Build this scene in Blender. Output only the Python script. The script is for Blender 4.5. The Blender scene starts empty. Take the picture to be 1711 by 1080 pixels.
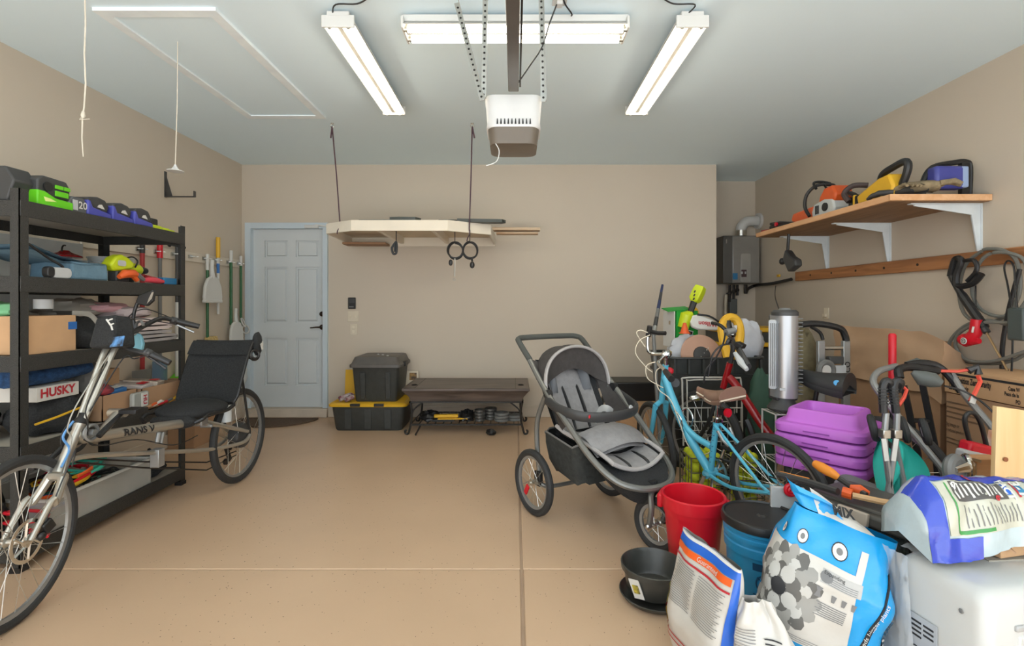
import bpy, bmesh, math, random
from mathutils import Vector, Matrix, Euler, noise
random.seed(7)
PI = math.pi
R_ = math.radians
SC = bpy.context.scene
COL = SC.collection

# ---------------------------------------------------------------- camera, sky, exposure
FPX, VX, VY, CAMZ = 820.0, 861.0, 508.0, 1.286      # focal length and vanishing point on the 1711x1080 frame
cam_d = bpy.data.cameras.new('camera')
cam = bpy.data.objects.new('camera', cam_d); COL.objects.link(cam)
cam_d.sensor_width = 36.0; cam_d.lens = FPX / 1711.0 * 36.0
cam_d.shift_x = -(VX - 855.5) / 1711.0; cam_d.shift_y = -(540.0 - VY) / 1711.0
cam_d.clip_start = 0.05
cam.location = (0, 0, CAMZ); cam.rotation_euler = (PI/2, 0, 0)
SC.camera = cam
world = bpy.data.worlds.new('daylight'); SC.world = world; world.use_nodes = True
WORLD_RGB, WORLD_STR = (0.88, 0.95, 1.0), 2.1
world.node_tree.nodes['Background'].inputs[0].default_value = (*WORLD_RGB, 1)
world.node_tree.nodes['Background'].inputs[1].default_value = WORLD_STR
TUBE_STR = 9.0
sun_d = bpy.data.lights.new('sun', 'SUN'); sun_d.energy = 9.5; sun_d.angle = R_(0.6); sun_d.color = (1.0, 0.98, 0.95)
sun = bpy.data.objects.new('sun', sun_d); COL.objects.link(sun); sun.rotation_euler = (R_(17), R_(4), 0); sun.location = (0, -4, 8)   # unseen sun, added so light bounces off the driveway onto the ceiling
SC.view_settings.view_transform = 'Standard'; SC.view_settings.look = 'None'
SC.view_settings.exposure = 0.46; SC.view_settings.gamma = 1.0; SC.view_settings.use_curve_mapping = False

# ---------------------------------------------------------------- helpers
def PY(px, py, Y): return Vector(((px - VX) / FPX * Y, Y, CAMZ - (py - VY) / FPX * Y))
def PX(px, py, X):
    Y = FPX * X / (px - VX); return Vector((X, Y, CAMZ - (py - VY) / FPX * Y))
def lin(c):
    r = []
    for x in c:
        x /= 255.0
        r.append(x / 12.92 if x <= 0.04045 else ((x + 0.055) / 1.055) ** 2.4)
    return (*r, 1.0)
_M = {}
def mat(name, col, rough=0.5, metal=0.0, var=0.06, scale=6.0, bump=0.0, bscale=60.0, spec=0.5, coat=0.0, alpha=1.0, col2=None, dots=None):
    """procedural principled material: noise-varied colour, optional fine relief"""
    if name in _M: return _M[name]
    m = bpy.data.materials.new(name); m.use_nodes = True
    nt = m.node_tree; b = nt.nodes['Principled BSDF']
    b.inputs['Roughness'].default_value = rough; b.inputs['Metallic'].default_value = metal
    b.inputs['Specular IOR Level'].default_value = spec; b.inputs['Coat Weight'].default_value = coat
    tc = nt.nodes.new('ShaderNodeTexCoord')
    n = nt.nodes.new('ShaderNodeTexNoise'); n.inputs['Scale'].default_value = scale; n.inputs['Detail'].default_value = 5
    nt.links.new(tc.outputs['Object'], n.inputs['Vector'])
    rmp = nt.nodes.new('ShaderNodeValToRGB')
    c = lin(col); c2 = lin(col2) if col2 else None
    lo = tuple(max(0, x * (1 - var)) for x in c[:3]) + (1,); hi = tuple(min(1, x * (1 + var)) for x in c[:3]) + (1,)
    if c2: lo, hi = c, c2
    rmp.color_ramp.elements[0].position = 0.35; rmp.color_ramp.elements[1].position = 0.65
    rmp.color_ramp.elements[0].color = lo; rmp.color_ramp.elements[1].color = hi
    nt.links.new(n.outputs['Fac'], rmp.inputs['Fac'])
    out = rmp.outputs['Color']
    if dots:                                             # (scale, threshold, colour) small flecks
        v = nt.nodes.new('ShaderNodeTexVoronoi'); v.inputs['Scale'].default_value = dots[0]
        nt.links.new(tc.outputs['Object'], v.inputs['Vector'])
        n2 = nt.nodes.new('ShaderNodeTexNoise'); n2.inputs['Scale'].default_value = 1.1
        nt.links.new(tc.outputs['Object'], n2.inputs['Vector'])
        th = nt.nodes.new('ShaderNodeMath'); th.operation = 'MULTIPLY'; th.inputs[1].default_value = dots[1] * 2
        nt.links.new(n2.outputs['Fac'], th.inputs[0])
        lt = nt.nodes.new('ShaderNodeMath'); lt.operation = 'LESS_THAN'
        nt.links.new(v.outputs['Distance'], lt.inputs[0]); nt.links.new(th.outputs[0], lt.inputs[1])
        mx = nt.nodes.new('ShaderNodeMix'); mx.data_type = 'RGBA'
        nt.links.new(lt.outputs[0], mx.inputs['Factor']); nt.links.new(out, mx.inputs['A']); mx.inputs['B'].default_value = lin(dots[2])
        out = mx.outputs['Result']
    nt.links.new(out, b.inputs['Base Color'])
    if bump:
        nb = nt.nodes.new('ShaderNodeTexNoise'); nb.inputs['Scale'].default_value = bscale; nb.inputs['Detail'].default_value = 3
        nt.links.new(tc.outputs['Object'], nb.inputs['Vector'])
        bp = nt.nodes.new('ShaderNodeBump'); bp.inputs['Strength'].default_value = bump; bp.inputs['Distance'].default_value = 0.01
        nt.links.new(nb.outputs['Fac'], bp.inputs['Height']); nt.links.new(bp.outputs[0], b.inputs['Normal'])
    if alpha < 1: b.inputs['Alpha'].default_value = alpha
    _M[name] = m; return m
def wood(name, col, col2, rough=0.55, stretch=(1, 14, 14), scale=2.0):
    if name in _M: return _M[name]
    m = bpy.data.materials.new(name); m.use_nodes = True; nt = m.node_tree; b = nt.nodes['Principled BSDF']
    b.inputs['Roughness'].default_value = rough
    tc = nt.nodes.new('ShaderNodeTexCoord'); mp = nt.nodes.new('ShaderNodeMapping'); mp.inputs['Scale'].default_value = stretch
    n = nt.nodes.new('ShaderNodeTexNoise'); n.inputs['Scale'].default_value = scale; n.inputs['Detail'].default_value = 6; n.inputs['Distortion'].default_value = 0.6
    r = nt.nodes.new('ShaderNodeValToRGB'); r.color_ramp.elements[0].position = 0.3; r.color_ramp.elements[1].position = 0.7
    r.color_ramp.elements[0].color = lin(col); r.color_ramp.elements[1].color = lin(col2)
    nt.links.new(tc.outputs['Object'], mp.inputs[0]); nt.links.new(mp.outputs[0], n.inputs['Vector'])
    nt.links.new(n.outputs['Fac'], r.inputs['Fac']); nt.links.new(r.outputs[0], b.inputs['Base Color'])
    _M[name] = m; return m
def emit(name, col, strength):
    m = bpy.data.materials.new(name); m.use_nodes = True; b = m.node_tree.nodes['Principled BSDF']
    b.inputs['Base Color'].default_value = lin(col); b.inputs['Emission Color'].default_value = lin(col); b.inputs['Emission Strength'].default_value = strength
    _M[name] = m; return m

def rotm(rx=0, ry=0, rz=0): return Euler((R_(rx), R_(ry), R_(rz)), 'XYZ').to_matrix()
def frame(p, z, x=None):
    """4x4 with local z along z"""
    z = Vector(z).normalized(); x = Vector(x) if x is not None else (Vector((0, 0, 1)) if abs(z.z) < 0.9 else Vector((1, 0, 0)))
    y = z.cross(x).normalized(); x = y.cross(z).normalized()
    m = Matrix((x, y, z)).transposed().to_4x4(); m.translation = Vector(p); return m
class B:
    """collects shapes of ONE mesh"""
    def __init__(s): s.v = []; s.f = []
    def add(s, vs, fs, M=None):
        o = len(s.v)
        s.v += [(M @ Vector(v)) if M is not None else Vector(v) for v in vs]
        s.f += [tuple(i + o for i in f) for f in fs]; return s
    def box(s, c, d, r=None, taper=None):
        x, y, z = d[0] / 2, d[1] / 2, d[2] / 2; tx, ty = taper or (1, 1)
        vs = [(-x, -y, -z), (x, -y, -z), (x, y, -z), (-x, y, -z), (-x * tx, -y * ty, z), (x * tx, -y * ty, z), (x * tx, y * ty, z), (-x * tx, y * ty, z)]
        M = Matrix.Translation(c) @ ((r if isinstance(r, Matrix) else rotm(*r)).to_4x4() if r is not None else Matrix())
        return s.add(vs, [(0, 3, 2, 1), (4, 5, 6, 7), (0, 1, 5, 4), (1, 2, 6, 5), (2, 3, 7, 6), (3, 0, 4, 7)], M)
    def bb(s, x0, x1, y0, y1, z0, z1): return s.box(((x0 + x1) / 2, (y0 + y1) / 2, (z0 + z1) / 2), (abs(x1 - x0), abs(y1 - y0), abs(z1 - z0)))
    def tube(s, pts, r, n=8, closed=False, sx=1.0, up=None):
        pts = [Vector(p) for p in pts]; k = len(pts); rs = r if isinstance(r, (list, tuple)) else [r] * k
        T = []
        for i in range(k):
            a = pts[i - 1] if (i or closed) else pts[0]; b = pts[(i + 1) % k] if (i < k - 1 or closed) else pts[-1]
            t = (b - a); T.append(t.normalized() if t.length > 1e-9 else Vector((0, 0, 1)))
        ref = Vector(up) if up else (Vector((0, 0, 1)) if abs(T[0].z) < 0.9 else Vector((1, 0, 0)))
        u = (ref - T[0] * ref.dot(T[0])).normalized(); o = len(s.v)
        for i in range(k):
            u = (u - T[i] * u.dot(T[i])); u = u.normalized() if u.length > 1e-6 else Vector((1, 0, 0))
            w = T[i].cross(u)
            for j in range(n):
                a = 2 * PI * j / n; s.v.append(pts[i] + u * (math.cos(a) * rs[i]) + w * (math.sin(a) * rs[i] * sx))
        for i in range(k if closed else k - 1):
            for j in range(n):
                a = o + i * n + j; b = o + i * n + (j + 1) % n; c = o + ((i + 1) % k) * n + (j + 1) % n; d = o + ((i + 1) % k) * n + j
                s.f.append((a, b, c, d))
        if not closed:
            s.f.append(tuple(o + j for j in reversed(range(n)))); s.f.append(tuple(o + (k - 1) * n + j for j in range(n)))
        return s
    def cyl(s, a, b, r, n=16, r2=None): return s.tube([a, b], [r, r if r2 is None else r2], n)
    def lathe(s, prof, M=None, n=24, a0=0, a1=360):
        o = len(s.v); k = len(prof); full = abs(a1 - a0 - 360) < 1e-6; m = n if full else n + 1
        M = M if M is not None else Matrix()
        for j in range(m):
            a = R_(a0 + (a1 - a0) * j / n)
            for (r, z) in prof: s.v.append(M @ Vector((r * math.cos(a), r * math.sin(a), z)))
        for j in range(n):
            j2 = (j + 1) % m
            for i in range(k - 1):
                s.f.append((o + j * k + i, o + j2 * k + i, o + j2 * k + i + 1, o + j * k + i + 1))
        if full and (abs(prof[0][0] - prof[-1][0]) > 1e-9 or abs(prof[0][1] - prof[-1][1]) > 1e-9):
            if prof[0][0] > 1e-6: s.f.append(tuple(o + j * k for j in reversed(range(n))))
            if prof[-1][0] > 1e-6: s.f.append(tuple(o + j * k + k - 1 for j in range(n)))
        return s
    def prism(s, poly, d, M=None):
        """polygon (x,y) extruded d along z, centred"""
        n = len(poly); vs = [(x, y, -d / 2) for x, y in poly] + [(x, y, d / 2) for x, y in poly]
        fs = [tuple(reversed(range(n))), tuple(range(n, 2 * n))] + [(i, (i + 1) % n, n + (i + 1) % n, n + i) for i in range(n)]
        return s.add(vs, fs, M)
    def grid(s, fn, nu, nv, cu=False, cv=False, flip=False):
        o = len(s.v); mu = nu if cu else nu + 1; mv = nv if cv else nv + 1
        for i in range(mu):
            for j in range(mv): s.v.append(Vector(fn(i / nu, j / nv)))
        for i in range(nu):
            for j in range(nv):
                a = o + i * mv + j; b = o + ((i + 1) % mu) * mv + j; c = o + ((i + 1) % mu) * mv + (j + 1) % mv; d = o + i * mv + (j + 1) % mv
                s.f.append((a, d, c, b) if flip else (a, b, c, d))
        return s
    def ball(s, c, r, n=12, M=None):
        r = r if isinstance(r, (tuple, list)) else (r, r, r); c = Vector(c)
        m = n // 2
        Mx = M.to_4x4() if M is not None else Matrix()
        def f(u, v):
            a = 2 * PI * u; b = PI * (v - 0.5)
            return c + (Mx @ Vector((r[0] * math.cos(a) * math.cos(b), r[1] * math.sin(a) * math.cos(b), r[2] * math.sin(b))))
        return s.grid(f, n, m, cu=True)
    def torus(s, c, R, r, axis=(0, 0, 1), n=32, m=8, a0=0, a1=360):
        M = frame(c, axis); full = abs(a1 - a0 - 360) < 1e-6
        pts = [M @ Vector((R * math.cos(R_(a0 + (a1 - a0) * i / n)), R * math.sin(R_(a0 + (a1 - a0) * i / n)), 0)) for i in range(n if full else n + 1)]
        return s.tube(pts, r, m, closed=full, up=tuple(Vector(axis)))
    def blob(s, c, r, seed=0, amp=0.15, freq=3.0, n=20, flat=0.0, M=None):
        """lumpy soft body; flat: fraction of the underside cut level"""
        r = r if isinstance(r, (tuple, list)) else (r, r, r); c = Vector(c); Mx = M.to_4x4() if M is not None else Matrix()
        def f(u, v):
            a = 2 * PI * u; b = PI * (v - 0.5)
            d = Vector((math.cos(a) * math.cos(b), math.sin(a) * math.cos(b), math.sin(b)))
            k = 1 + amp * noise.fractal(d * freq + Vector((seed * 7.3, seed * 3.1, seed)), 1.0, 2.0, 4)
            p = Vector((d.x * r[0], d.y * r[1], d.z * r[2])) * k
            if flat and p.z < -r[2] * (1 - flat): p.z = -r[2] * (1 - flat)
            return c + Mx @ p
        return s.grid(f, n, n // 2 + 2, cu=True)
def smooth_path(pts, k=6, closed=False):
    """Catmull-Rom through points"""
    P = [Vector(p) for p in pts]; n = len(P); out = []
    for i in range(n if closed else n - 1):
        p0 = P[i - 1] if (i or closed) else P[0]; p1 = P[i]; p2 = P[(i + 1) % n]; p3 = P[(i + 2) % n] if (i + 2 < n or closed) else P[-1]
        for j in range(k):
            t = j / k
            out.append(0.5 * ((2 * p1) + (p2 - p0) * t + (2 * p0 - 5 * p1 + 4 * p2 - p3) * t * t + (3 * p1 - p0 - 3 * p2 + p3) * t ** 3))
    if not closed: out.append(P[-1])
    return out
def rrect(w, h, r, k=4):
    pts = []
    for cx, cy, a in ((w/2 - r, h/2 - r, 0), (-w/2 + r, h/2 - r, 90), (-w/2 + r, -h/2 + r, 180), (w/2 - r, -h/2 + r, 270)):
        for i in range(k + 1):
            t = R_(a + 90 * i / k); pts.append((cx + r * math.cos(t), cy + r * math.sin(t)))
    return pts
def tag(o, label=None, cat=None, group=None, kind=None):
    if label: o['label'] = label
    if cat: o['category'] = cat
    if group: o['group'] = group
    if kind: o['kind'] = kind
    return o
def thing(name, label, cat, loc=(0, 0, 0), rz=0.0, group=None, kind=None, rot=None):
    o = bpy.data.objects.new(name, None); COL.objects.link(o); o.empty_display_size = 0.05
    o.location = loc; o.rotation_euler = (0, 0, R_(rz)) if rot is None else rot
    tag(o, label, cat, group, kind); return o
def wmat(o):
    m = Matrix.LocRotScale(o.location, o.rotation_euler, o.scale)
    return wmat(o.parent) @ m if o.parent else m
def obj(name, b, material, parent=None, world=False, sm=35, bevel=0.0, bseg=2, loc=None, subd=0):
    """one mesh object; world=True: shapes were given in world coordinates although parented"""
    if world and parent is not None:
        W = wmat(parent).inverted(); vs = [W @ v for v in b.v]
    else: vs = b.v
    me = bpy.data.meshes.new(name); me.from_pydata([tuple(v) for v in vs], [], b.f); me.update()
    bm = bmesh.new(); bm.from_mesh(me); bmesh.ops.remove_doubles(bm, verts=bm.verts, dist=1e-6); bmesh.ops.recalc_face_normals(bm, faces=bm.faces); bm.to_mesh(me); bm.free()
    me.materials.append(material)
    if sm is not None:
        me.polygons.foreach_set('use_smooth', [True] * len(me.polygons)); me.set_sharp_from_angle(angle=R_(sm))
    o = bpy.data.objects.new(name, me); COL.objects.link(o)
    if parent is not None: o.parent = parent
    if loc is not None: o.location = loc
    if bevel:
        md = o.modifiers.new('bevel', 'BEVEL'); md.width = bevel; md.segments = bseg; md.limit_method = 'ANGLE'; md.angle_limit = R_(40)
        md.harden_normals = False
    if subd:
        md = o.modifiers.new('subd', 'SUBSURF'); md.levels = subd; md.render_levels = subd
    return o
def solo(name, b, material, label, cat, group=None, **k):
    """a thing that is one mesh: its origin is moved to its base"""
    xs = [v.x for v in b.v]; ys = [v.y for v in b.v]; z = min(v.z for v in b.v)
    c = Vector(((min(xs) + max(xs)) / 2, (min(ys) + max(ys)) / 2, z)); b.v = [v - c for v in b.v]
    return tag(obj(name, b, material, loc=c, **k), label, cat, group)
def struct(name, b, material, label, cat='wall', **k): return tag(obj(name, b, material, **k), label, cat, kind='structure')
def copy_tree(o, parent=None, **props):
    c = o.copy(); COL.objects.link(c); c.parent = parent
    for k, v in props.items(): c[k] = v
    for ch in [x for x in bpy.data.objects if x.parent is o]: copy_tree(ch, c)
    return c
def text_b(s, size, M, depth=0.0006, fn=None, bold=0.0, align='CENTER', sx=1.0):
    """lettering as a thin mesh laid on M (its xy plane); fn maps (x,y)->point for curved faces"""
    cu = bpy.data.curves.new('lettering', 'FONT'); cu.body = s; cu.size = size; cu.align_x = align; cu.align_y = 'CENTER'; cu.offset = bold; cu.resolution_u = 3
    o = bpy.data.objects.new('lettering', cu); COL.objects.link(o)
    dg = bpy.context.evaluated_depsgraph_get(); me = bpy.data.meshes.new_from_object(o.evaluated_get(dg))
    b = B()
    if fn:                                               # cut the letters finely so that they follow the curved face
        bm = bmesh.new(); bm.from_mesh(me)
        for ax in (0, 1):
            vals = [v.co[ax] for v in bm.verts]; lo, hi = min(vals), max(vals); st = size * (.35, .16)[ax]; k = 1
            while lo + k * st < hi:
                co = [0, 0, 0]; no = [0, 0, 0]; co[ax] = lo + k * st; no[ax] = 1
                bmesh.ops.bisect_plane(bm, geom=bm.verts[:] + bm.edges[:] + bm.faces[:], plane_co=co, plane_no=no); k += 1
        bm.to_mesh(me); bm.free()
    if fn: b.add([fn(v.co.x * sx, v.co.y) for v in me.vertices], [tuple(p.vertices) for p in me.polygons])
    else: b.add([(v.co.x * sx, v.co.y, depth) for v in me.vertices], [tuple(p.vertices) for p in me.polygons], M)
    bpy.data.objects.remove(o); bpy.data.meshes.remove(me); bpy.data.curves.remove(cu)
    return b
def face_m(o, xdir, ydir):
    """matrix whose xy plane is a face: x to the right of the reader, y up"""
    x = Vector(xdir).normalized(); y = Vector(ydir).normalized(); z = x.cross(y).normalized(); y = z.cross(x)
    m = Matrix((x, y, z)).transposed().to_4x4(); m.translation = Vector(o); return m

# ---------------------------------------------------------------- materials
WALL = mat("wall_paint", (206, 193, 175), 0.75, var=0.012, scale=1.2, bump=0.05, bscale=180)
CEIL = mat('ceiling_paint', (228, 246, 255), 0.8, var=0.01, scale=1.0, bump=0.04, bscale=200)
FLOOR = mat('floor_coating', (203, 172, 141), 0.33, var=0.035, scale=1.6, dots=(34, 0.075, (96, 72, 56)), spec=0.45)
JOINT = mat('floor_joint', (168, 142, 118), 0.8)
DOORC = mat('door_paint', (206, 211, 212), 0.5, var=0.01)
TRIMC = mat('trim_paint', (200, 212, 220), 0.5, var=0.01)
WHITE = mat('white_paint', (212, 212, 208), 0.45, var=0.015)
WHITEP = mat('white_plastic', (208, 208, 206), 0.35, var=0.015)
CREAM = mat('cream_paint', (226, 214, 192), 0.6, var=0.02)
BLACKP = mat('black_plastic', (34, 34, 35), 0.4, var=0.1)
DKGREY = mat('dark_grey_plastic', (62, 62, 62), 0.5, var=0.08)
JOINTX = None
MDGREY = mat('mid_grey_plastic', (112, 112, 110), 0.45, var=0.05)
RUBBER = mat('tyre_rubber', (46, 46, 46), 0.7, var=0.1, bump=0.15, bscale=150)
STEELB = mat('hammered_black_steel', (52, 51, 48), 0.42, var=0.25, scale=160, bump=0.5, bscale=260)
STEEL = mat('bright_steel', (196, 195, 190), 0.28, 1.0, var=0.05)
CHROME = mat('chrome', (215, 215, 212), 0.15, 1.0, var=0.03)
SILVER = mat('silver_paint', (188, 184, 174), 0.3, 0.75, var=0.04)
ALU = mat('grey_aluminium', (158, 160, 160), 0.35, 0.6, var=0.05)
IRON = mat('wrought_iron', (48, 44, 41), 0.45, 0.4, var=0.15)
RED = mat('red_plastic', (206, 22, 40), 0.35, var=0.05)
REDD = mat('red_enamel', (150, 12, 22), 0.25, var=0.05, coat=0.4)
ORANGE = mat('orange_plastic', (226, 96, 40), 0.4, var=0.05)
ORANGEF = mat('orange_grip', (226, 138, 44), 0.55, var=0.05)
YELLOW = mat('yellow_plastic', (226, 176, 40), 0.45, var=0.04)
LIME = mat('lime_plastic', (196, 212, 30), 0.4, var=0.05)
GREEN = mat('bright_green_plastic', (104, 206, 30), 0.4, var=0.05)
BLUEB = mat('bike_blue_paint', (92, 186, 214), 0.3, var=0.04, coat=0.3)
BLUEK = mat('bucket_blue', (40, 146, 196), 0.4, var=0.04)
INDIGO = mat('indigo_plastic', (74, 78, 168), 0.4, var=0.05)
PURPLE = mat('purple_plastic', (190, 104, 204), 0.45, var=0.03, bump=0.05, bscale=300)
TEAL = mat('teal_cloth', (42, 176, 162), 0.7, var=0.05)
CARD = mat('cardboard', (198, 158, 118), 0.8, var=0.04, scale=10)
KRAFT = mat('kraft_paper', (190, 156, 124), 0.75, var=0.05, scale=4, bump=0.15, bscale=9)
CARDD = mat('brown_cardboard', (172, 136, 104), 0.8, var=0.04, scale=8)
FABRIC = mat('black_fabric', (40, 41, 42), 0.9, var=0.3, scale=120, bump=0.3, bscale=200)
GFABRIC = mat('grey_fabric', (142, 140, 140), 0.85, var=0.08, scale=30, bump=0.15, bscale=150)
CHAR = mat('charcoal_fabric', (66, 62, 60), 0.8, var=0.12, scale=30, bump=0.25, bscale=30)
INK = mat('print_black', (40, 40, 42), 0.6)
INKG = mat('print_grey', (120, 120, 120), 0.6)
PAPER = mat('print_white', (212, 210, 204), 0.5, var=0.02)
CLEAR = mat('clear_plastic', (214, 218, 218), 0.12, var=0.02, alpha=0.35)
FILM = mat('plastic_film', (226, 230, 232), 0.12, var=0.03, alpha=0.4, bump=0.6, bscale=18)
TUBEM = emit('lit_tube', (255, 246, 226), TUBE_STR)
# ================================================================ the room
XL, XR, YB, YA, XA, H, YF = -3.11, 3.10, 5.58, 6.34, 2.286, 2.87, -0.7
fl = struct('floor', B().bb(XL - .1, XR + .1, YF, YA + .1, -0.12, -0.005), JOINT, 'tan coated concrete garage floor with saw-cut joints', 'floor')
for (x0, x1) in ((XL, 0.024), (0.038, XR)):
    for (y0, y1) in ((YF, 2.372), (2.381, YA)):
        obj('slab', B().bb(x0, x1, y0, y1, -0.05, 0.0), FLOOR, fl, bevel=0.004)
struct('wall_left', B().bb(XL - .12, XL, YF, YB + .12, 0, H), WALL, 'beige painted left wall behind the black storage rack')
struct('wall_right', B().bb(XR, XR + .12, YF, YA + .12, 0, H), WALL, 'beige painted right wall carrying the wooden shelf')
DX0, DX1, DZ0, DZ1 = -3.06, -2.125, 0.105, 2.14
wb = B().bb(XL, DX0 + .03, YB, YB + .12, 0, H).bb(DX1 - .03, XA, YB, YB + .12, 0, H).bb(DX0 + .03, DX1 - .03, YB, YB + .12, DZ1 + .01, H)
struct('wall_back', wb, WALL, 'beige painted back wall with the pale blue door')
struct('wall_alcove_side', B().bb(XA - .12, XA, YB + .12, YA, 0, H), WALL, 'short beige return wall at the water heater alcove')
struct('wall_alcove_back', B().bb(XA - .12, XR, YA, YA + .12, 0, H), WALL, 'recessed beige alcove wall behind the water heater')
struct('ceiling', B().bb(XL - .1, XR + .1, YF, YA + .1, H, H + .1), CEIL, 'pale blue-grey painted garage ceiling', 'ceiling')
struct('driveway', B().bb(-7, 7, -9, YF, -.14, -.02), mat('driveway_concrete', (200, 202, 203), .85), 'unseen pale concrete driveway added outside the garage opening to bounce light in', 'driveway')  # out of view, added to throw daylight up at the ceiling
struct('baseboard_back', B().bb(DX1, XA, YB - .018, YB, 0, 0.13), WALL, 'beige painted curb along the foot of the back wall', 'baseboard', bevel=.006)
struct('baseboard_left', B().bb(XL, XL + .016, 2.0, YB - .1, 0, 0.12), WALL, 'beige painted curb along the foot of the left wall', 'baseboard', bevel=.006)
struct('trim_1', B().bb(DX0, DX1, YB - .05, YB + .14, 0, DZ0 - .004), mat('curb', (204, 190, 172), .8), 'beige concrete sill step under the pale blue door', 'step', bevel=.008)
# door: casing, six-panel leaf, lever
t = tag(obj('trim_2', B().bb(DX0, DX0 + .065, YB - .03, YB + .1, .106, 2.14).bb(DX1 - .055, DX1, YB - .03, YB + .1, .106, 2.14).bb(DX0, DX1, YB - .03, YB + .1, 2.14, 2.205), TRIMC), 'pale blue painted casing around the door', 'door frame', kind='structure')
door = thing('door_1', 'pale blue six-panel door with dark bronze lever', 'door', (DX0 + .065, YB + .035, DZ0), kind='structure')
DW, DH = DX1 - .055 - DX0 - .065, DZ1 - DZ0
leaf = B().bb(0, DW, .018, .04, 0, DH)
px_ = lambda p: (p - 420) / 121 * DW
pz_ = lambda p: (681 - p) / 298 * DH
cols = [(px_(439), px_(478)), (px_(492), px_(531))]; rows = [(pz_(430), pz_(402)), (pz_(540), pz_(446)), (pz_(645), pz_(565))]
xs = [0, cols[0][0], cols[0][1], cols[1][0], cols[1][1], DW]
for i in (0, 2, 4): leaf.bb(xs[i], xs[i + 1], 0, .018, 0, DH)
zs = [0, rows[2][0], rows[2][1], rows[1][0], rows[1][1], rows[0][0], rows[0][1], DH]
for i in (0, 2, 4, 6):
    for c in cols: leaf.bb(c[0], c[1], 0, .018, zs[i], zs[i + 1])
obj('leaf', leaf, DOORC, door)
for (x0, x1) in cols:
    for (z0, z1) in rows:
        M = Matrix.Translation(((x0 + x1) / 2, .01, (z0 + z1) / 2)) @ Matrix.Rotation(R_(90), 4, 'X')
        obj('panel', B().box((0, 0, 0), (x1 - x0 - .03, z1 - z0 - .03, .02), taper=(.86, .93)).add([], []), DOORC, door).matrix_local = M
BRONZE = mat('oiled_bronze', (64, 52, 44), .35, .7)
lv = B().lathe([(.0, 0), (.03, 0), (.03, .012), (.012, .02), (.012, .05), (0, .05)], frame((px_(537), 0, pz_(547)), (0, -1, 0)), 20)
lv.tube([(px_(537), -.045, pz_(547)), (px_(530), -.05, pz_(547)), (px_(519), -.045, pz_(548))], [.011, .009, .007], 8)
obj('lever', lv, BRONZE, door)
obj('deadbolt', B().lathe([(0, 0), (.03, 0), (.028, .018), (.015, .024), (0, .026)], frame((px_(537), 0, pz_(525)), (0, -1, 0)), 20), BRONZE, door)
t = thing('door_closer', 'small white door closer arm at the top of the pale blue door', 'door closer', PY(530, 379, YB - .035))
obj('body', B().box((-.06, -.005, 0), (.16, .035, .035)), WHITEP, t, bevel=.006)
obj('arm', B().box((.05, -.012, 0.01), (.14, .02, .014), (0, 8, 0)), WHITE, t, bevel=.003)
# door mat
def matf(u, v):
    a = PI * u; r = v
    return (-2.62 + .43 * r * math.cos(a), 5.44 - .40 * r * math.sin(a), .014 + .004 * (1 - v))
b = B().prism([(-2.62 + .43 * math.cos(PI * i / 24), 5.46 - .38 * math.sin(PI * i / 24)) for i in range(25)], .016, Matrix.Translation((0, 0, .009)))
solo('door_mat', b, mat('brown_mat', (92, 74, 60), .95, var=.2, scale=80, bump=.4, bscale=200), 'dark brown half-round door mat below the pale blue door', 'mat')

# ================================================================ ceiling fittings
hx0, hx1, hy0, hy1 = -2.26, -1.60, 2.62, 4.15
hb = B()
for (a0, a1, c0, c1) in ((hx0, hx1, hy0, hy0 + .06), (hx0, hx1, hy1 - .06, hy1), (hx0, hx0 + .06, hy0 + .06, hy1 - .06), (hx1 - .06, hx1, hy0 + .06, hy1 - .06)): hb.bb(a0, a1, c0, c1, H - .018, H + .01)
hatch = thing('attic_hatch', 'white framed attic hatch in the ceiling with hanging pull cord', 'hatch', ((hx0 + hx1) / 2, (hy0 + hy1) / 2, H))
obj('frame', hb, mat('hatch_white', (238, 247, 252), .6), hatch, world=True)
obj('panel', B().bb(hx0 + .055, hx1 - .055, hy0 + .055, hy1 - .055, H - .008, H + .01), CEIL, hatch, world=True)
CORD = mat('cord_white', (214, 206, 190), .8)
cy = 2.95
p0 = Vector(((297 - VX) / FPX * cy, cy, H)); p1 = PY(293, 276, cy)
cd = obj('pull_cord', B().tube([p0, (p0 + p1) / 2 + Vector((.004, 0, 0)), p1], .0028, 6), CORD, hatch, world=True)
obj('pull_cone', B().lathe([(0, .035), (.006, .033), (.01, .02), (.024, .0), (.045, -.004), (.045, -.008), (0, -.008)], Matrix.Translation(p1 - Vector((0, 0, .03))), 16), WHITEP, hatch, world=True)
# rope end hanging near the left
q = [PY(142, y, 2.3) + Vector((.004 * math.sin(y * .06), 0, 0)) for y in (-90, -40, 0, 40, 90, 140, 180)] ; q[0].z = H
rp = thing('pull_rope', 'frayed cream pull rope dangling at the top left', 'rope', PY(138, 260, 2.3))
obj('rope', B().tube(q + [PY(138, 197, 2.3), PY(137, 230, 2.3), PY(139, 262, 2.3)], [.0035] * 8 + [.003, .002], 6), CORD, rp, world=True)
obj('knot', B().blob(PY(139, 192, 2.3), (.009, .008, .016), 3, .3, 4, 10).tube([PY(139, 192, 2.3), PY(133, 200, 2.29), PY(150, 199, 2.3)], .002, 5), CORD, rp, world=True)

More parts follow.
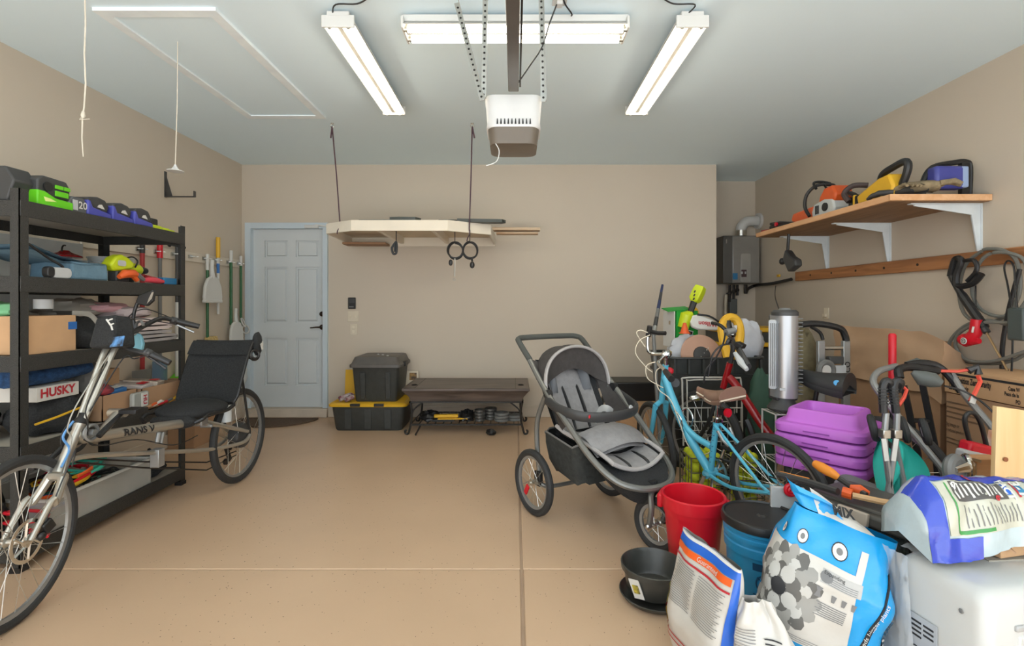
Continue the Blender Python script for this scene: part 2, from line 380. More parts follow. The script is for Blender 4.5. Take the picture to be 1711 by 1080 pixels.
def shop_light(label, loc, rz, cord):
    t = thing('strip_light', label, 'ceiling light', loc, rz, 'four-foot twin tube shop lights')
    L = 1.22
    obj('housing', B().box((0, 0, -.012), (L, .12, .036)), WHITE, t, bevel=.004)
    obj('reflector', B().prism([(-.055, -.03), (.055, -.03), (.088, -.058), (.086, -.062), (.05, -.036), (-.05, -.036), (-.086, -.062), (-.088, -.058)], L - .03, Matrix.Rotation(R_(90), 4, 'Z') @ Matrix.Rotation(R_(90), 4, 'X')), mat('reflector_grey', (168, 166, 160), .5), t)
    obj('channel', B().prism([(-.03, -.038), (.03, -.038), (.012, -.066), (-.012, -.066)], L - .03, Matrix.Rotation(R_(90), 4, 'Z') @ Matrix.Rotation(R_(90), 4, 'X')), mat('channel_grey', (150, 146, 138), .5), t)
    for s in (-1, 1):
        obj('end_cap', B().box((s * (L / 2 - .006), 0, -.048), (.014, .175, .066)), WHITE, t, bevel=.004)
        tb = obj('tube', B().cyl((-L / 2 + .03, s * .05, -.070), (L / 2 - .03, s * .05, -.070), .019, 14), TUBEM, t)
        for e in (-1, 1): obj('tube_pin', B().cyl((e * (L / 2 - .008), s * .05, -.070), (e * (L / 2 - .032), s * .05, -.070), .014, 10), STEEL, tb)
    obj('power_cord', B().tube(smooth_path(cord, 5), .004, 6), BLACKP, t)
    for e in (-.5, .5): obj('hanger', B().torus((e, 0, .008), .014, .0015, (0, 1, 0), 12, 5), STEEL, t)
    return t
zc = H - .03
shop_light('lit twin tube shop light left of the door opener, running lengthwise', (-.945, 3.22, zc), 90, [(-.6, .03, -.01), (-.64, 0, .02), (-.66, -.12, .012), (-.70, -.2, .026)])
shop_light('lit twin tube shop light right of the door opener, running lengthwise', (.945, 3.22, zc), 90, [(-.6, .03, -.01), (-.64, 0, .02), (-.66, .12, .012), (-.70, .2, .026)])
shop_light('lit twin tube shop light crossing above the door opener rail', (0, 2.70, zc), 0, [(.3, -.05, .0), (.3, -.09, -.01), (.26, -.14, .01), (.24, -.2, .026)])

# garage door opener
oy = 2.45; sc_ = oy / 3.40
op = thing('door_opener', 'white garage door opener hanging on perforated straps', 'door opener', (-.01, oy, 2.09))
def P(px, py, Y=oy): return PY(px, py, Y)
c = P(858, 196); 
cov = B()
def ring(z, w0, d, yo, n=20):
    return [(c.x + x * sc_, oy + .13 + yo + y * sc_, z) for x, y in rrect(w0, d, min(w0, d) * .22, 4)]
lv_ = [(P(0, 155).z, .40, .30, 0), (P(0, 160).z, .405, .32, 0), (P(0, 175).z, .39, .34, 0), (P(0, 200).z, .375, .35, 0), (P(0, 209).z, .385, .355, 0), (P(0, 211).z, .37, .35, 0)]
R = [ring(z, w, d, o) for z, w, d, o in lv_]; n = len(R[0]); vs = [v for r in R for v in r]
fs = [(i * n + j, i * n + (j + 1) % n, (i + 1) * n + (j + 1) % n, (i + 1) * n + j) for i in range(len(R) - 1) for j in range(n)] + [tuple(range(n)), tuple(range((len(R) - 1) * n, len(R) * n))]
obj('cover', cov.add(vs, fs), WHITEP, op, world=True, sm=50)
lens_ = [(P(0, 211).z, .362, .345, 0), (P(0, 232).z, .34, .33, 0), (P(0, 238).z, .335, .325, 0), (P(0, 239).z, .30, .30, 0)]
R = [ring(z, w, d, o) for z, w, d, o in lens_]; vs = [v for r in R for v in r]
fs = [(i * n + j, i * n + (j + 1) % n, (i + 1) * n + (j + 1) % n, (i + 1) * n + j) for i in range(len(R) - 1) for j in range(n)] + [tuple(range(n)), tuple(range((len(R) - 1) * n, len(R) * n))]
obj('light_lens', B().add(vs, fs), mat('smoked_lens', (104, 94, 82), .35), op, world=True)
for i in range(10):
    w = B().prism([(-.0045, 0), (.0045, 0), (.002, .026), (-.002, .026)], .006, face_m(P(831 + i * 6.1, 207, oy + .001), (1, 0, 0), (0, 0, 1)))
    obj('vent_slot', w, BLACKP, op, world=True)
rail = obj('rail', B().box((c.x, .87, P(0, 150).z + .02), (.052, 3.2, .045)), mat('rail_steel', (112, 106, 100), .35, .6), op, world=True, bevel=.004)
obj('chain', B().box((c.x + .033, .87, P(0, 150).z + .03), (.008, 3.2, .016)), IRON, op, world=True)
def strap(px0, py0, y0, px1, py1, y1, name='hanger_strap'):
    a = PY(px0, py0, y0); b2 = PY(px1, py1, y1); d = b2 - a; L = d.length; M = frame(a, d, (0, -1, 0))
    s = B().box((0, 0, L / 2), (.003, .026, L)).box((.012, .012, L / 2), (.024, .003, L))
    s.v = [M @ v for v in s.v]
    o = obj(name, s, STEEL, op, world=True)
    k = int(L / .03)
    hb_ = B()
    for i in range(k): hb_.cyl((-.0026, 0, .02 + i * .03), (-.0016, 0, .02 + i * .03), .006, 8).cyl((.0016, 0, .02 + i * .03), (.0026, 0, .02 + i * .03), .006, 8)
    hb_.v = [M @ v for v in hb_.v]
    tag(obj('strap_hole', hb_, IRON, o, world=False), kind='stuff'); bpy.data.objects[o.name]
    ch = [x for x in bpy.data.objects if x.parent is o][0]; W = wmat(op).inverted()
    ch.data.transform(W)
strap(806, 168, oy, 763, 5, 2.53); strap(808, 165, oy + .02, 811, -6, oy + .02); strap(908, 170, oy, 904, -12, oy)
obj('antenna_wire', B().tube(smooth_path([P(828, 240), P(834, 252), P(831, 268), P(822, 274), P(812, 277)], 5), .0022, 6), WHITE, op, world=True)
obj('power_cable', B().tube(smooth_path([P(866, 138), P(885, 110), P(906, 78), P(918, 40), P(930, 8, 2.5)], 5), .004, 6), BLACKP, op, world=True)
t = solo('ceiling_outlet', B().box((P(935, 0, 2.56).x, 2.53, H - .006), (.075, .12, .012)).box((P(935, 0, 2.56).x, 2.56, H - .02), (.03, .04, .02)), WHITEP, 'white ceiling outlet above the door opener', 'outlet', bevel=.002)

# ================================================================ hanging loft shelf
FZ, TZ = 1.955, 2.055
pts2 = [(-1.50, 4.50), (-.62, 4.50), (-.245, 4.76), (-.235, 5.54), (-1.85, 5.54), (-1.80, 4.70)]
ls = thing('hanging_shelf', 'white half-octagon wooden shelf slung from the ceiling by two ropes', 'shelf', (-1.0, 5.0, FZ))
WHW = mat('white_wood', (232, 222, 204), .55, var=.03, scale=4)
for i in range(6):
    a = Vector((*pts2[i], 0)); b2 = Vector((*pts2[(i + 1) % 6], 0)); d = b2 - a; ang = math.degrees(math.atan2(d.y, d.x)); m = (a + b2) / 2
    obj('rail', B().box((m.x, m.y, (FZ + TZ) / 2 - (.02 if i == 3 else 0)), (d.length + .012, .02, TZ - FZ), (0, 0, ang)), WHW, ls, world=True, bevel=.003)
for x in (-1.27, -.765): obj('joist', B().box((x, 5.02, FZ + .045), (.035, 1.0, .08)), WHW, ls, world=True, bevel=.003)
obj('deck', B().prism([(x, y) for x, y in pts2], .012, Matrix.Translation((0, 0, TZ - .012))), mat('deck_ply', (214, 196, 168), .7), ls, world=True)
ROPE = mat('purple_rope', (84, 62, 72), .8)
HOOKS = []
for k, (x, px, py, yb) in enumerate(((-1.55, 568, 374, 4.62), (-.36, 784, 386, 4.62))):
    top = Vector(((555 - VX) / FPX * 4.3 if k == 0 else (789 - VX) / FPX * 4.3, 4.3, H)); bot = PY(px, py, yb)
    r = obj('rope', B().tube([top - Vector((0, 0, .03)), (top + bot) / 2 + Vector((.003, 0, 0)), bot], .006, 6).tube([top - Vector((0, 0, .03)), top - Vector((.012 * (1 if k == 0 else -1.6), 0, .13))], .007, 6).tube(smooth_path([bot + Vector((0, 0, .03)), bot + Vector((.006, -.02, -.03)), bot + Vector((-.012, -.03, -.07)), bot + Vector((-.02, -.02, -.1))], 4), .005, 6), ROPE, ls, world=True)
    obj('hook', B().torus(top - Vector((0, 0, .025)), .014, .003, (0, 1, 0), 14, 6).cyl(top, top - Vector((0, 0, .012)), .004, 8).cyl(top, top - Vector((0, 0, .004)), .014, 12), STEEL, ls, world=True)
    obj('eye_screw', B().torus(bot, .012, .0028, (0, 1, 0), 12, 6).cyl(bot - Vector((0, 0, .012)), bot - Vector((0, 0, .03)), .003, 6), STEEL, ls, world=True)
OAR = mat('dark_blade', (66, 70, 66), .5)
b = B().tube([PY(608, 369, 4.75), PY(668, 368, 4.85)], [.006, .008], 8).grid(lambda u, v: PY(668 + 42 * u, 367 + 2.5 * (2 * u - 1) ** 2 * (1 - 2 * v) + (2 - 3 * v) , 4.85 + (v - .5) * .2), 8, 3)
b2 = B().tube([(-1.46, 4.58, TZ + .010), (-1.15, 4.58, TZ + .012)], .008, 8).prism([(-.14, -.05), (-.05, -.075), (.10, -.07), (.14, 0), (.10, .07), (-.05, .075), (-.14, .05)], .028, Matrix.Translation((-1.02, 4.575, TZ + .016)) @ Matrix.Rotation(R_(3), 4, 'Z'))
solo('paddle', b2, OAR, 'dark paddle lying on the middle of the hanging shelf', 'paddle')
b2 = B().tube([(-.72, 4.60, TZ + .012), (-.5, 4.62, TZ + .014)], .01, 8).prism([(-.22, -.045), (.20, -.05), (.24, 0), (.2, .05), (-.22, .045)], .03, Matrix.Translation((-.33, 4.66, TZ + .016)) @ Matrix.Rotation(R_(6), 4, 'Z'))
solo('paddle', b2, OAR, 'dark paddle sticking out over the right end of the hanging shelf', 'paddle')
solo('board', B().box(((-.24 + .24) / 2 + .0, 5.2, 2.055 + .018), (.52, .12, .03)).box((.02, 5.2, 2.03), (.44, .10, .018)), wood('raw_board', (168, 128, 92), (214, 190, 158)), 'raw wooden board jutting from the right end of the hanging shelf', 'board', bevel=.002)
solo('board', B().box((-1.62, 5.34, 1.935), (.46, .2, .022), (0, 0, 3)), wood('brown_board', (134, 96, 62), (160, 120, 84)), 'brown board tucked under the left of the hanging shelf', 'board', bevel=.002)
# cables under the shelf
def hang_coil(name, label, px, py, rx, rz, Y, seed, plug=True):
    rnd = random.Random(seed); c = PY(px, py, Y); pts = []
    for i in range(73):
        a = 2 * PI * i / 24 + PI / 2; k = 1 + .10 * math.sin(i * .31 + seed)
        pts.append(c + Vector((rx * k * math.cos(a), .012 * math.sin(i * .5) + i * .0004, rz * k * math.sin(a))))
    t = thing(name, label, 'cable', c - Vector((0, 0, rz)))
    obj('coil', B().tube(pts, .0065, 6), BLACKP, t, world=True)
    obj('tie', B().tube([c + Vector((0, 0, rz)), Vector((c.x, Y, TZ - .016))], .004, 6), BLACKP, t, world=True)
    return t, c
t, c = hang_coil('cable_coil', 'looped black cable with steel rod hanging under the hanging shelf', 760, 419, .072, .078, 4.75, 1)
obj('plug', B().ball(PY(753, 439, 4.75), (.02, .016, .032), 10), BLACKP, t, world=True)
obj('rod', B().cyl(PY(760, 432, 4.75), PY(759.5, 462, 4.75), .006, 8).torus(PY(759, 467, 4.75), .012, .003, (0, 1, 0), 12, 6), STEEL, t, world=True)
t, c = hang_coil('cable_coil', 'looped black cable with a single plug, right under the hanging shelf', 785, 418, .07, .078, 4.72, 2)
obj('plug', B().ball(PY(789, 443, 4.72), (.024, .018, .034), 10).cyl(PY(788, 430, 4.72), PY(789, 437, 4.72), .01, 8), BLACKP, t, world=True)
b = B().tube(smooth_path([PY(662, 404, 4.8), PY(655, 414, 4.8), PY(657, 424, 4.8), PY(662, 423, 4.8), PY(663, 412, 4.8), PY(662, 404, 4.8)], 4), .011, 6, sx=.5).tube([PY(660, 408, 4.8), PY(660, 421, 4.8)], .012, 6).tube([PY(662, 405, 4.8), Vector((PY(662, 405, 4.8).x, 4.8, TZ - .016))], .005, 6)
solo('strap_loop', b, BLACKP, 'short black strap dangling beneath the hanging shelf', 'strap')

# wall controls
t = thing('opener_keypad', 'black wall keypad for the door opener', 'keypad', PY(588, 515, YB))
c = PY(588, 507, YB - .011); obj('body', B().box(c, (.085, .022, .13)), BLACKP, t, world=True, bevel=.006)
obj('button', B().box(PY(587, 513, YB - .024), (.05, .006, .014)), MDGREY, t, world=True, bevel=.002); obj('label_plate', B().box(PY(588, 503, YB - .024), (.06, .004, .05)), DKGREY, t, world=True)
def plate(name, label, px, py, w, h, tog):
    t = thing(name, label, 'switch' if 'switch' in name else 'outlet', PY(px, py + 8, YB)); c = PY(px, py, YB - .004)
    obj('plate', B().box(c, (w, .008, h)), mat('almond', (218, 206, 184), .45), t, world=True, bevel=.003)
    for dx, dz, w2, h2 in tog: obj('toggle' if 'switch' in name else 'socket', B().box(c + Vector((dx, -.007, dz)), (w2, .01, h2)), CREAM, t, world=True, bevel=.002)
plate('light_switch', 'wide double light switch plate below the black keypad', 590, 529, .125, .12, [(-.03, 0, .012, .026), (.03, 0, .012, .026)])
plate('wall_outlet', 'narrow almond outlet plate below the light switches', 591, 551, .08, .12, [(0, .025, .03, .03), (0, -.025, .03, .03)])
# shelf bracket on the left wall
bp = PX(276, 330, XL)
b = B().box((XL + .004, bp.y, bp.z + .115), (.008, .028, .23)).box((XL + .135, bp.y, bp.z + .006), (.262, .028, .008)).box((XL + .262, bp.y, bp.z + .03), (.008, .028, .05)).prism([(0, 0), (.06, 0), (0, .2)], .006, face_m((XL + .006, bp.y, bp.z + .008), (1, 0, 0), (0, 0, 1)))
solo('shelf_bracket', b, mat('bracket_dark', (74, 72, 70), .5, .3), 'empty dark metal L bracket high on the left wall', 'bracket', bevel=.002)
# ================================================================ black storage rack (left)
RX0, RX1, RY0, RY1 = -2.95, -2.365, 2.34, 3.515
SZ = [1.785, 1.42, 1.035, .60, .12]; BH = .078
rk = thing('storage_rack', 'tall black steel five-shelf storage rack along the left wall', 'shelf rack', ((RX0 + RX1) / 2, (RY0 + RY1) / 2, 0))
for x, sx in ((RX0, 1), (RX1, -1)):
    for y, sy in ((RY0, 1), (RY1, -1)):
        po = obj('post', B().box((x + sx * .002, y + sy * .0225, .92), (.004, .045, 1.84)).box((x + sx * .0225, y + sy * .002, .92), (.045, .004, 1.84)), STEELB, rk, world=True)
        obj('foot', B().box((x + sx * .02, y + sy * .02, .012), (.05, .05, .024)), BLACKP, po, world=True)
for z in SZ:
    dk = obj('shelf_deck', B().bb(RX0 + .006, RX1 - .006, RY0 + .006, RY1 - .006, z - .02, z - .004), mat('deck_grey', (176, 168, 154), .7), rk, world=True)
    for x in (RX0, RX1): obj('beam', B().box((x + (.02 if x == RX0 else -.004) - (.012 if x == RX0 else 0), (RY0 + RY1) / 2, z - BH / 2), (.014, RY1 - RY0 - .005, BH)), STEELB, dk, world=True, bevel=.003)
    for y in (RY0, RY1): obj('beam', B().box(((RX0 + RX1) / 2, y + (.012 if y == RY0 else -.012), z - BH / 2), (RX1 - RX0 - .01, .014, BH)), STEELB, dk, world=True, bevel=.003)
solo('backing_board', B().box((-3.035, 2.72, .95), (.03, 1.35, 1.5), (0, 2.5, 0)), mat('backing_white', (206, 208, 204), .7), 'large pale grey board standing behind the storage rack', 'board', bevel=.003)

def rbox(name, lab, cat, x0, x1, y0, y1, z0, z1, m, bev=.008, group=None):
    return solo(name, B().bb(x0, x1, y0, y1, z0, z1), m, lab, cat, group, bevel=bev)
def R2(px, X): return FPX * X / (px - VX)      # depth at which the plane X shows at px
# ---- top shelf
z = SZ[0]
t = thing('battery_charger', 'pale grey and charcoal charger beside the rack post, top shelf', 'charger', (-2.62, 2.42, z))
obj('body', B().prism([(-.16, 0), (.10, 0), (.14, .10), (.10, .155), (.03, .165), (-.02, .11), (-.16, .11)], .10, face_m((-2.58, 2.42, z), (1, 0, 0), (0, 0, 1))), mat('pale_grey', (188, 190, 190), .45), t, world=True, bevel=.008)
obj('side_shell', B().prism([(.05, 0), (.13, 0), (.165, .10), (.12, .17), (.05, .17)], .12, face_m((-2.58, 2.425, z), (1, 0, 0), (0, 0, 1))), DKGREY, t, world=True, bevel=.008)
obj('window', B().bb(-2.74, -2.64, 2.362, 2.369, z + .03, z + .085), CREAM, t, world=True)
obj('window_strip', B().bb(-2.735, -2.645, 2.356, 2.363, z + .036, z + .046), GREEN, t, world=True)
t = thing('battery_charger', 'bright green battery charger with dark battery seated on top', 'charger', (-2.50, 2.56, z))
obj('base', B().prism([(-.10, 0), (.10, 0), (.10, .045), (.0, .05), (-.06, .075), (-.10, .075)], .15, face_m((-2.46, 2.55, z), (0, 1, 0), (0, 0, 1))), GREEN, t, world=True, bevel=.006)
obj('flash_mark', B().prism([(-.06, .022), (.0, .03), (-.03, .04), (-.07, .045)], .002, face_m((-2.383, 2.55, z), (0, 1, 0), (0, 0, 1))), mat('pale_yellow', (226, 236, 150), .5), t, world=True)
bt = obj('battery', B().prism([(-.09, .06), (-.09, .13), (-.06, .155), (.07, .15), (.09, .12), (.09, .05), (0, .052)], .13, face_m((-2.46, 2.55, z), (0, 1, 0), (0, 0, 1))), DKGREY, t, world=True, bevel=.008)
for (a, b_, c, d) in ((.0, .045, .10, .12), (-.0, .075, .062, .09), (.05, .085, .10, .12)): obj('green_panel', B().bb(-2.394, -2.388, 2.55 + a, 2.55 + b_, z + c, z + d), GREEN, bt, world=True, bevel=.002)
obj('dial', B().cyl((-2.393, 2.51, z + .10), (-2.386, 2.51, z + .10), .024, 16), BLACKP, bt, world=True)
t = thing('battery_pack', 'grey battery pack marked 20 next to the green charger', 'battery', (-2.46, 2.68, z))
obj('case', B().prism([(-.06, 0), (.06, 0), (.062, .04), (.04, .085), (-.03, .085), (-.06, .06)], .12, face_m((-2.455, 2.69, z), (0, 1, 0), (0, 0, 1))), mat('battery_grey', (92, 94, 96), .5), t, world=True, bevel=.008)
obj('side_plate', B().box((-2.394, 2.67, z + .04), (.004, .03, .055)), mat('pale_grey', (188, 190, 190)), t, world=True)
obj('number_mark', text_b('20', .055, face_m((-2.392, 2.715, z + .042), (0, 1, 0), (0, 0, 1)), bold=.001), PAPER, t, world=True)
def indigo(y, lab):
    t = thing('battery_dock', lab, 'charger', (-2.46, y, z), group='indigo battery docks on the rack')
    obj('dock', B().prism([(-.08, 0), (.08, 0), (.08, .03), (.05, .035), (-.045, .05), (-.06, .085), (-.08, .085)], .16, face_m((-2.465, y, z), (0, 1, 0), (0, 0, 1))), INDIGO, t, world=True, bevel=.008)
    obj('battery', B().prism([(-.055, .045), (.06, .032), (.075, .07), (.05, .105), (.0, .115), (-.055, .105), (-.07, .09)], .13, face_m((-2.46, y, z), (0, 1, 0), (0, 0, 1))), DKGREY, t, world=True, bevel=.008)
    obj('logo_mark', B().prism([(-.01, .055), (.04, .05), (.02, .075), (.0, .07)], .002, face_m((-2.393, y, z), (0, 1, 0), (0, 0, 1))), PAPER, t, world=True)
indigo(2.82, 'indigo battery dock nearest the grey battery pack'); indigo(2.99, 'middle one of the indigo battery docks in the row'); indigo(3.155, 'indigo battery dock nearest the small lime charger')
t = thing('battery_charger', 'small black and lime charger at the far end of the top shelf', 'charger', (-2.46, 3.28, z))
obj('base', B().box((-2.46, 3.29, z + .014), (.12, .09, .028)), LIME, t, world=True, bevel=.006); obj('battery', B().box((-2.46, 3.285, z + .05), (.09, .07, .045)), BLACKP, t, world=True, bevel=.008)
solo('lime_tool', B().box((-2.45, 3.40, z + .008), (.10, .12, .016)).tube([(-2.45, 3.38, z + .02), (-2.43, 3.44, z + .014)], .014, 8), LIME, 'flat lime plastic piece lying at the very end of the top shelf', 'tool part', bevel=.003)
# ---- second shelf
z = SZ[1]
DENIM = mat('denim_cloth', (104, 134, 152), .9, var=.1, scale=20, bump=.3, bscale=60)
def cloth(name, lab, c, d, m, seed, amp=.12, cat='cloth', flat=.35, rz=0): return solo(name, B().blob((c[0], c[1], c[2] + d[2] * (1 - flat)), d, seed, amp, 2.6, 26, flat, Matrix.Rotation(R_(rz), 3, 'Z')), m, lab, cat, sm=60)
t = thing('tool_bag', 'faded blue denim tool bag with sagging lid, second shelf', 'bag', (-2.52, 2.72, z))
obj('body', B().box((-2.52, 2.78, z + .05), (.24, .24, .10), taper=(.95, .97)), DENIM, t, world=True, bevel=.012)
obj('flap', B().grid(lambda u, v: (-2.40 - .30 * v, 2.44 + .44 * u, z + .115 + .05 * (1 - u) - .03 * math.sin(PI * u) + .012 * noise.noise(Vector((u * 4, v * 3, 1)))), 14, 6).grid(lambda u, v: (-2.40 - .30 * v, 2.44 + .44 * u, z + .098 + .04 * (1 - u) - .03 * math.sin(PI * u) + .012 * noise.noise(Vector((u * 4, v * 3, 1)))), 14, 6), DENIM, t, world=True)
obj('strap', B().tube(smooth_path([(-2.38, 2.40, z + .16), (-2.38, 2.50, z + .10), (-2.38, 2.58, z + .06), (-2.38, 2.56, z + .02)], 5), .007, 6), BLACKP, t, world=True)
t = thing('work_light', 'white and black palm-size gadget in front of the denim bag', 'gadget', (-2.385, 2.54, z))
obj('case', B().prism(rrect(.115, .055, .022), .03, face_m((-2.383, 2.565, z + .028), (0, 1, 0), (0, 0, 1))), mat('pale_grey', (188, 190, 190)), t, world=True, bevel=.004)
obj('bumper', B().prism(rrect(.04, .058, .02), .034, face_m((-2.383, 2.505, z + .029), (0, 1, 0), (0, 0, 1))), BLACKP, t, world=True, bevel=.004)
t = thing('lantern', 'dark red camping lantern standing at the back of the second shelf', 'lantern', PY(112, 430, 3.0) * 1.0)
lx, ly = -2.80, 3.05
obj('base', B().lathe([(0, 0), (.05, 0), (.05, .05), (.04, .06), (0, .06)], Matrix.Translation((lx, ly, z)), 18), REDD, t, world=True)
obj('glass', B().lathe([(.035, .06), (.045, .10), (.035, .15)], Matrix.Translation((lx, ly, z)), 18), CLEAR, t, world=True)
obj('hood', B().lathe([(0, .20), (.02, .198), (.035, .185), (.085, .165), (.088, .155), (0, .15)], Matrix.Translation((lx, ly, z)), 20), REDD, t, world=True)
obj('handle', B().torus((lx, ly, z + .20), .03, .005, (1, .3, 0), 16, 6, -10, 190), IRON, t, world=True)
solo('tub', B().lathe([(0, 0), (.10, 0), (.125, .17), (.13, .17), (.13, .178), (.12, .178), (.095, .01), (0, .01)], Matrix.Translation((-2.74, 3.33, z)), 28), mat('tub_white', (208, 210, 208), .5), 'white round plastic tub behind the lime tool, second shelf', 'tub')
t = thing('cordless_tool', 'big lime cordless tool with black cord loop, second shelf', 'power tool', (-2.47, 3.06, z))
obj('shell', B().prism([(-.09, .10), (-.05, .15), (.0, .17), (.05, .155), (.10, .12), (.08, .085), (.0, .07), (-.06, .065)], .07, face_m((-2.45, 3.02, z), (0, 1, 0), (0, 0, 1))), LIME, t, world=True, bevel=.012)
obj('badge', B().prism(rrect(.06, .035, .012), .003, face_m((-2.412, 3.01, z + .115), (0, 1, 0), (0, 0, 1))), mat('pale_grey', (188, 190, 190)), t, world=True)
obj('stand', B().box((-2.45, 3.03, z + .035), (.06, .10, .07)), DKGREY, t, world=True, bevel=.01)
obj('cord_loop', B().tube(smooth_path([(-2.44, 3.07, z + .15), (-2.44, 3.13, z + .165), (-2.44, 3.17, z + .14), (-2.44, 3.15, z + .10)], 5), .005, 6), BLACKP, t, world=True)
t = thing('cordless_drill', 'lime and black cordless drill at the right of the second shelf', 'power tool', (-2.50, 3.20, z))
obj('body', B().tube([(-2.50, 3.13, z + .09), (-2.50, 3.17, z + .095), (-2.50, 3.24, z + .09), (-2.50, 3.26, z + .09)], [.03, .042, .04, .03], 12), LIME, t, world=True)
obj('chuck', B().tube([(-2.50, 3.26, z + .09), (-2.50, 3.32, z + .088)], [.03, .02], 12), BLACKP, t, world=True); obj('grip', B().box((-2.50, 3.17, z + .04), (.04, .05, .08), (8, 0, 0)), BLACKP, t, world=True, bevel=.008)
t = thing('glue_gun', 'orange and grey hand tool lying before the lime tool', 'hand tool', (-2.39, 3.03, z))
obj('body', B().tube([(-2.39, 2.96, z + .028), (-2.39, 3.0, z + .05), (-2.39, 3.07, z + .055), (-2.39, 3.10, z + .045)], [.014, .026, .026, .018], 10), ORANGE, t, world=True); obj('grip', B().tube([(-2.39, 3.06, z + .045), (-2.39, 3.10, z + .016)], .015, 8), ORANGE, t, world=True)
obj('nozzle', B().tube([(-2.385, 3.09, z + .05), (-2.385, 3.15, z + .02)], [.018, .012], 8), MDGREY, t, world=True)
PINK = mat('coral_red', (216, 70, 84), .45)
t = thing('utility_knife', 'coral red folding hand tool near the far end of the second shelf', 'hand tool', (-2.39, 3.23, z))
obj('handle', B().tube([(-2.39, 3.15, z + .018), (-2.39, 3.2, z + .022), (-2.39, 3.28, z + .02), (-2.39, 3.33, z + .016)], [.012, .019, .019, .012], 10), PINK, t, world=True); obj('upper_arm', B().tube([(-2.41, 3.2, z + .045), (-2.41, 3.29, z + .035)], .011, 8), REDD, t, world=True)
t = thing('socket_box', 'small teal blue box at the far end of the second shelf', 'box', (-2.42, 3.40, z))
obj('box', B().bb(-2.47, -2.385, 3.33, 3.46, z, z + .045), mat('teal_blue', (38, 112, 158), .4), t, world=True, bevel=.004); obj('end_cap', B().bb(-2.475, -2.38, 3.455, 3.485, z, z + .042), BLACKP, t, world=True, bevel=.003)
cloth('bag', 'crumpled black bag at the near end of the second shelf', (-2.70, 2.42, z), (.12, .07, .07), FABRIC, 5, .3, 'bag')
solo('blue_strap', B().box((-2.78, 2.5, z + .10), (.03, .012, .22), (0, -30, 0)), mat('strap_blue', (60, 120, 190), .6), 'blue strap leaning behind the crumpled black bag', 'strap', bevel=.003)
# ---- third shelf
z = SZ[2]
t = thing('cardboard_box', 'brown cardboard box with a strip of blue tape, third shelf', 'box', (-2.56, 2.53, z))
obj('carton', B().bb(-2.83, -2.385, 2.40, 2.665, z, z + .19), CARD, t, world=True, bevel=.003)
obj('tape', B().bb(-2.386, -2.382, 2.618, 2.667, z + .115, z + .155), mat('painters_tape', (42, 104, 176), .6), t, world=True)
obj('flap', B().box((-2.60, 2.395, z + .1), (.004, .004, .19)), CARDD, t, world=True)
cloth('cloth_bundle', 'mint green plastic bag piled in the cardboard box', (-2.66, 2.50, z + .18), (.13, .075, .05), mat('mint', (138, 206, 150), .6), 9, .25, 'bag')
solo('roll', B().lathe([(.02, 0), (.04, 0), (.04, .05), (.02, .05)], frame((-2.48, 2.58, z + .225), (0, 0, 1)), 18), mat('pale_grey', (188, 190, 190)), 'grey tape roll lying on top of the cardboard box', 'tape roll')
cloth('bag', 'black bag with grey straps beside the cardboard box', (-2.52, 2.82, z), (.13, .13, .11), FABRIC, 11, .25, 'bag')
obj('strap', B().tube(smooth_path([(-2.40, 2.66, z + .20), (-2.385, 2.75, z + .19), (-2.375, 2.80, z + .13), (-2.375, 2.85, z + .05), (-2.372, 2.90, z + .02)], 6), .014, 6, sx=.35), mat('grey_strap', (146, 142, 134), .8), bpy.data.objects['bag.001'], world=True)
obj('blue_patch', B().box((-2.385, 2.875, z + .10), (.006, .04, .04), (0, 0, 5)), mat('patch_blue', (70, 128, 196), .6), bpy.data.objects['bag.001'], world=True)
cloth('folded_cloth', 'grey crumpled cloths heaped on the third shelf', (-2.66, 2.96, z + .18), (.14, .20, .06), mat('dusty_grey', (150, 146, 138), .9), 13, .3)
solo('storage_bin', B().bb(-2.86, -2.52, 2.97, 3.12, z, z + .17), DKGREY, 'dark bin under the grey crumpled cloths', 'bin', bevel=.01)
cloth('folded_cloth', 'dusty pink cloth on top of the grey cloths', (-2.57, 3.08, z + .20), (.09, .16, .035), mat('dusty_pink', (204, 158, 162), .9), 14, .25)
GREYM = mat('felt_grey', (154, 148, 146), .95, var=.08); EDGE = mat('felt_edge', (200, 186, 182), .9)
def folded(y0, y1, z0, h, m, lab, x0=-2.78, x1=-2.39, loops=3):
    pts = [];
    for i in range(loops):
        zz = z0 + h * (i + .5) / loops
        pts += ([(y0, zz), (y1 - h / loops * .6, zz)] if i % 2 == 0 else [(y1 - h / loops * .6, zz), (y0 + .02, zz)])
    path = smooth_path([Vector((0, a, b_)) for a, b_ in pts], 5)
    b = B(); th = h / loops * .36
    def f(u, v):
        i = min(int(u * (len(path) - 1)), len(path) - 1); p = path[i]; return (x0 + (x1 - x0) * v, p.y, p.z)
    k = len(path)
    T = [(path[min(i + 1, k - 1)] - path[max(i - 1, 0)]).normalized() for i in range(k)]
    N = [Vector((0, -t_.z, t_.y)) for t_ in T]
    b.grid(lambda u, v: (x0 + (x1 - x0) * v, (path[round(u * (k - 1))] + N[round(u * (k - 1))] * th).y, (path[round(u * (k - 1))] + N[round(u * (k - 1))] * th).z), k - 1, 1)
    b.grid(lambda u, v: (x0 + (x1 - x0) * v, (path[round(u * (k - 1))] - N[round(u * (k - 1))] * th).y, (path[round(u * (k - 1))] - N[round(u * (k - 1))] * th).z), k - 1, 1)
    for xx in (x0, x1): b.grid(lambda u, v: (xx, (path[round(u * (k - 1))] + N[round(u * (k - 1))] * th * (1 - 2 * v)).y, (path[round(u * (k - 1))] + N[round(u * (k - 1))] * th * (1 - 2 * v)).z), k - 1, 1)
    return solo('folded_mat', b, m, lab, 'mat')
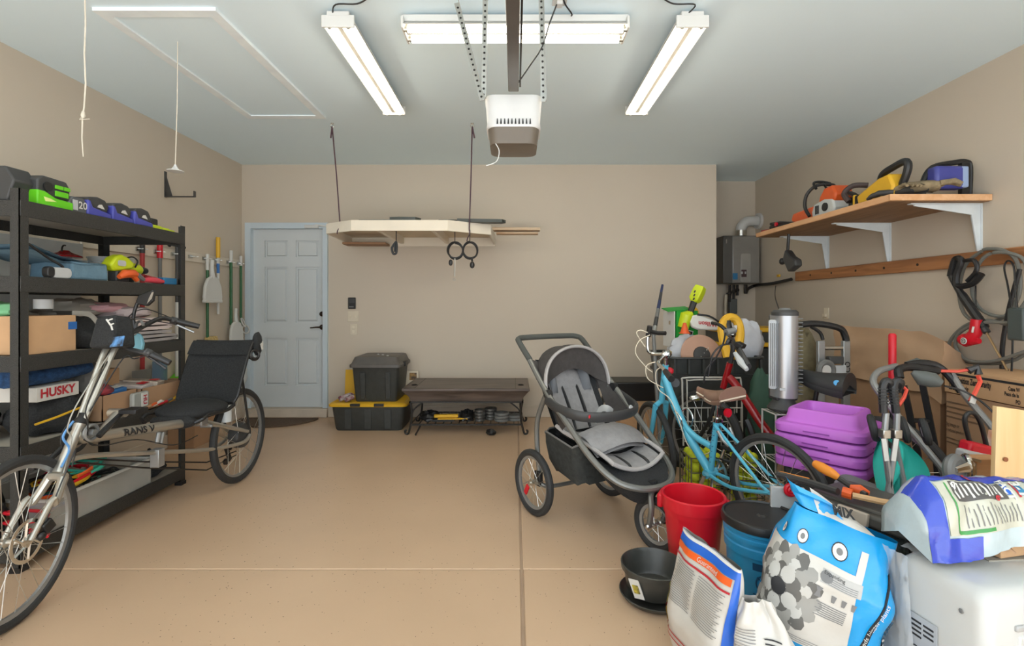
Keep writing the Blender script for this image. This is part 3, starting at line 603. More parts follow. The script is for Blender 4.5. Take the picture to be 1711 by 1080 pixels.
folded(2.93, 3.43, z, .075, GREYM, 'grey felt mat folded flat on the third shelf')
folded(2.95, 3.38, z + .078, .085, EDGE, 'pinkish grey mat folded loosely on top of the felt mat')
cloth('folded_cloth', 'pale mauve blanket lying over the folded mats', (-2.58, 3.20, z + .163), (.16, .17, .045), mat('mauve', (186, 172, 172), .9), 17, .2)
# ---- fourth shelf
z = SZ[3]
NAVY = mat('navy_towel', (34, 66, 104), .95, var=.35, scale=40, bump=.5, bscale=120)
t = thing('rolled_towel', 'rolled navy blue towel stuffed under the third shelf', 'towel', (-2.5, 2.62, z + .26))
obj('roll', B().tube(smooth_path([(-2.50, 2.40, z + .315), (-2.49, 2.55, z + .31), (-2.48, 2.68, z + .315), (-2.49, 2.82, z + .325)], 5), .045, 14, sx=1.4), NAVY, t, world=True, sm=60)
t = thing('tool_box', 'pale grey carton with big red capitals under the navy towel', 'box', (-2.46, 2.60, z + .2))
obj('carton', B().bb(-2.60, -2.40, 2.46, 2.70, z + .19, z + .262), mat('pale_carton', (206, 202, 194), .7), t, world=True, bevel=.003)
obj('lettering', text_b('HUSKY', .062, face_m((-2.398, 2.575, z + .228), (0, 1, 0), (0, 0, 1)), bold=.002), mat('print_red', (178, 40, 50), .6), t, world=True)
t = thing('duffel_bag', 'black duffel bag with a yellow zip on the fourth shelf', 'bag', (-2.52, 2.6, z))
obj('body', B().blob((-2.53, 2.66, z + .09), (.15, .18, .13), 21, .2, 2.6, 32, .35), FABRIC, t, world=True, sm=60)
obj('zip', B().tube(smooth_path([(-2.388, 2.44, z + .085), (-2.372, 2.54, z + .10), (-2.372, 2.66, z + .118), (-2.39, 2.78, z + .125)], 5), .006, 6), YELLOW, t, world=True)
cloth('cloth_bundle', 'grey crumpled cloth between the towel and the tan box', (-2.56, 2.93, z + .12), (.09, .085, .13), mat('slate_cloth', (118, 118, 116), .9), 23, .3)
rbox('small_box', 'small plain tan box beyond the grey cloth, fourth shelf', 'box', -2.72, -2.58, 3.06, 3.20, z + .15, z + .27, CARD, .003)
def tray(x0, x1, y0, y1, z0, h, lab, m, tilt=0):
    b = B().bb(x0, x1, y0, y1, z0, z0 + .006)
    for (a, c, d, e) in ((x0, x0 + .005, y0, y1), (x1 - .005, x1, y0, y1), (x0, x1, y0, y0 + .005), (x0, x1, y1 - .005, y1)): b.bb(a, c, d, e, z0, z0 + h)
    return solo('cardboard_tray', b, m, lab, 'tray')
tray(-2.90, -2.39, 2.84, 3.10, z, .15, 'deep brown cardboard tray in the middle of the fourth shelf', CARDD)
tray(-2.90, -2.375, 3.12, 3.48, z, .145, 'shallow cardboard tray holding the red-printed packs, fourth shelf', CARDD)
t = thing('clear_pack', 'clear bag with a white red-lettered card at the tray edge', 'package', (-2.36, 3.06, z + .04))
obj('bag', B().prism(rrect(.13, .10, .015), .03, face_m((-2.352, 3.07, z + .085), (0, 1, 0), (0, 0, 1))), mat('foggy_plastic', (176, 178, 172), .25, alpha=.75), t, world=True, bevel=.008)
obj('card', B().box((-2.334, 3.09, z + .085), (.004, .05, .085)), PAPER, t, world=True)
obj('lettering', text_b('HU', .042, face_m((-2.331, 3.09, z + .085), (0, 0, -1), (0, 1, 0)), bold=.0015), mat('print_red', (178, 40, 50)), t, world=True)
for k, (y, dz, c, lab) in enumerate(((3.0, .14, (60, 116, 176), 'blue and white flat pack on the brown tray'), (3.22, .13, (206, 196, 190), 'white leaflet with red print in the shallow tray'), (3.33, .135, (190, 176, 160), 'beige pack at the far end of the shallow tray'))):
    t = thing('package', lab, 'package', (-2.52, y, z + dz)); obj('pack', B().box((-2.52, y, z + dz + .02), (.2, .12, .03), (4 - 3 * k, 6, 8 * k)), mat('pack%d' % k, c, .5), t, world=True, bevel=.004)
    obj('band', B().box((-2.46, y + .02, z + dz + .036), (.04, .07, .003), (4 - 3 * k, 6, 8 * k)), RED if k != 0 else PAPER, t, world=True)
cloth('cloth_bundle', 'small black and red pouch on the brown tray', (-2.46, 2.90, z + .15), (.07, .06, .035), mat('pouch', (70, 48, 50), .8, col2=(170, 50, 60), scale=9), 27, .2, 'pouch')
for k in range(6):
    y = 3.16 + .05 * k; a = Vector((-2.37, y, z + .012)); 
    solo('hand_tool', B().tube([a + Vector((0, -.05, .005)), a + Vector((0, .02, .012 + .006 * (k % 3))), a + Vector((-.01, .08, .008))], [.006, .01, .005], 7), [CARD, ORANGE, PAPER, RED, MDGREY, YELLOW][k], ['tan-handled chisel first along the tray edge', 'orange-handled tool lying along the tray edge', 'white-handled tool lying along the tray edge', 'red-handled tool lying along the tray edge', 'grey-handled tool lying along the tray edge', 'yellow-handled tool last along the tray edge'][k], 'hand tool')
cloth('bag', 'shiny black rubbish bag at the near end of the fourth shelf', (-2.74, 2.44, z), (.14, .08, .16), mat('bin_bag', (26, 26, 28), .25, var=.2, bump=.6, bscale=14), 31, .25, 'bag')
# ---- bottom shelf
z = SZ[4]
t = thing('clear_bin', 'clear plastic bin of tangled cords on the bottom shelf', 'bin', (-2.5, 2.85, z))
cb = B()
for (a, c, d, e) in ((-2.86, -2.85, 2.50, 3.20), (-2.385, -2.375, 2.50, 3.20), (-2.86, -2.375, 2.50, 2.51), (-2.86, -2.375, 3.19, 3.20)): cb.bb(a, c, d, e, z, z + .16)
obj('walls', cb.bb(-2.86, -2.375, 2.50, 3.20, z, z + .006), mat('bin_clear', (206, 204, 196), .2, alpha=.4), t, world=True)
obj('rim', B().bb(-2.875, -2.36, 2.49, 2.505, z + .155, z + .168).bb(-2.875, -2.36, 3.195, 3.21, z + .155, z + .168).bb(-2.875, -2.86, 2.49, 3.21, z + .155, z + .168).bb(-2.375, -2.36, 2.49, 3.21, z + .155, z + .168), mat('bin_rim', (206, 206, 200), .3, alpha=.8), t, world=True)
rnd = random.Random(4)
CABLES = [(BLACKP, 'black'), (DKGREY, 'dark grey'), (RED, 'red'), (YELLOW, 'yellow'), (BLACKP, 'black'), (mat('teal_cable', (60, 176, 150), .5), 'teal'), (mat('blue_cable', (60, 90, 170), .5), 'blue'), (ORANGE, 'orange'), (DKGREY, 'dark grey'), (BLACKP, 'black')]
for k in range(16):
    m, cn = CABLES[k % 10]; cxx, cyy = -2.60 + rnd.uniform(-.08, .10), 2.84 + rnd.uniform(-.2, .22); pts = []
    a0 = rnd.uniform(0, 6); rr = rnd.uniform(.07, .12)
    zz = z + .03 + k * .011
    for i in range(26): a = a0 + i * .5; pts.append((cxx + (rr + .02 * math.sin(i)) * math.cos(a), min(3.17, max(2.53, cyy + (rr * 1.3 + .03 * math.sin(i * 1.7)) * math.sin(a))), zz + .012 * math.sin(i * 1.1 + k)))
    solo('cord', B().tube(pts, .007, 5), m, cn + ' cord tangled inside the clear bin, bottom shelf', 'cord', group='cords coiled in the clear bin')
for k, (m, y0, y1, dz, lab) in enumerate(((RED, 2.62, 2.80, .20, 'red cord draped over the near rim of the clear bin'), (YELLOW, 2.60, 2.76, .185, 'yellow cord draped over the near rim of the clear bin'), (mat('teal_cable', (60, 176, 150)), 2.76, 2.86, .215, 'teal cord loop standing up from the clear bin'), (ORANGE, 2.68, 2.78, .225, 'orange cord bend on top of the clear bin'))):
    solo('cord', B().tube(smooth_path([(-2.39, y0, z + dz), (-2.385, (y0 + y1) / 2, z + dz + .01), (-2.40, y1, z + dz + .015), (-2.43, y1 + .02, z + dz - .01), (-2.45, y1 - .03, z + dz - .03)], 5), .008, 6), m, lab, 'cord')
cloth('gear', 'black headlamp gear at the far end of the bottom shelf', (-2.50, 3.35, z), (.09, .10, .09), FABRIC, 33, .35, 'gear')
cloth('bag', 'second shiny black rubbish bag low at the near end of the rack', (-2.70, 2.42, z), (.17, .065, .18), mat('bin_bag', (26, 26, 28)), 35, .25, 'bag')
solo('cord', B().tube([(-2.42 + .1 * math.cos(i * .45), 2.43 + .045 * math.sin(i * .45), z + .012 + i * .0035) for i in range(40)], .008, 6), RED, 'red cord coil by the near post of the bottom shelf', 'cord')

# ================================================================ tool rail on the left wall
rl = thing('tool_rail', 'long white board with tool clips on the left wall', 'rail', (XL, 4.5, 1.69))
obj('board', B().bb(XL, XL + .018, 3.5, 5.50, 1.69, 1.78), mat('rail_board', (214, 204, 188), .6), rl, world=True, bevel=.003)
TP = [(226, 4.016), (256, 4.215), (285, 4.427), (313, 4.66), (337, 4.866), (355, 5.04), (377, 5.27), (394, 5.46)]
for px, y in TP:
    cb = B().box((XL + .024, y, 1.735), (.014, .05, .03))
    for s in (-1, 1): cb.tube(smooth_path([(XL + .03, y + s * .012, 1.735), (XL + .045, y + s * .03, 1.735), (XL + .07, y + s * .018, 1.735), (XL + .085, y + s * .028, 1.735)], 3), .0045, 6)
    obj('clip', cb, STEEL, rl, world=True)
tx = XL + .058
def pole(t, y, segs):
    for nm, z0, z1, r, m in segs: obj(nm, B().cyl((tx, y, z0), (tx, y, z1), r, 10), m, t, world=True)
DKGREEN = mat('green_pole', (26, 92, 44), .4)
def zc_(py, y): return CAMZ - (py - VY) / FPX * y
t = thing('shovel', 'red-handled long shovel hanging first on the tool rail', 'shovel', (tx, 4.016, .3)); y = 4.016
pole(t, y, [('grip', 1.70, 1.82, .019, BLACKP), ('handle', .75, 1.70, .017, mat('red_wood', (168, 46, 46), .5))]); obj('blade', B().grid(lambda u, v: (tx + .03 * math.sin(PI * u), y + (u - .5) * .22 * (1 - .5 * v * v), .75 - .32 * v), 6, 5), MDGREY, t, world=True)
y = 4.215; t = thing('spade', 'grey-shafted spade with a red grip on the tool rail', 'spade', (tx, y, .3))
pole(t, y, [('grip', 1.68, 1.83, .022, RED), ('handle', .80, 1.68, .015, MDGREY)]); obj('blade', B().grid(lambda u, v: (tx + .02 * math.sin(PI * u), y + (u - .5) * .18, .80 - .34 * v), 6, 4), mat('blue_steel', (110, 140, 170), .4, .4), t, world=True)
y = 4.427; t = thing('edger', 'T-handled edger with a white lower shaft on the tool rail', 'edger', (tx, y, .3))
pole(t, y, [('upper_shaft', 1.30, 1.80, .014, DKGREY), ('lower_shaft', .55, 1.30, .016, WHITE)]); obj('t_handle', B().tube([(tx, y - .10, 1.80), (tx, y - .08, 1.815), (tx, y + .08, 1.815), (tx, y + .10, 1.80)], .015, 8), BLACKP, t, world=True); obj('head', B().lathe([(0, -.01), (.1, -.01), (.1, .01), (0, .01)], frame((tx, y, .5), (1, 0, 0)), 20), MDGREY, t, world=True)
y = 4.866; t = thing('corn_broom', 'green-handled straw broom hanging behind the white dustpan', 'broom', (tx, y, .6))
pole(t, y, [('grip', 1.62, 1.78, .016, WHITE), ('handle', .95, 1.64, .013, DKGREEN)]); obj('straw_head', B().box((tx, y + .06, .84), (.07, .30, .24), taper=(.7, .45)), mat('straw', (206, 180, 120), .9, var=.2, scale=60, bump=.5, bscale=120), t, world=True, bevel=.01)
t = thing('dustpan', 'large white dustpan hanging from the tool rail', 'dustpan', (tx + .05, y, 1.28))
def dp(y, z0, s, t, m=WHITE, x=tx + .045):
    o = [(-.13, .0), (.13, .0), (.145, .05), (.13, .16), (.085, .235), (.03, .26), (-.03, .26), (-.085, .235), (-.13, .16), (-.145, .05)]
    obj('pan', B().prism([(a * s, b_ * s) for a, b_ in o], .03 * s, face_m((x, y, z0), (0, 1, 0), (0, 0, 1))), m, t, world=True, bevel=.01)
    obj('lip', B().prism(rrect(.27 * s, .03 * s, .01 * s), .04 * s, face_m((x, y, z0 + .012), (0, 1, 0), (0, 0, 1))), m, t, world=True, bevel=.004)
    obj('handle', B().tube(smooth_path([(x, y, z0 + .24 * s), (x, y - .012, z0 + .34 * s), (x, y - .004, z0 + .42 * s)], 4), [.024 * s, .024 * s, .022 * s, .02 * s, .018 * s, .018 * s, .018 * s, .017 * s, .016 * s], 8), m, t, world=True)
dp(y + .01, 1.30, 1.0, t)
y = 5.04; t = thing('window_pole', 'thin white pole with a yellow grip on the tool rail', 'pole', (tx, y, 1.1)); pole(t, y, [('grip', 1.76, 1.97, .02, YELLOW), ('sleeve', 1.60, 1.70, .0145, mat('strap_blue', (60, 120, 190))), ('handle', 1.18, 1.76, .013, WHITE)])
y = 5.27; t = thing('lobby_dustpan', 'green-poled white upright dustpan on the tool rail', 'dustpan', (tx, y, .8)); pole(t, y, [('grip', 1.73, 1.86, .017, WHITE), ('handle', 1.06, 1.74, .015, DKGREEN)]); dp(y + .02, .88, .85, t)
y = 5.46; t = thing('mop', 'green-poled mop with white wire clamp, last on the tool rail', 'mop', (tx, y, .5)); pole(t, y, [('grip', 1.71, 1.82, .014, WHITE), ('handle', .62, 1.72, .013, DKGREEN)])
obj('clamp', B().torus((tx + .03, y - .01, 1.08), .05, .008, (1, .3, .4), 18, 6).torus((tx + .035, y + .03, 1.0), .045, .008, (1, -.4, .2), 18, 6), WHITE, t, world=True); obj('mop_head', B().blob((tx, y, .5), (.05, .1, .14), 2, .25, 5, 16), WHITE, t, world=True)
solo('hand_dustpan', B().prism([(-.13, 0), (.11, .02), (.11, .06), (.0, .075), (-.05, .04)], .16, face_m((XL + .09, 4.52, .62), (0, 1, 0), (0, 0, 1))), GREEN, 'bright green hand dustpan by the left wall beyond the rack', 'dustpan', bevel=.006)
solo('carton', B().bb(XL + .02, XL + .26, 4.36, 4.68, 0, .62), CARDD, 'tall brown carton under the green hand dustpan', 'box', bevel=.004)
# ================================================================ wheels (shared by the bikes and the stroller)
_spoke = {}
def wheel(parent, c, R, tr, hub_r=.02, hub_w=.09, n=24, steer=0.0, rim_m=None, tire_m=None, spoke_m=None, rim_w=.02, lean=0.0, hub_m=None, disc=False, whitewall=False):
    """wheel in the local xz plane of its thing: tyre mesh > rim, hub, spokes"""
    tire = obj('wheel', B().torus((0, 0, 0), R - tr, tr, (0, 1, 0), 48, 10), tire_m or RUBBER, parent); tire.location = c; tire.rotation_euler = (lean, 0, steer)
    rr = R - 2 * tr + .004
    prof = [(rr, -rim_w / 2), (rr + .004, -rim_w / 2), (rr + .004, rim_w / 2), (rr, rim_w / 2), (rr - .016, rim_w * .3), (rr - .016, -rim_w * .3), (rr, -rim_w / 2)]
    obj('rim', B().lathe(prof, frame((0, 0, 0), (0, 1, 0)), 48), rim_m or ALU, tire)
    obj('hub', B().lathe([(0, -hub_w / 2), (.008, -hub_w / 2), (.008, -hub_w * .36), (hub_r, -hub_w * .34), (hub_r, -hub_w * .30), (hub_r * .6, -hub_w * .25), (hub_r * .6, hub_w * .25), (hub_r, hub_w * .30), (hub_r, hub_w * .34), (.008, hub_w * .36), (.008, hub_w / 2), (0, hub_w / 2)], frame((0, 0, 0), (0, 1, 0)), 20), hub_m or STEEL, tire)
    for i in range(n):
        a = 2 * PI * i / n; s = 1 if i % 2 else -1; d = (1 if (i // 2) % 2 else -1) * .9
        key = (round(R, 3), round(hub_r, 3), s, d)
        if key not in _spoke:
            o = obj('spoke', B().tube([(hub_r * math.cos(-d), s * hub_w * .32, hub_r * math.sin(-d)), (rr - .01, 0, 0)], .0016, 4), spoke_m or STEEL, tire); _spoke[key] = o.data
        else:
            o = bpy.data.objects.new('spoke', _spoke[key]); COL.objects.link(o); o.parent = tire
        o.rotation_euler = (0, a, 0)
    if disc:
        dm = B(); dm.lathe([(.07, -.001), (.085, -.001), (.085, .001), (.07, .001), (.07, -.001)], frame((0, disc, 0), (0, 1, 0)), 36)
        for k in range(6): a = 2 * PI * k / 6; dm.tube([(.02 * math.cos(a), disc, .02 * math.sin(a)), (.073 * math.cos(a + .5), disc, .073 * math.sin(a + .5))], .005, 4)
        dm.lathe([(.012, -.003), (.026, -.003), (.026, .003), (.012, .003)], frame((0, disc, 0), (0, 1, 0)), 20)
        obj('brake_disc', dm, CHROME, tire)
    if whitewall: obj('reflective_band', B().torus((0, 0, 0), R - 2 * tr + .010, .003, (0, 1, 0), 48, 6), PAPER, tire)
    return tire

# ================================================================ recumbent bike, front wheel towards the camera
BXX = -2.0
rb = thing('recumbent_bike', 'long silver recumbent bicycle parked along the storage rack', 'bicycle', (BXX, 3.56, 0), -90)
# local: x forward (towards the camera), y to the rider's left (right in the photo), z up
def L(px, py, dx=0.0):
    """local point of the bike's mid plane (shifted dx to world x) seen at this pixel"""
    w = PX(px, py, BXX + dx); return Vector((3.56 - w.y, dx, w.z))
RH = Vector((0, 0, .335)); FH = Vector((1.60, 0, .335))
w1 = wheel(rb, RH, .335, .024, hub_r=.085, hub_w=.11, n=24, hub_m=DKGREY, whitewall=True)
w2 = wheel(rb, FH, .335, .021, hub_r=.02, n=28, steer=R_(9), whitewall=True, disc=.045)
hd0, hd1 = L(98, 790), L(135, 706)
hdv = (hd1 - hd0).normalized()
fk = B().tube([hd0 + hdv * .02, hd0 - hdv * .05], [.019, .021], 12)
obj('head_tube', B().tube([hd0, hd0 + hdv * .045, hd1 - hdv * .04, hd1], [.024, .021, .021, .024], 14), SILVER, rb)
for s in (-1, 1):
    pth = smooth_path([hd0 - hdv * .02 + Vector((0, s * .03, 0)), hd0 - hdv * .12 + Vector((.01, s * .048, 0)), Vector((FH.x - .10, s * .055, .46)), FH + Vector((-.01, s * .055, .0))], 5)
    obj('fork_blade', B().tube(pth, [.019 - .009 * i / (len(pth) - 1) for i in range(len(pth))], 10), SILVER, rb)
obj('fork_crown', B().tube([hd0 - hdv * .02 + Vector((0, -.035, 0)), hd0 - hdv * .015, hd0 - hdv * .02 + Vector((0, .035, 0))], .02, 10), SILVER, rb)
obj('brake_caliper', B().box(FH + Vector((-.075, .055, .03)), (.045, .035, .05), (0, 30, 0)).ball(FH + Vector((-.05, .06, .0)), (.018, .014, .018)), BLACKP, rb, bevel=.006)
mt = [L(140, 732), L(180, 727), L(230, 719), L(330, 704)]
obj('main_tube', B().tube([hd0.lerp(hd1, .75)] + mt, [.024, .027, .027, .027, .026], 14), SILVER, rb)
obj('lettering', text_b('RANS V', .05, None, fn=lambda x, y: (lambda p, q: p.lerp(q, .5 + x / ((q - p).length)) + Vector((0, math.sqrt(max(1e-6, .0284 ** 2 - y * y)), y)))(L(190, 725.3), L(258, 715)), bold=.0015, sx=1.25), INK, rb)
obj('lower_tube', B().tube(smooth_path([hd0 + hdv * .03, L(140, 763), L(250, 757), L(345, 752), RH + Vector((.10, .07, -.03)), RH + Vector((0, .075, .0))], 5), .0125, 10), SILVER, rb)
obj('lower_tube', B().tube(smooth_path([hd0 + hdv * .03, L(140, 763, -.03), L(250, 757, -.05), L(345, 752, -.06), RH + Vector((.10, -.07, -.03)), RH + Vector((0, -.075, .0))], 5), .0125, 10), SILVER, rb)
obj('rear_stay', B().tube([mt[-1], L(372, 712, .02), RH + Vector((.02, .07, .03))], [.02, .016, .012], 10), SILVER, rb)
obj('rear_stay', B().tube([mt[-1], L(372, 712, -.02), RH + Vector((.02, -.07, .03))], [.02, .016, .012], 10), SILVER, rb)
obj('seat_clamp', B().box(L(335, 703), (.07, .06, .06)).cyl(L(345, 712) + Vector((0, -.04, 0)), L(345, 712) + Vector((0, .04, 0)), .012, 10), ALU, rb, bevel=.008)
# boom, chainring and cranks
bb_ = L(197, 690); b0 = L(160, 735)
obj('boom', B().tube([b0, bb_], .021, 12).cyl(bb_ + Vector((0, -.04, 0)), bb_ + Vector((0, .04, 0)), .022, 14), SILVER, rb)
ck = B().lathe([(.058, -.002), (.078, -.0015), (.078, .0015), (.058, .002), (.058, -.002)], frame(b0 + Vector((.05, -.05, .03)), (0, 1, 0)), 40)
for k in range(5): a = 2 * PI * k / 5; ck.box(b0 + Vector((.05 + .035 * math.cos(a), -.05, .03 + .035 * math.sin(a))), (.07, .005, .014), (0, -math.degrees(a), 0))
obj('chainring', ck, DKGREY, rb)
ca = b0 + Vector((.05, 0, .03))
for s, dv in ((1, Vector((-.14, 0, .09))), (-1, Vector((.14, 0, -.09)))):
    cr = obj('crank', B().tube([ca + Vector((0, s * .055, 0)), ca + Vector((0, s * .065, 0)) + dv], [.014, .01], 8), BLACKP, rb)
    pc = ca + Vector((0, s * .11, 0)) + dv
    obj('pedal', B().box(pc, (.085, .085, .02)).cyl(pc + Vector((0, -s * .05, 0)), pc, .007, 8), BLACKP, cr, bevel=.004)
for py0, py1, zz in ((771, 773, 0), (778, 786, 0)):
    obj('chain', B().tube([L(126, py0 - 5, -.05), L(240, (py0 + py1) / 2, -.05), L(345, py1, -.05), L(395, (py1 + 735) / 2, -.05)], .0045, 6), IRON, rb)
obj('derailleur', B().box(RH + Vector((.05, -.055, -.12)), (.03, .014, .12), (0, 25, 0)).cyl(RH + Vector((.03, -.063, -.08)), RH + Vector((.03, -.047, -.08)), .022, 14).cyl(RH + Vector((.075, -.063, -.17)), RH + Vector((.075, -.047, -.17)), .022, 14), BLACKP, rb)
obj('hub_motor', B().lathe([(0, -.045), (.05, -.045), (.085, -.035), (.09, -.02), (.09, .02), (.085, .035), (.05, .045), (.02, .055), (0, .055)], frame(RH, (0, 1, 0)), 28), DKGREY, rb)
# shock under the seat
sk = B().cyl(L(266, 722), L(262, 742), .012, 10).cyl(L(272, 722), L(268, 742), .012, 10).box(L(263, 765), (.05, .05, .10))
obj('kickstand', sk, ALU, rb, bevel=.004)
# seat
def seat_p(u, v, th=0):
    """u across (0 = rider's right), v along: 0 front edge of cushion .. 1 backrest top"""
    path = [(.64, .565), (.58, .60), (.42, .585), (.30, .60), (.245, .68), (.20, .78), (.14, .90), (.085, .985), (.055, 1.015)]
    P_ = smooth_path([Vector((a, 0, b_)) for a, b_ in path], 4); i = v * (len(P_) - 1); k = min(int(i), len(P_) - 2); p = P_[k].lerp(P_[k + 1], i - k)
    wid = .30 if v < .06 else (.37 if v < .45 else .40)
    bow = .035 * (2 * u - 1) ** 2
    return Vector((p.x + bow * (1 if v > .4 else .1) - th, -.06 + (u - .5) * wid, p.z + bow * (.2 if v > .4 else .6) - th))
seat = obj('seat_back', B().grid(lambda u, v: seat_p(u, .40 + .60 * v), 10, 20).grid(lambda u, v: seat_p(u, .40 + .60 * v, .016), 10, 20), FABRIC, rb)
obj('headrest_cover', B().grid(lambda u, v: seat_p(u * 1.04 - .02, .78 + .22 * v) + Vector((.012 * math.sin(PI * u) + .006, 0, .006)), 10, 8).grid(lambda u, v: seat_p(u * 1.04 - .02, .78 + .22 * v, .03), 10, 8).tube([seat_p(u / 8, 1, .01) for u in range(9)], .02, 8), FABRIC, rb)
for s in (0, 1): obj('seat_frame', B().tube([seat_p(s, v / 16, .01) for v in range(17)], .012, 8), BLACKP, rb)
obj('seat_cushion', B().blob((.43, -.06, .615), (.20, .19, .062), 41, .06, 2, 28), FABRIC, rb, sm=60)
obj('seat_nose', B().blob((.60, -.06, .575), (.05, .14, .045), 42, .08, 2, 20), FABRIC, rb, sm=60)
obj('seat_strut', B().tube([seat_p(.85, .75, .02), RH + Vector((.02, .08, .05))], .008, 8), BLACKP, rb); obj('seat_strut', B().tube([seat_p(.15, .75, .02), RH + Vector((.02, -.08, .05))], .008, 8), BLACKP, rb)
obj('headrest_pouch', B().blob(seat_p(.98, .93) + Vector((-.055, .02, -.01)), (.045, .03, .085), 44, .1, 2, 16), FABRIC, rb); obj('lock_coil', B().torus(seat_p(.98, .80) + Vector((-.05, .03, -.02)), .035, .009, (.4, 1, 0), 20, 6).torus(seat_p(.98, .80) + Vector((-.045, .035, -.015)), .028, .007, (.5, 1, .2), 20, 6), BLACKP, rb)
obj('pouch_clip', B().box(seat_p(.99, .99) + Vector((-.05, .052, -.02)), (.012, .004, .035)).box(seat_p(.99, .90) + Vector((-.055, .054, -.02)), (.02, .004, .05), (0, 25, 0)), PAPER, rb)
obj('bottle', B().lathe([(0, 0), (.033, 0), (.033, .15), (.02, .17), (.014, .19), (0, .19)], Matrix.Translation(L(378, 690, .02) - Vector((0, 0, .06))), 16), mat('bottle_pale', (206, 212, 214), .3), rb); obj('bottle_band', B().cyl(L(378, 690, .02) + Vector((0, 0, .07)), L(378, 690, .02) + Vector((0, 0, .09)), .034, 16), mat('teal_blue', (38, 112, 158)), rb)
# steering riser and handlebars
r1 = L(183, 586)
for s in (-1, 1): obj('riser', B().tube(smooth_path([hd1 + Vector((0, s * .012, 0)), hd1.lerp(r1, .5) + Vector((0, s * .018, 0)), r1 + Vector((.0, s * .022, 0)), L(198, 572) + Vector((0, s * .02, 0))], 4), .013, 10), SILVER, rb)
obj('headset', B().lathe([(.02, 0), (.027, .004), (.027, .02), (.02, .03), (.02, .05)], frame(hd1 - hdv * .01, hdv), 16), BLACKP, rb)
cl = L(196, 572)
obj('stem_clamp', B().box(cl, (.06, .075, .045)), ALU, rb, bevel=.008)
def W(px, py, Y): w = PY(px, py, Y); return Vector((3.56 - w.y, w.x - BXX, w.z))
gA1, gA0 = W(284, 607, 2.48), W(252, 592, 2.46); gB1, gB0 = W(333, 546, 2.95), W(296, 537, 2.90)
obj('handlebar', B().tube(smooth_path([cl, W(215, 583, 2.45), W(232, 588, 2.45), gA0], 5), .0125, 10), BLACKP, rb)
obj('handlebar', B().tube(smooth_path([cl, W(215, 560, 2.55), W(250, 540, 2.75), W(272, 532, 2.84), gB0], 5), .0125, 10), BLACKP, rb)
for a, b_ in ((gA0, gA1), (gB0, gB1)):
    g = obj('grip', B().tube([a, a.lerp(b_, .3), b_], [.017, .017, .015], 12), BLACKP, rb)
    m_ = a - (b_ - a) * .28
    obj('shifter', B().tube([m_, a], [.02, .02], 12).ball(m_ + Vector((0, .02, -.005)), (.02, .018, .016), 10), DKGREY, rb)
    obj('brake_lever', B().tube(smooth_path([m_ + Vector((0, 0, -.015)), m_.lerp(b_, .35) + Vector((-.01, .0, -.03)), m_.lerp(b_, .75) + Vector((-.015, 0, -.045))], 4), .006, 6), ALU if b_ is gB1 else BLACKP, rb)
ms = [W(226, 552, 2.75), W(223, 530, 2.75), W(229, 508, 2.75), W(236, 499, 2.75)]
obj('mirror_arm', B().tube(smooth_path(ms, 4), .008, 8, sx=1.2), BLACKP, rb)
obj('mirror', B().prism([(-.05, -.012), (-.03, .022), (.05, .045), (.058, .03), (.045, -.02), (.01, -.045), (-.035, -.03)], .022, face_m(W(243, 499, 2.74), (0, 1, .12), (0, -.12, 1))), BLACKP, rb, bevel=.006)
obj('mirror_glass', B().prism([(.005, -.03), (.035, -.005), (.05, .03), (.04, .03), (.02, 0)], .002, face_m(W(243, 499, 2.725), (0, 1, .12), (0, -.12, 1))), STEEL, rb)
sh = W(226, 565, 2.68)
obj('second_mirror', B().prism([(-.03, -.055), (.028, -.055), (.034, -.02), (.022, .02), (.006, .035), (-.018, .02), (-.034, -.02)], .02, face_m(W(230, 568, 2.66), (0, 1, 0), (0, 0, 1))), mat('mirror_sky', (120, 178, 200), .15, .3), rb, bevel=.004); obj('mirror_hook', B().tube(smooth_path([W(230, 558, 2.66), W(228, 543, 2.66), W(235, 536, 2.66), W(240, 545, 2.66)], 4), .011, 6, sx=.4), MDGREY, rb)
bag = obj('handlebar_bag', B().box(W(190, 556, 2.44), (.13, .15, .16), (6, -10, -12), taper=(.8, .75)), FABRIC, rb, bevel=.02)
obj('bag_print', B().box(W(196, 571, 2.36), (.004, .07, .05), (6, -18, -12)), mat('print_blue', (96, 150, 206), .6, col2=(40, 44, 52), scale=30), rb)
for k, (x0, y0) in enumerate(((188, 540), (196, 546), (190, 538))): pass
obj('bag_logo', B().tube([W(178, 534, 2.335), W(186, 545, 2.335), W(188, 552, 2.335)], .004, 5).tube([W(180, 536, 2.335), W(188, 533, 2.335)], .0035, 5).tube([W(184, 543, 2.335), W(190, 541, 2.335)], .0035, 5), PAPER, rb)
CBL = [[cl + Vector((0, .02, 0)), W(215, 530, 2.7), W(240, 517, 2.85), W(270, 525, 2.9), gB0], [cl, W(205, 540, 2.5), W(235, 533, 2.7), W(262, 537, 2.8), gB0 + Vector((0, 0, -.02))], [cl, hd1 + Vector((.06, .05, .12)), hd1 + Vector((.10, .03, .0)), hd1 + Vector((.07, .02, -.06)), hd0 + Vector((.01, .03, 0))], [cl, hd1 + Vector((.03, .06, .1)), hd1 + Vector((.02, .05, 0)), L(150, 742), L(180, 742)], [gA0, W(225, 600, 2.44), W(205, 600, 2.42), hd1 + Vector((.0, .04, .05))], [L(140, 735, .03), L(170, 745, .03), L(230, 735, .03), L(290, 744, .03), L(330, 728, .03)], [FH + Vector((-.06, .06, .04)), FH + Vector((-.2, .06, .3)), hd0 + Vector((-.02, .04, .02))]]
for k, c in enumerate(CBL): obj('brake_cable', B().tube(smooth_path(c, 6), .003, 5), [BLACKP, BLACKP, mat('cable_grey', (170, 168, 160), .4), BLACKP, BLACKP, BLACKP, BLACKP][k], rb)
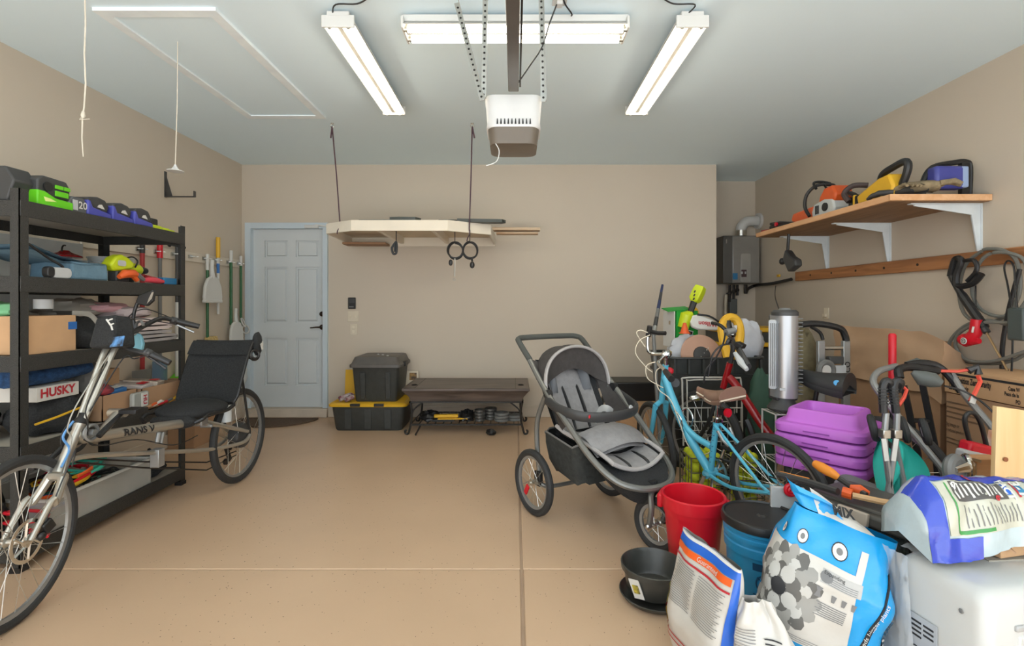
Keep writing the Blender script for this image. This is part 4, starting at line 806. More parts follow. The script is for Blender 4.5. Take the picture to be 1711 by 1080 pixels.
obj('blue_hose', B().tube(smooth_path([hd1 + Vector((.06, .02, .02)), hd1 + Vector((.10, .01, -.04)), hd1 + Vector((.08, .02, -.10)), hd0 + Vector((.02, .03, .03))], 5), .005, 6), mat('hose_blue', (96, 150, 206), .4), rb)
# chain idler cluster by the head
obj('idler', B().torus(b0 + Vector((.06, .03, .05)), .035, .008, (0, 1, 0), 20, 6).cyl(b0 + Vector((.06, .0, .05)), b0 + Vector((.06, .05, .05)), .015, 12), ALU, rb)
# ================================================================ totes and bench along the back wall
def shell(levels, n_r=4, cap=(True, True)):
    """stack of rounded rectangles (cx, cy, z, w, d, r) lofted"""
    b = B(); R = []
    for cx, cy, z, w, d, r in levels: R.append([(cx + x, cy + y, z) for x, y in rrect(w, d, r, n_r)])
    n = len(R[0]); vs = [v for r in R for v in r]
    fs = [(i * n + j, i * n + (j + 1) % n, (i + 1) * n + (j + 1) % n, (i + 1) * n + j) for i in range(len(R) - 1) for j in range(n)]
    if cap[0]: fs.append(tuple(reversed(range(n))))
    if cap[1]: fs.append(tuple(range((len(R) - 1) * n, len(R) * n)))
    return b.add(vs, fs)
TOTE = mat('tote_black', (56, 58, 56), .45, var=.12, scale=20)
TLID = mat('tote_lid_grey', (92, 88, 84), .45, var=.08, scale=12)
t = thing('storage_tote', 'wide black storage tote with yellow lid on the floor by the door', 'tote', (-1.50, 5.17, 0))
cx, cy = -1.49, 5.18
obj('body', shell([(cx, cy, 0, .66, .40, .04), (cx, cy, .02, .68, .42, .04), (cx, cy, .255, .74, .46, .04)]), TOTE, t, world=True)
for i in (-.2, 0, .2): obj('rib', B().box((cx + i, cy - .222, .12), (.07, .012, .2), (3, 0, 0)), TOTE, t, world=True, bevel=.004)
obj('lid', shell([(cx, cy, .248, .79, .50, .05), (cx, cy, .272, .80, .51, .05), (cx, cy, .285, .76, .47, .05), (cx, cy, .285, .72, .43, .05), (cx, cy, .276, .70, .41, .05)]), YELLOW, t, world=True)
for i in (-.12, .12): obj('latch', B().box((cx + i, cy - .25, .268), (.10, .02, .03)), BLACKP, t, world=True, bevel=.004)
t = thing('storage_tote', 'black storage tote with domed grey lid stacked on the yellow-lidded tote', 'tote', (-1.43, 5.28, .276))
cx, cy, z = -1.44, 5.27, .276
obj('body', shell([(cx, cy, z, .42, .40, .03), (cx, cy, z + .02, .43, .41, .03), (cx, cy, .62, .48, .46, .03), (cx, cy, .645, .50, .48, .03)]), TOTE, t, world=True)
for i in (-.13, .13): obj('rib', B().box((cx + i, cy - .222, .44), (.05, .012, .28), (5, 0, 0)), TOTE, t, world=True, bevel=.004)
obj('lid', shell([(cx, cy, .632, .53, .51, .04), (cx, cy, .66, .53, .51, .04), (cx, cy, .672, .50, .49, .04), (cx, cy + .01, .735, .45, .44, .04), (cx, cy + .01, .74, .42, .41, .04)]), TLID, t, world=True)
for i in range(3): obj('lid_stud', B().ball((cx + .10 - .07 * i, cy - .12 + .07 * i, .742), (.014, .014, .007), 10), mat('pale_grey', (188, 190, 190)), t, world=True)
for s in (-1, 1): obj('handle', B().box((cx + s * .262, cy, .65), (.03, .16, .05)), BLACKP, t, world=True, bevel=.008)
solo('yellow_folder', B().box((-1.80, 5.445, .42), (.17, .02, .27), (-6, 0, 0)), YELLOW, 'yellow board standing behind the grey-lidded tote', 'board', bevel=.002)
t = thing('sock_pair', 'striped knitted socks lying on the yellow tote lid', 'socks', (-1.74, 5.08, .285))
SOCK = mat('sock_stripes', (196, 188, 184), .95, col2=(120, 56, 70), scale=26)
obj('sock', B().tube(smooth_path([(-1.80, 5.02, .31), (-1.76, 5.06, .325), (-1.73, 5.12, .33), (-1.72, 5.15, .325)], 4), .028, 10), SOCK, t, world=True); obj('sock', B().tube(smooth_path([(-1.73, 5.0, .308), (-1.70, 5.04, .315), (-1.685, 5.08, .32)], 4), .025, 10), SOCK, t, world=True)
t = thing('picture_frame', 'small framed picture peeking out behind the stacked tote', 'picture', (-1.15, 5.5, .2)); obj('frame', B().box((-1.17, 5.53, .40), (.16, .02, .26)), CREAM, t, world=True, bevel=.002); obj('print', B().box((-1.15, 5.518, .47), (.08, .004, .08)), mat('pic', (90, 76, 64), .6, col2=(190, 150, 90), scale=20), t, world=True)
# bench
bn = thing('bench', 'dark wooden bench table on a scrolled wrought iron base', 'bench', (-.48, 5.08, 0))
DWOOD = wood('bench_wood', (74, 64, 58), (112, 98, 90), .4, (2, 18, 18), 1.6)
x0, x1, y0, y1 = -1.10, .14, 4.74, 5.42
obj('top', B().bb(x0, x1, y0, y1, .437, .468), DWOOD, bn, world=True, bevel=.008)
xm, ym = (x0 + x1) / 2, (y0 + y1) / 2
obj('apron', shell([(xm, ym, .33, 1.10, .54, .012), (xm, ym, .345, 1.11, .55, .012), (xm, ym, .37, 1.12, .56, .012), (xm, ym, .415, 1.19, .63, .012), (xm, ym, .44, 1.23, .67, .012)]), DWOOD, bn, world=True)
for i in range(2): obj('lid_groove', B().bb(x0 + .12 + i * .98, x0 + .123 + i * .98, y0 + .01, y1 - .01, .467, .4695), INK, bn, world=True)
for x in (x0 + .085, x1 - .085): obj('lift_ring', B().torus((x, ym - .14, .47), .026, .005, (0, 0, 1), 18, 6), IRON, bn, world=True)
obj('base_frame', B().bb(x0 + .06, x1 - .06, y0 + .06, y0 + .075, .315, .33).bb(x0 + .06, x1 - .06, y1 - .075, y1 - .06, .315, .33).bb(x0 + .06, x0 + .075, y0 + .06, y1 - .06, .315, .33).bb(x1 - .075, x1 - .06, y0 + .06, y1 - .06, .315, .33), IRON, bn, world=True)
for x, s in ((x0 + .07, 1), (x1 - .07, -1)):
    for y, q in ((y0 + .07, 1), (y1 - .07, -1)):
        obj('leg', B().tube(smooth_path([(x, y, .32), (x + s * .015, y, .24), (x + s * .012, y, .14), (x - s * .005, y, .06), (x - s * .02, y, .015), (x - s * .045, y, .016), (x - s * .05, y, .04), (x - s * .035, y, .045)], 4), .0105, 8), IRON, bn, world=True)
        obj('scroll', B().tube(smooth_path([(x + s * .01, y, .16), (x + s * .03, y, .24), (x + s * .08, y, .29), (x + s * .12, y, .318)], 4), .007, 6), IRON, bn, world=True)
obj('rack_frame', B().bb(x0 + .07, x1 - .07, y0 + .06, y0 + .075, .095, .11).bb(x0 + .07, x1 - .07, y1 - .075, y1 - .06, .095, .11), IRON, bn, world=True)
for i in range(15): obj('rack_bar', B().bb(x0 + .075 + i * .0775, x0 + .083 + i * .0775, y0 + .07, y1 - .07, .104, .112), IRON, bn, world=True)
zsh = .113
def blobthing(name, lab, cat, c, r, m, seed, amp=.3, flat=.4, n=22, rz=0): return solo(name, B().blob((c[0], c[1], c[2] + r[2] * (1 - flat)), r, seed, amp, 3, n, flat, Matrix.Rotation(R_(rz), 3, 'Z')), m, lab, cat, sm=60)
blobthing('harness', 'tangled black strap harness on the bench shelf', 'straps', (-.86, 4.96, zsh), (.10, .10, .06), BLACKP, 51, .5)
blobthing('harness', 'black buckled strap bundle beside the small weights', 'straps', (-.49, 4.96, zsh), (.075, .09, .065), BLACKP, 52, .5)
t = thing('hand_saw', 'yellow-handled tool lying on the bench shelf', 'tool', (-.69, 4.9, zsh))
obj('handle', B().prism(rrect(.24, .045, .012), .03, Matrix.Translation((-.69, 4.90, zsh + .055)) @ Matrix.Rotation(R_(4), 4, 'Z')), YELLOW, t, world=True, bevel=.005); obj('blade', B().box((-.62, 4.88, zsh + .03), (.30, .03, .012), (0, 0, 3)), YELLOW, t, world=True, bevel=.003); obj('foot', B().box((-.72, 4.92, zsh + .015), (.22, .08, .03)), BLACKP, t, world=True)
def weights(x, y, r, n, lab, m):
    t = thing('weight_stack', lab, 'weights', (x, y, zsh))
    for i in range(n): obj('plate', B().lathe([(0, 0), (r * .9, 0), (r, .006), (r, .022), (r * .9, .028), (r * .35, .028), (r * .3, .022), (0, .022)], Matrix.Translation((x, y, zsh + i * .03)), 22), m, t, world=True)
GUN = mat('gun_metal', (104, 104, 102), .35, .6)
weights(-.355, 4.92, .055, 4, 'tall stack of small dark weight plates on the bench shelf', GUN)
weights(-.25, 4.99, .065, 4, 'stack of weight plates behind the small dark ones', GUN)
weights(-.135, 4.92, .075, 3, 'pale grey weight plate stack right of the dark stacks', MDGREY)
weights(.0, 4.95, .075, 2, 'lowest grey weight plate stack at the bench end', MDGREY)
solo('black_pouch', B().blob((-.235, 4.80, .03), (.05, .035, .03), 54, .4, 3, 14, .2), BLACKP, 'little black scrap on the floor under the bench', 'scrap')
solo('strap_end', B().tube(smooth_path([(-.93, 4.82, .10), (-.95, 4.79, .05), (-.97, 4.76, .012)], 4), .012, 6, sx=.4), BLACKP, 'black strap end dangling from the bench shelf', 'strap')
solo('low_bin', B().bb(1.02, 1.47, 5.1, 5.5, 0, .47), BLACKP, 'long low black bin at the back wall beside the stroller', 'bin', bevel=.015)
solo('tan_box', B().bb(1.02, 1.5, 4.78, 5.08, 0, .28), CARD, 'tan cardboard box in front of the low black bin', 'box', bevel=.004)

# ================================================================ jogging stroller
SA = math.degrees(math.atan2(-.855, .52))
st = thing('jogging_stroller', 'grey and black three-wheeled jogging stroller in the middle of the floor', 'stroller', (.367, 3.15, 0), SA)
FR = mat('stroller_frame', (122, 122, 118), .35, .5)
for s in (-1, 1):
    w = wheel(st, (0, s * .30, .198), .198, .022, hub_r=.02, hub_w=.06, n=16, rim_m=ALU)
    if s == -1: obj('reflector', B().box((-.045, -.02, -.055), (.03, .012, .065), (0, 30, 0)), RED, w, bevel=.004)
    obj('wheel_mount', B().box((.0, s * .262, .215), (.06, .03, .09)), BLACKP, st, bevel=.008)
    obj('rear_leg', B().tube(smooth_path([(0, s * .25, .20), (-.035, s * .25, .42), (-.025, s * .25, .58), (.07, s * .25, .75)], 5), .016, 10), FR, st)
obj('rear_axle', B().tube(smooth_path([(0, -.26, .20), (.05, -.2, .17), (.05, .2, .17), (0, .26, .20)], 5), .013, 10), FR, st)
# push handle and long side rails meeting in the front loop
hp = smooth_path([(-.10, -.26, .93), (-.22, -.262, 1.03), (-.265, -.24, 1.055), (-.285, -.15, 1.06), (-.285, .15, 1.06), (-.265, .24, 1.055), (-.22, .262, 1.03), (-.10, .26, .93)], 5)
obj('handle_grip', B().tube(hp, .0185, 10), mat('foam_grip', (76, 78, 74), .85), st)
rail = smooth_path([(-.12, -.26, .945), (.08, -.265, .765), (.30, -.26, .60), (.48, -.245, .46), (.62, -.20, .375), (.70, -.11, .345), (.725, 0, .34), (.70, .11, .345), (.62, .20, .375), (.48, .245, .46), (.30, .26, .60), (.08, .265, .765), (-.12, .26, .945)], 5)
obj('frame_rail', B().tube(rail, .0175, 10), FR, st)
for s in (-1, 1): obj('hinge', B().cyl((.10, s * .275, .745), (.10, s * .245, .745), .028, 16), BLACKP, st)
# seat shell
def ss(u, v):
    path = [(-.15, .93), (-.10, .84), (-.02, .70), (.06, .57), (.12, .50), (.24, .47), (.40, .455), (.55, .42), (.60, .40)]
    Pp = smooth_path([Vector((a, 0, b_)) for a, b_ in path], 3); i = v * (len(Pp) - 1); k = min(int(i), len(Pp) - 2); p = Pp[k].lerp(Pp[k + 1], i - k)
    w = .215 - .03 * v; e = (2 * u - 1) ** 2
    return Vector((p.x + .05 * e * (1 if v < .5 else -.4), (u - .5) * 2 * w, p.z + .05 * e * (.4 if v < .5 else 1)))
obj('seat_shell', B().grid(lambda u, v: ss(u, v) - Vector((.01, 0, .02)), 10, 24).grid(lambda u, v: ss(u, v) - Vector((.03, 0, .045)), 10, 24), FABRIC, st)
def pad(name, u0, u1, v0, v1, h, m): 
    return obj(name, B().grid(lambda u, v: ss(u0 + (u1 - u0) * u, v0 + (v1 - v0) * v) + Vector((.4, 0, .9)) * h * (math.sin(PI * min(max(u, .02), .98)) ** .4) * (math.sin(PI * min(max(v, .02), .98)) ** .4) - Vector((.003, 0, .012)), 8, 12), m, st, sm=60)
pad('back_pad', .10, .90, .10, .47, .022, GFABRIC); pad('seat_pad', .12, .88, .50, .76, .022, GFABRIC); pad('front_pad', .06, .94, .78, .99, .02, GFABRIC)
pad('headrest', .26, .74, .11, .22, .06, GFABRIC)
for s in (0, 1): pad('headrest_wing', .12 + s * .62, .26 + s * .62, .12, .24, .07, mat('mesh_grey', (110, 112, 116), .85))
for s in (.34, .62):
    pad('harness_strap', s, s + .05, .18, .47, .045, BLACKP)
    pad('pad_stripe', s - .05 + (s > .5) * .08, s + .02 + (s > .5) * .08, .79, .98, .028, BLACKP)
obj('leg_apron', B().grid(lambda u, v: Vector((.30 + .17 * v + .03 * math.sin(PI * u), (u - .5) * .40, .545 + .045 * math.sin(PI * u) - .075 * v + .02 * math.sin(PI * v))), 12, 8).grid(lambda u, v: Vector((.30 + .16 * v + .03 * math.sin(PI * u), (u - .5) * .38, .52 + .04 * math.sin(PI * u) - .07 * v + .01 * math.sin(PI * v))), 12, 8), GFABRIC, st, sm=70)
obj('buckle_strap', B().tube(smooth_path([(.18, .03, .56), (.21, .05, .64), (.26, .06, .655), (.26, .10, .63)], 4), .02, 6, sx=.25), mat('pale_grey', (188, 190, 190)), st)
# black boot under the front
def boot(u, v):
    a = R_(-86 + 172 * u); c, q = math.cos(a), math.sin(a)
    c0 = Vector((.40 + .195 * c, .19 * q, .395 + .06 * (1 - c))); c1 = Vector((.42 + .298 * c, .235 * q, .335 + .14 * (1 - c))); c2 = Vector((.41 + .23 * c, .17 * q, .225 + .17 * (1 - c)))
    return c0.lerp(c1, v * 2) if v < .5 else c1.lerp(c2, (v - .5) * 2)
obj('boot', B().grid(boot, 20, 8).grid(lambda u, v: boot(u, 1).lerp(Vector((.42, boot(u, 1).y * .6, .36)), v), 20, 4), FABRIC, st, sm=70)
obj('seat_trim', B().tube([ss(0, v / 12) for v in range(12, 5, -1)][::-1] + [ss(u / 10, 1) for u in range(1, 10)] + [ss(1, v / 12) for v in range(12, 5, -1)], .012, 8), mat('trim_grey', (168, 164, 162), .8), st)
# canopy
C0 = Vector((.06, 0, .76))
def can(s, t):
    ap = Vector((.02, 0, 1.015)).lerp(Vector((-.235, 0, .90)), s) + Vector((-.03, 0, .045)) * math.sin(PI * s)
    a = PI * t; return C0 + Vector((0, math.cos(a) * .252, 0)) + (ap - C0) * (math.sin(a) ** .75) + Vector((0, 0, .006 * math.sin(s * 14) * math.sin(a)))
obj('canopy', B().grid(can, 12, 20).grid(lambda s, t: can(s, t) - Vector((0, 0, .006)), 12, 20), CHAR, st, sm=60)
obj('canopy_bow', B().tube([can(0, i / 24) + Vector((.006, 0, 0)) for i in range(25)], .014, 8, sx=.7), mat('trim_grey', (168, 164, 162)), st)
obj('canopy_lining', B().grid(lambda u, v: can(.05, u).lerp(Vector((.0, (.5 - u) * .36, .80 + .07 * math.sin(PI * u))), v), 16, 6), CHAR, st, sm=60)
obj('rear_panel', B().grid(lambda u, v: can(1, u).lerp(ss(1 - u, .25) - Vector((.03, 0, 0)), v), 14, 6), CHAR, st, sm=60)
for s in (-1, 1): obj('side_panel', B().grid(lambda u, v: Vector((-.11 + .40 * u, s * .255, .935 - .335 * u)).lerp(ss(0 if s < 0 else 1, .05 + .5 * u), v), 8, 3), CHAR, st, sm=60)
# tray
tr = smooth_path([(.10, -.272, .715), (.22, -.268, .68), (.36, -.20, .655), (.42, 0, .648), (.36, .20, .655), (.22, .268, .68), (.10, .272, .715)], 5)
ty = obj('tray_bar', B().tube(tr, .031, 12, sx=.45), mat('tray_black', (58, 58, 58), .45), st)
obj('oval_badge', B().lathe([(0, 0), (.024, 0), (.022, .004), (0, .005)], frame((.405, .115, .672), (.95, .3, .25)), 18), mat('pale_grey', (188, 190, 190)), ty); obj('red_badge', B().box((.385, -.175, .662), (.006, .05, .016), (0, 0, 35)), RED, ty)
# basket
bk = B(); lv = [(-.06, .34, .0), (-.07, .35, .07), (-.06, .33, .17), (-.03, .28, .23)]
def bask(u, v):
    k = v * 3; i = min(int(k), 2); f = k - i; a0 = Vector(lv[i]).lerp(Vector(lv[i + 1]), f); p = rrect(a0.y, .44 - .08 * v, .06, 4); q = p[int(u * 20) % 20]
    return Vector((a0.x + .20 + q[0], q[1], .50 - a0.z - .07 * (q[0] + .2) + .012 * math.sin(u * 30)))
obj('basket', bk.grid(bask, 20, 9, cu=True).grid(lambda u, v: bask(u, 1) * .5 + Vector((.11, 0, .115)) if v > .5 else bask(u, 1), 20, 1, cu=True), mat('basket_mesh', (52, 54, 52), .85, var=.2, scale=40, bump=.3, bscale=60), st, sm=60)
obj('basket_piping', B().tube([bask(i / 20, .02) for i in range(20)], .006, 6, closed=True), MDGREY, st)
# front fork
wf = wheel(st, (.70, 0, .14), .14, .021, hub_r=.016, hub_w=.08, n=14, steer=R_(4), rim_m=ALU)
obj('fork_head', B().cyl((.68, 0, .30), (.675, 0, .36), .026, 14), BLACKP, st)
obj('fork', B().tube(smooth_path([(.70, -.05, .14), (.72, -.054, .23), (.705, -.04, .30), (.69, 0, .315), (.705, .04, .30), (.72, .054, .23), (.70, .05, .14)], 5), .015, 8), FR, st)
for s in (-1, 1): obj('axle_nut', B().ball((.70, s * .062, .14), (.016, .012, .016), 10), CHROME, st)
# ================================================================ alcove: tankless heater
wh = thing('water_heater', 'silver tankless water heater on the alcove wall', 'water heater', PY(1237, 475, YA))
def A(px, py, d=0.0): return PY(px, py, YA - d)
x0, x1, z0, z1 = A(1223, 0, .22).x, A(1268, 0, .22).x, A(0, 474, .22).z, A(0, 394, .22).z
obj('body', B().bb(A(1208, 0, .22).x, x1, YA - .22, YA, z0, z1), mat('heater_side', (96, 94, 90), .4, .4), wh, world=True, bevel=.012)
obj('front_cover', B().bb(x0, x1 + .004, YA - .235, YA - .21, z0 + .004, z1 - .004), mat('heater_front', (150, 148, 144), .3, .5), wh, world=True, bevel=.01)
obj('door_panel', B().prism(rrect(.125, .36, .02), .006, face_m(A(1246, 448, .237), (1, 0, 0), (0, 0, 1))), mat('heater_panel', (170, 168, 164), .3, .5), wh, world=True, bevel=.003)
obj('display', B().prism(rrect(.066, .09, .006), .004, face_m(A(1243, 457, .242), (1, 0, 0), (0, 0, 1))), mat('display_dark', (70, 50, 52), .3), wh, world=True)
for i in (0, 1): obj('digit', B().box(A(1240 + 5.5 * i, 456, .246), (.018, .003, .03)), mat('pale_grey', (188, 190, 190)), wh, world=True)
obj('sticker', B().box(A(1228.5, 462, .237), (.06, .003, .08)), mat('teal_blue', (38, 112, 158)), wh, world=True)
obj('brand_plate', B().box(A(1213, 404, .19) + Vector((-.012, 0, 0)), (.004, .10, .05)), PAPER, wh, world=True); obj('side_label', B().box(A(1211, 434, .19) + Vector((-.01, 0, 0)), (.004, .05, .05)), PAPER, wh, world=True)
vc = A(1238, 392, .11)
obj('vent_collar', B().cyl(vc - Vector((0, 0, .02)), vc + Vector((0, 0, .05)), .066, 20), STEEL, wh, world=True)
obj('vent_pipe', B().tube(smooth_path([vc + Vector((0, 0, .04)), vc + Vector((.01, 0, .10)), vc + Vector((.07, 0, .16)), vc + Vector((.16, 0, .17)), Vector((XR - .02, YA - .11, vc.z + .17))], 5), .062, 20), WHITEP, wh, world=True)
obj('vent_flange', B().cyl((XR - .03, YA - .11, vc.z + .17), (XR, YA - .11, vc.z + .17), .10, 24), WHITEP, wh, world=True)
for k, (px, y0_, y1_) in enumerate(((1219, 476, 505), (1226, 476, 500), (1232, 476, 494))): obj('pipe', B().cyl(A(px, y0_, .1), A(px, y1_, .1), .016, 10).ball(A(px, (y0_ + y1_) / 2, .1), .026, 10).box(A(px - 2, (y0_ + y1_) / 2, .13), (.05, .012, .014)), IRON, wh, world=True)
obj('service_valve', B().box(A(1224, 512, .08), (.10, .06, .19)), mat('valve_grey', (92, 94, 92), .6), wh, world=True, bevel=.008)
obj('drain_pipe', B().tube([A(1213, 493, .08), A(1212, 510, .08), Vector((A(1212, 0, .08).x, YA - .08, .05))], .016, 10), CREAM, wh, world=True)
obj('gas_pipe', B().tube(smooth_path([A(1246, 476, .1), A(1246, 490, .1), A(1250, 483, .09), Vector((XR - .05, YA - .12, 1.52)), PX(1290, 474, XR - .05), PX(1322, 467, XR - .05)], 4), .019, 10), IRON, wh, world=True)
obj('valve_key', B().box(PX(1301, 466, XR - .06) + Vector((0, 0, .035)), (.02, .05, .03)), YELLOW, wh, world=True, bevel=.004)

# ================================================================ right wall shelf, brackets, cleat
sh = thing('wall_shelf', 'long wooden plank shelf on white brackets on the right wall', 'shelf', (2.78, 4.08, 1.955))
obj('board', B().bb(2.45, XR - .005, 3.2, 4.96, 1.955, 1.999), wood('shelf_wood', (120, 88, 58), (156, 118, 80), .6, (10, 1.2, 10), 2.0), sh, world=True, bevel=.004)
obj('edge_strip', B().bb(2.432, 2.45, 3.19, 4.96, 1.958, 2.0).bb(2.432, XR - .005, 3.182, 3.2, 1.958, 2.0), wood('fresh_pine', (214, 160, 112), (230, 184, 140), .6, (10, 2, 10), 2.0), sh, world=True, bevel=.003)
for y in (3.27, 4.06, 4.86):
    bk = obj('bracket', B().box((XR - .004, y, 1.955 - .19), (.008, .035, .38)).box((XR - .24, y, 1.951), (.47, .035, .008)).prism([(-.012, -.36), (0, -.36), (0, 0), (-.44, 0), (-.44, -.012), (-.06, -.07)], .012, face_m((XR - .004, y, 1.95), (1, 0, 0), (0, 0, 1))), mat('bracket_white', (214, 220, 222), .5), sh, world=True, bevel=.002)
    for dz in (-.30, -.08): obj('screw', B().ball((XR - .012, y, 1.955 + dz), (.004, .006, .006), 8), STEEL, bk, world=True)
cl = thing('wall_cleat', 'long varnished wooden batten on the right wall', 'batten', (XR, 4.1, 1.54))
obj('batten', B().bb(XR - .035, XR, 2.75, 5.38, 1.535, 1.635), wood('cleat_wood', (142, 92, 56), (192, 134, 86), .45, (8, 1, 8), 1.8), cl, world=True, bevel=.006)
for i in range(5):
    y = 5.1 - i * .34; obj('hanger_hole', B().cyl((XR - .0365, y, 1.585), (XR - .03, y, 1.585), .011, 10), IRON, cl, world=True)
zt = 2.001
# shelf contents
t = thing('chainsaw', 'orange and white chainsaw standing on the wooden wall shelf', 'chainsaw', (2.66, 4.05, zt))
OW = mat('saw_white', (206, 210, 208), .4)
obj('engine_body', B().prism([(-.14, 0), (.13, 0), (.15, .05), (.13, .12), (.02, .14), (-.12, .12), (-.15, .06)], .16, face_m((2.62, 4.06, zt + .01), (0, -1, 0), (0, 0, 1))), OW, t, world=True, bevel=.014)
obj('top_cover', B().prism([(-.08, .10), (.13, .10), (.15, .16), (.10, .235), (.0, .23), (-.06, .17)], .15, face_m((2.62, 4.05, zt + .01), (0, -1, 0), (0, 0, 1))), ORANGE, t, world=True, bevel=.016)
obj('starter', B().cyl((2.54, 4.020, zt + .08), (2.53, 4.020, zt + .08), .034, 18), BLACKP, t, world=True)
for i in range(3): obj('vent_bar', B().box((2.537, 4.110 + .018 * i, zt + .075), (.006, .008, .07)), DKGREY, t, world=True)
obj('front_handle', B().tube(smooth_path([(2.50, 4.170, zt + .03), (2.49, 4.220, zt + .12), (2.50, 4.210, zt + .22), (2.55, 4.170, zt + .285), (2.62, 4.130, zt + .29), (2.70, 4.130, zt + .26), (2.72, 4.160, zt + .1)], 5), .014, 10), BLACKP, t, world=True)
obj('hand_guard', B().tube(smooth_path([(2.52, 4.110, zt + .25), (2.53, 4.160, zt + .31), (2.60, 4.160, zt + .32), (2.66, 4.140, zt + .30)], 4), .011, 8).tube([(2.60, 4.160, zt + .32), (2.60, 4.090, zt + .24)], .009, 6), BLACKP, t, world=True)
obj('rear_handle', B().tube(smooth_path([(2.62, 3.920, zt + .16), (2.62, 3.840, zt + .15), (2.62, 3.760, zt + .10), (2.62, 3.780, zt + .04), (2.62, 3.920, zt + .02)], 5), .018, 10), BLACKP, t, world=True)
obj('guide_bar_scabbard', B().prism([(0, 0), (.30, .015), (.33, .05), (.30, .10), (0, .11)], .03, face_m((2.56, 4.200, zt + .01), (0, 1, 0), (0, 0, 1))), ORANGE, t, world=True, bevel=.01)
t = thing('hedge_clipper', 'black folded clippers with a red dot at the far end of the wall shelf', 'clippers', (2.55, 4.62, zt))
obj('arm', B().tube([(2.50, 4.80, zt + .03), (2.52, 4.66, zt + .03), (2.55, 4.45, zt + .016)], [.018, .02, .012], 8), BLACKP, t, world=True); obj('arm', B().tube([(2.50, 4.80, zt + .065), (2.52, 4.68, zt + .055), (2.55, 4.45, zt + .02)], [.014, .018, .01], 8), BLACKP, t, world=True); obj('pivot', B().cyl((2.50, 4.69, zt + .045), (2.485, 4.69, zt + .045), .02, 14), RED, t, world=True)
solo('red_strap', B().tube([(2.47, 4.92, zt + .012), (2.50, 4.86, zt + .016), (2.55, 4.76, zt + .012)], .011, 6), REDD, 'dark red strip at the farthest corner of the wall shelf', 'strip')
t = thing('hedge_trimmer', 'yellow and black electric chainsaw in the middle of the wall shelf', 'power tool', (2.60, 3.55, zt))
obj('body', B().prism([(-.16, .0), (.16, .0), (.18, .08), (.14, .17), (.04, .16), (-.10, .11), (-.18, .08)], .12, face_m((2.60, 3.48, zt + .005), (0, -1, 0), (0, 0, 1))), YELLOW, t, world=True, bevel=.016)
obj('top_handle', B().tube(smooth_path([(2.60, 3.50, zt + .13), (2.60, 3.47, zt + .20), (2.60, 3.38, zt + .225), (2.60, 3.27, zt + .235), (2.60, 3.25, zt + .18), (2.60, 3.30, zt + .08)], 5), .024, 10), BLACKP, t, world=True)
obj('motor_nose', B().box((2.60, 3.70, zt + .05), (.11, .12, .10)), BLACKP, t, world=True, bevel=.015); obj('yellow_band', B().box((2.60, 3.69, zt + .05), (.115, .022, .104)), YELLOW, t, world=True, bevel=.004)
obj('front_handle', B().tube(smooth_path([(2.53, 3.72, zt + .06), (2.52, 3.76, zt + .13), (2.56, 3.72, zt + .18), (2.63, 3.66, zt + .17)], 5), .02, 10), mat('brown_grip', (70, 56, 54), .5), t, world=True)
obj('guide_bar', B().box((2.72, 3.80, zt + .026), (.02, .16, .05)), DKGREY, t, world=True, bevel=.004)
GLOVE = mat('khaki_glove', (142, 126, 98), .9, var=.2, scale=30, bump=.4, bscale=50)
def glove(c, rz, lab, m, sc=1.0):
    M = Matrix.Translation(c) @ Matrix.Rotation(R_(rz), 4, 'Z') @ Matrix.Scale(sc, 4); b = B()
    b.grid(lambda u, v: M @ Vector((-.10 + .14 * v, .05 * math.cos(2 * PI * u) * (1 - .15 * v), .026 + .024 * math.sin(2 * PI * u))), 14, 4, cu=True)
    b.blob(M @ Vector((0, 0, .026)), (.07 * sc, .05 * sc, .026 * sc), 3, .1, 3, 14, 0, Matrix.Rotation(R_(rz), 3, 'Z'))
    for i in range(4): b.tube([M @ Vector((.04, -.036 + i * .024, .03)), M @ Vector((.09, -.042 + i * .028, .035)), M @ Vector((.125 - .008 * abs(i - 1.5), -.045 + i * .03, .02))], [.013 * sc, .012 * sc, .009 * sc], 8)
    b.tube([M @ Vector((-.02, .045, .026)), M @ Vector((.02, .08, .03)), M @ Vector((.06, .088, .02))], [.015 * sc, .013 * sc, .009 * sc], 8)
    return solo('work_glove', b, m, lab, 'glove', sm=60)
glove((2.60, 3.31, zt + .035), -90, 'khaki work glove lying nearest the shelf end', GLOVE); 
glove((2.74, 3.28, zt + .03), -20, 'khaki work glove draped over the shelf corner', GLOVE, 1.5)
glove((2.62, 3.36, zt + .0), 100, 'dark work glove lying under the khaki gloves', DKGREY, 1.5)
t = thing('spray_bottle', 'blue jug in a black carry frame at the near shelf end', 'jug', (2.88, 3.27, zt))
obj('jug', B().box((2.86, 3.26, zt + .12), (.20, .09, .15)), mat('jug_blue', (70, 74, 150), .35), t, world=True, bevel=.02); obj('jug_side', B().box((2.95, 3.26, zt + .12), (.05, .092, .14)), mat('jug_pale', (150, 170, 206), .35), t, world=True, bevel=.01)
fr = face_m((2.90, 3.30, zt + .0), (1, 0, 0), (0, 0, 1))
obj('carry_frame', B().tube(smooth_path([fr @ Vector(p) for p in ((-.16, .02, 0), (-.16, .10, 0), (-.10, .20, 0), (.05, .235, 0), (.13, .24, 0), (.155, .2, 0), (.15, .02, 0))], 4), .018, 8).box((3.02, 3.30, zt + .13), (.06, .03, .22)), BLACKP, t, world=True)
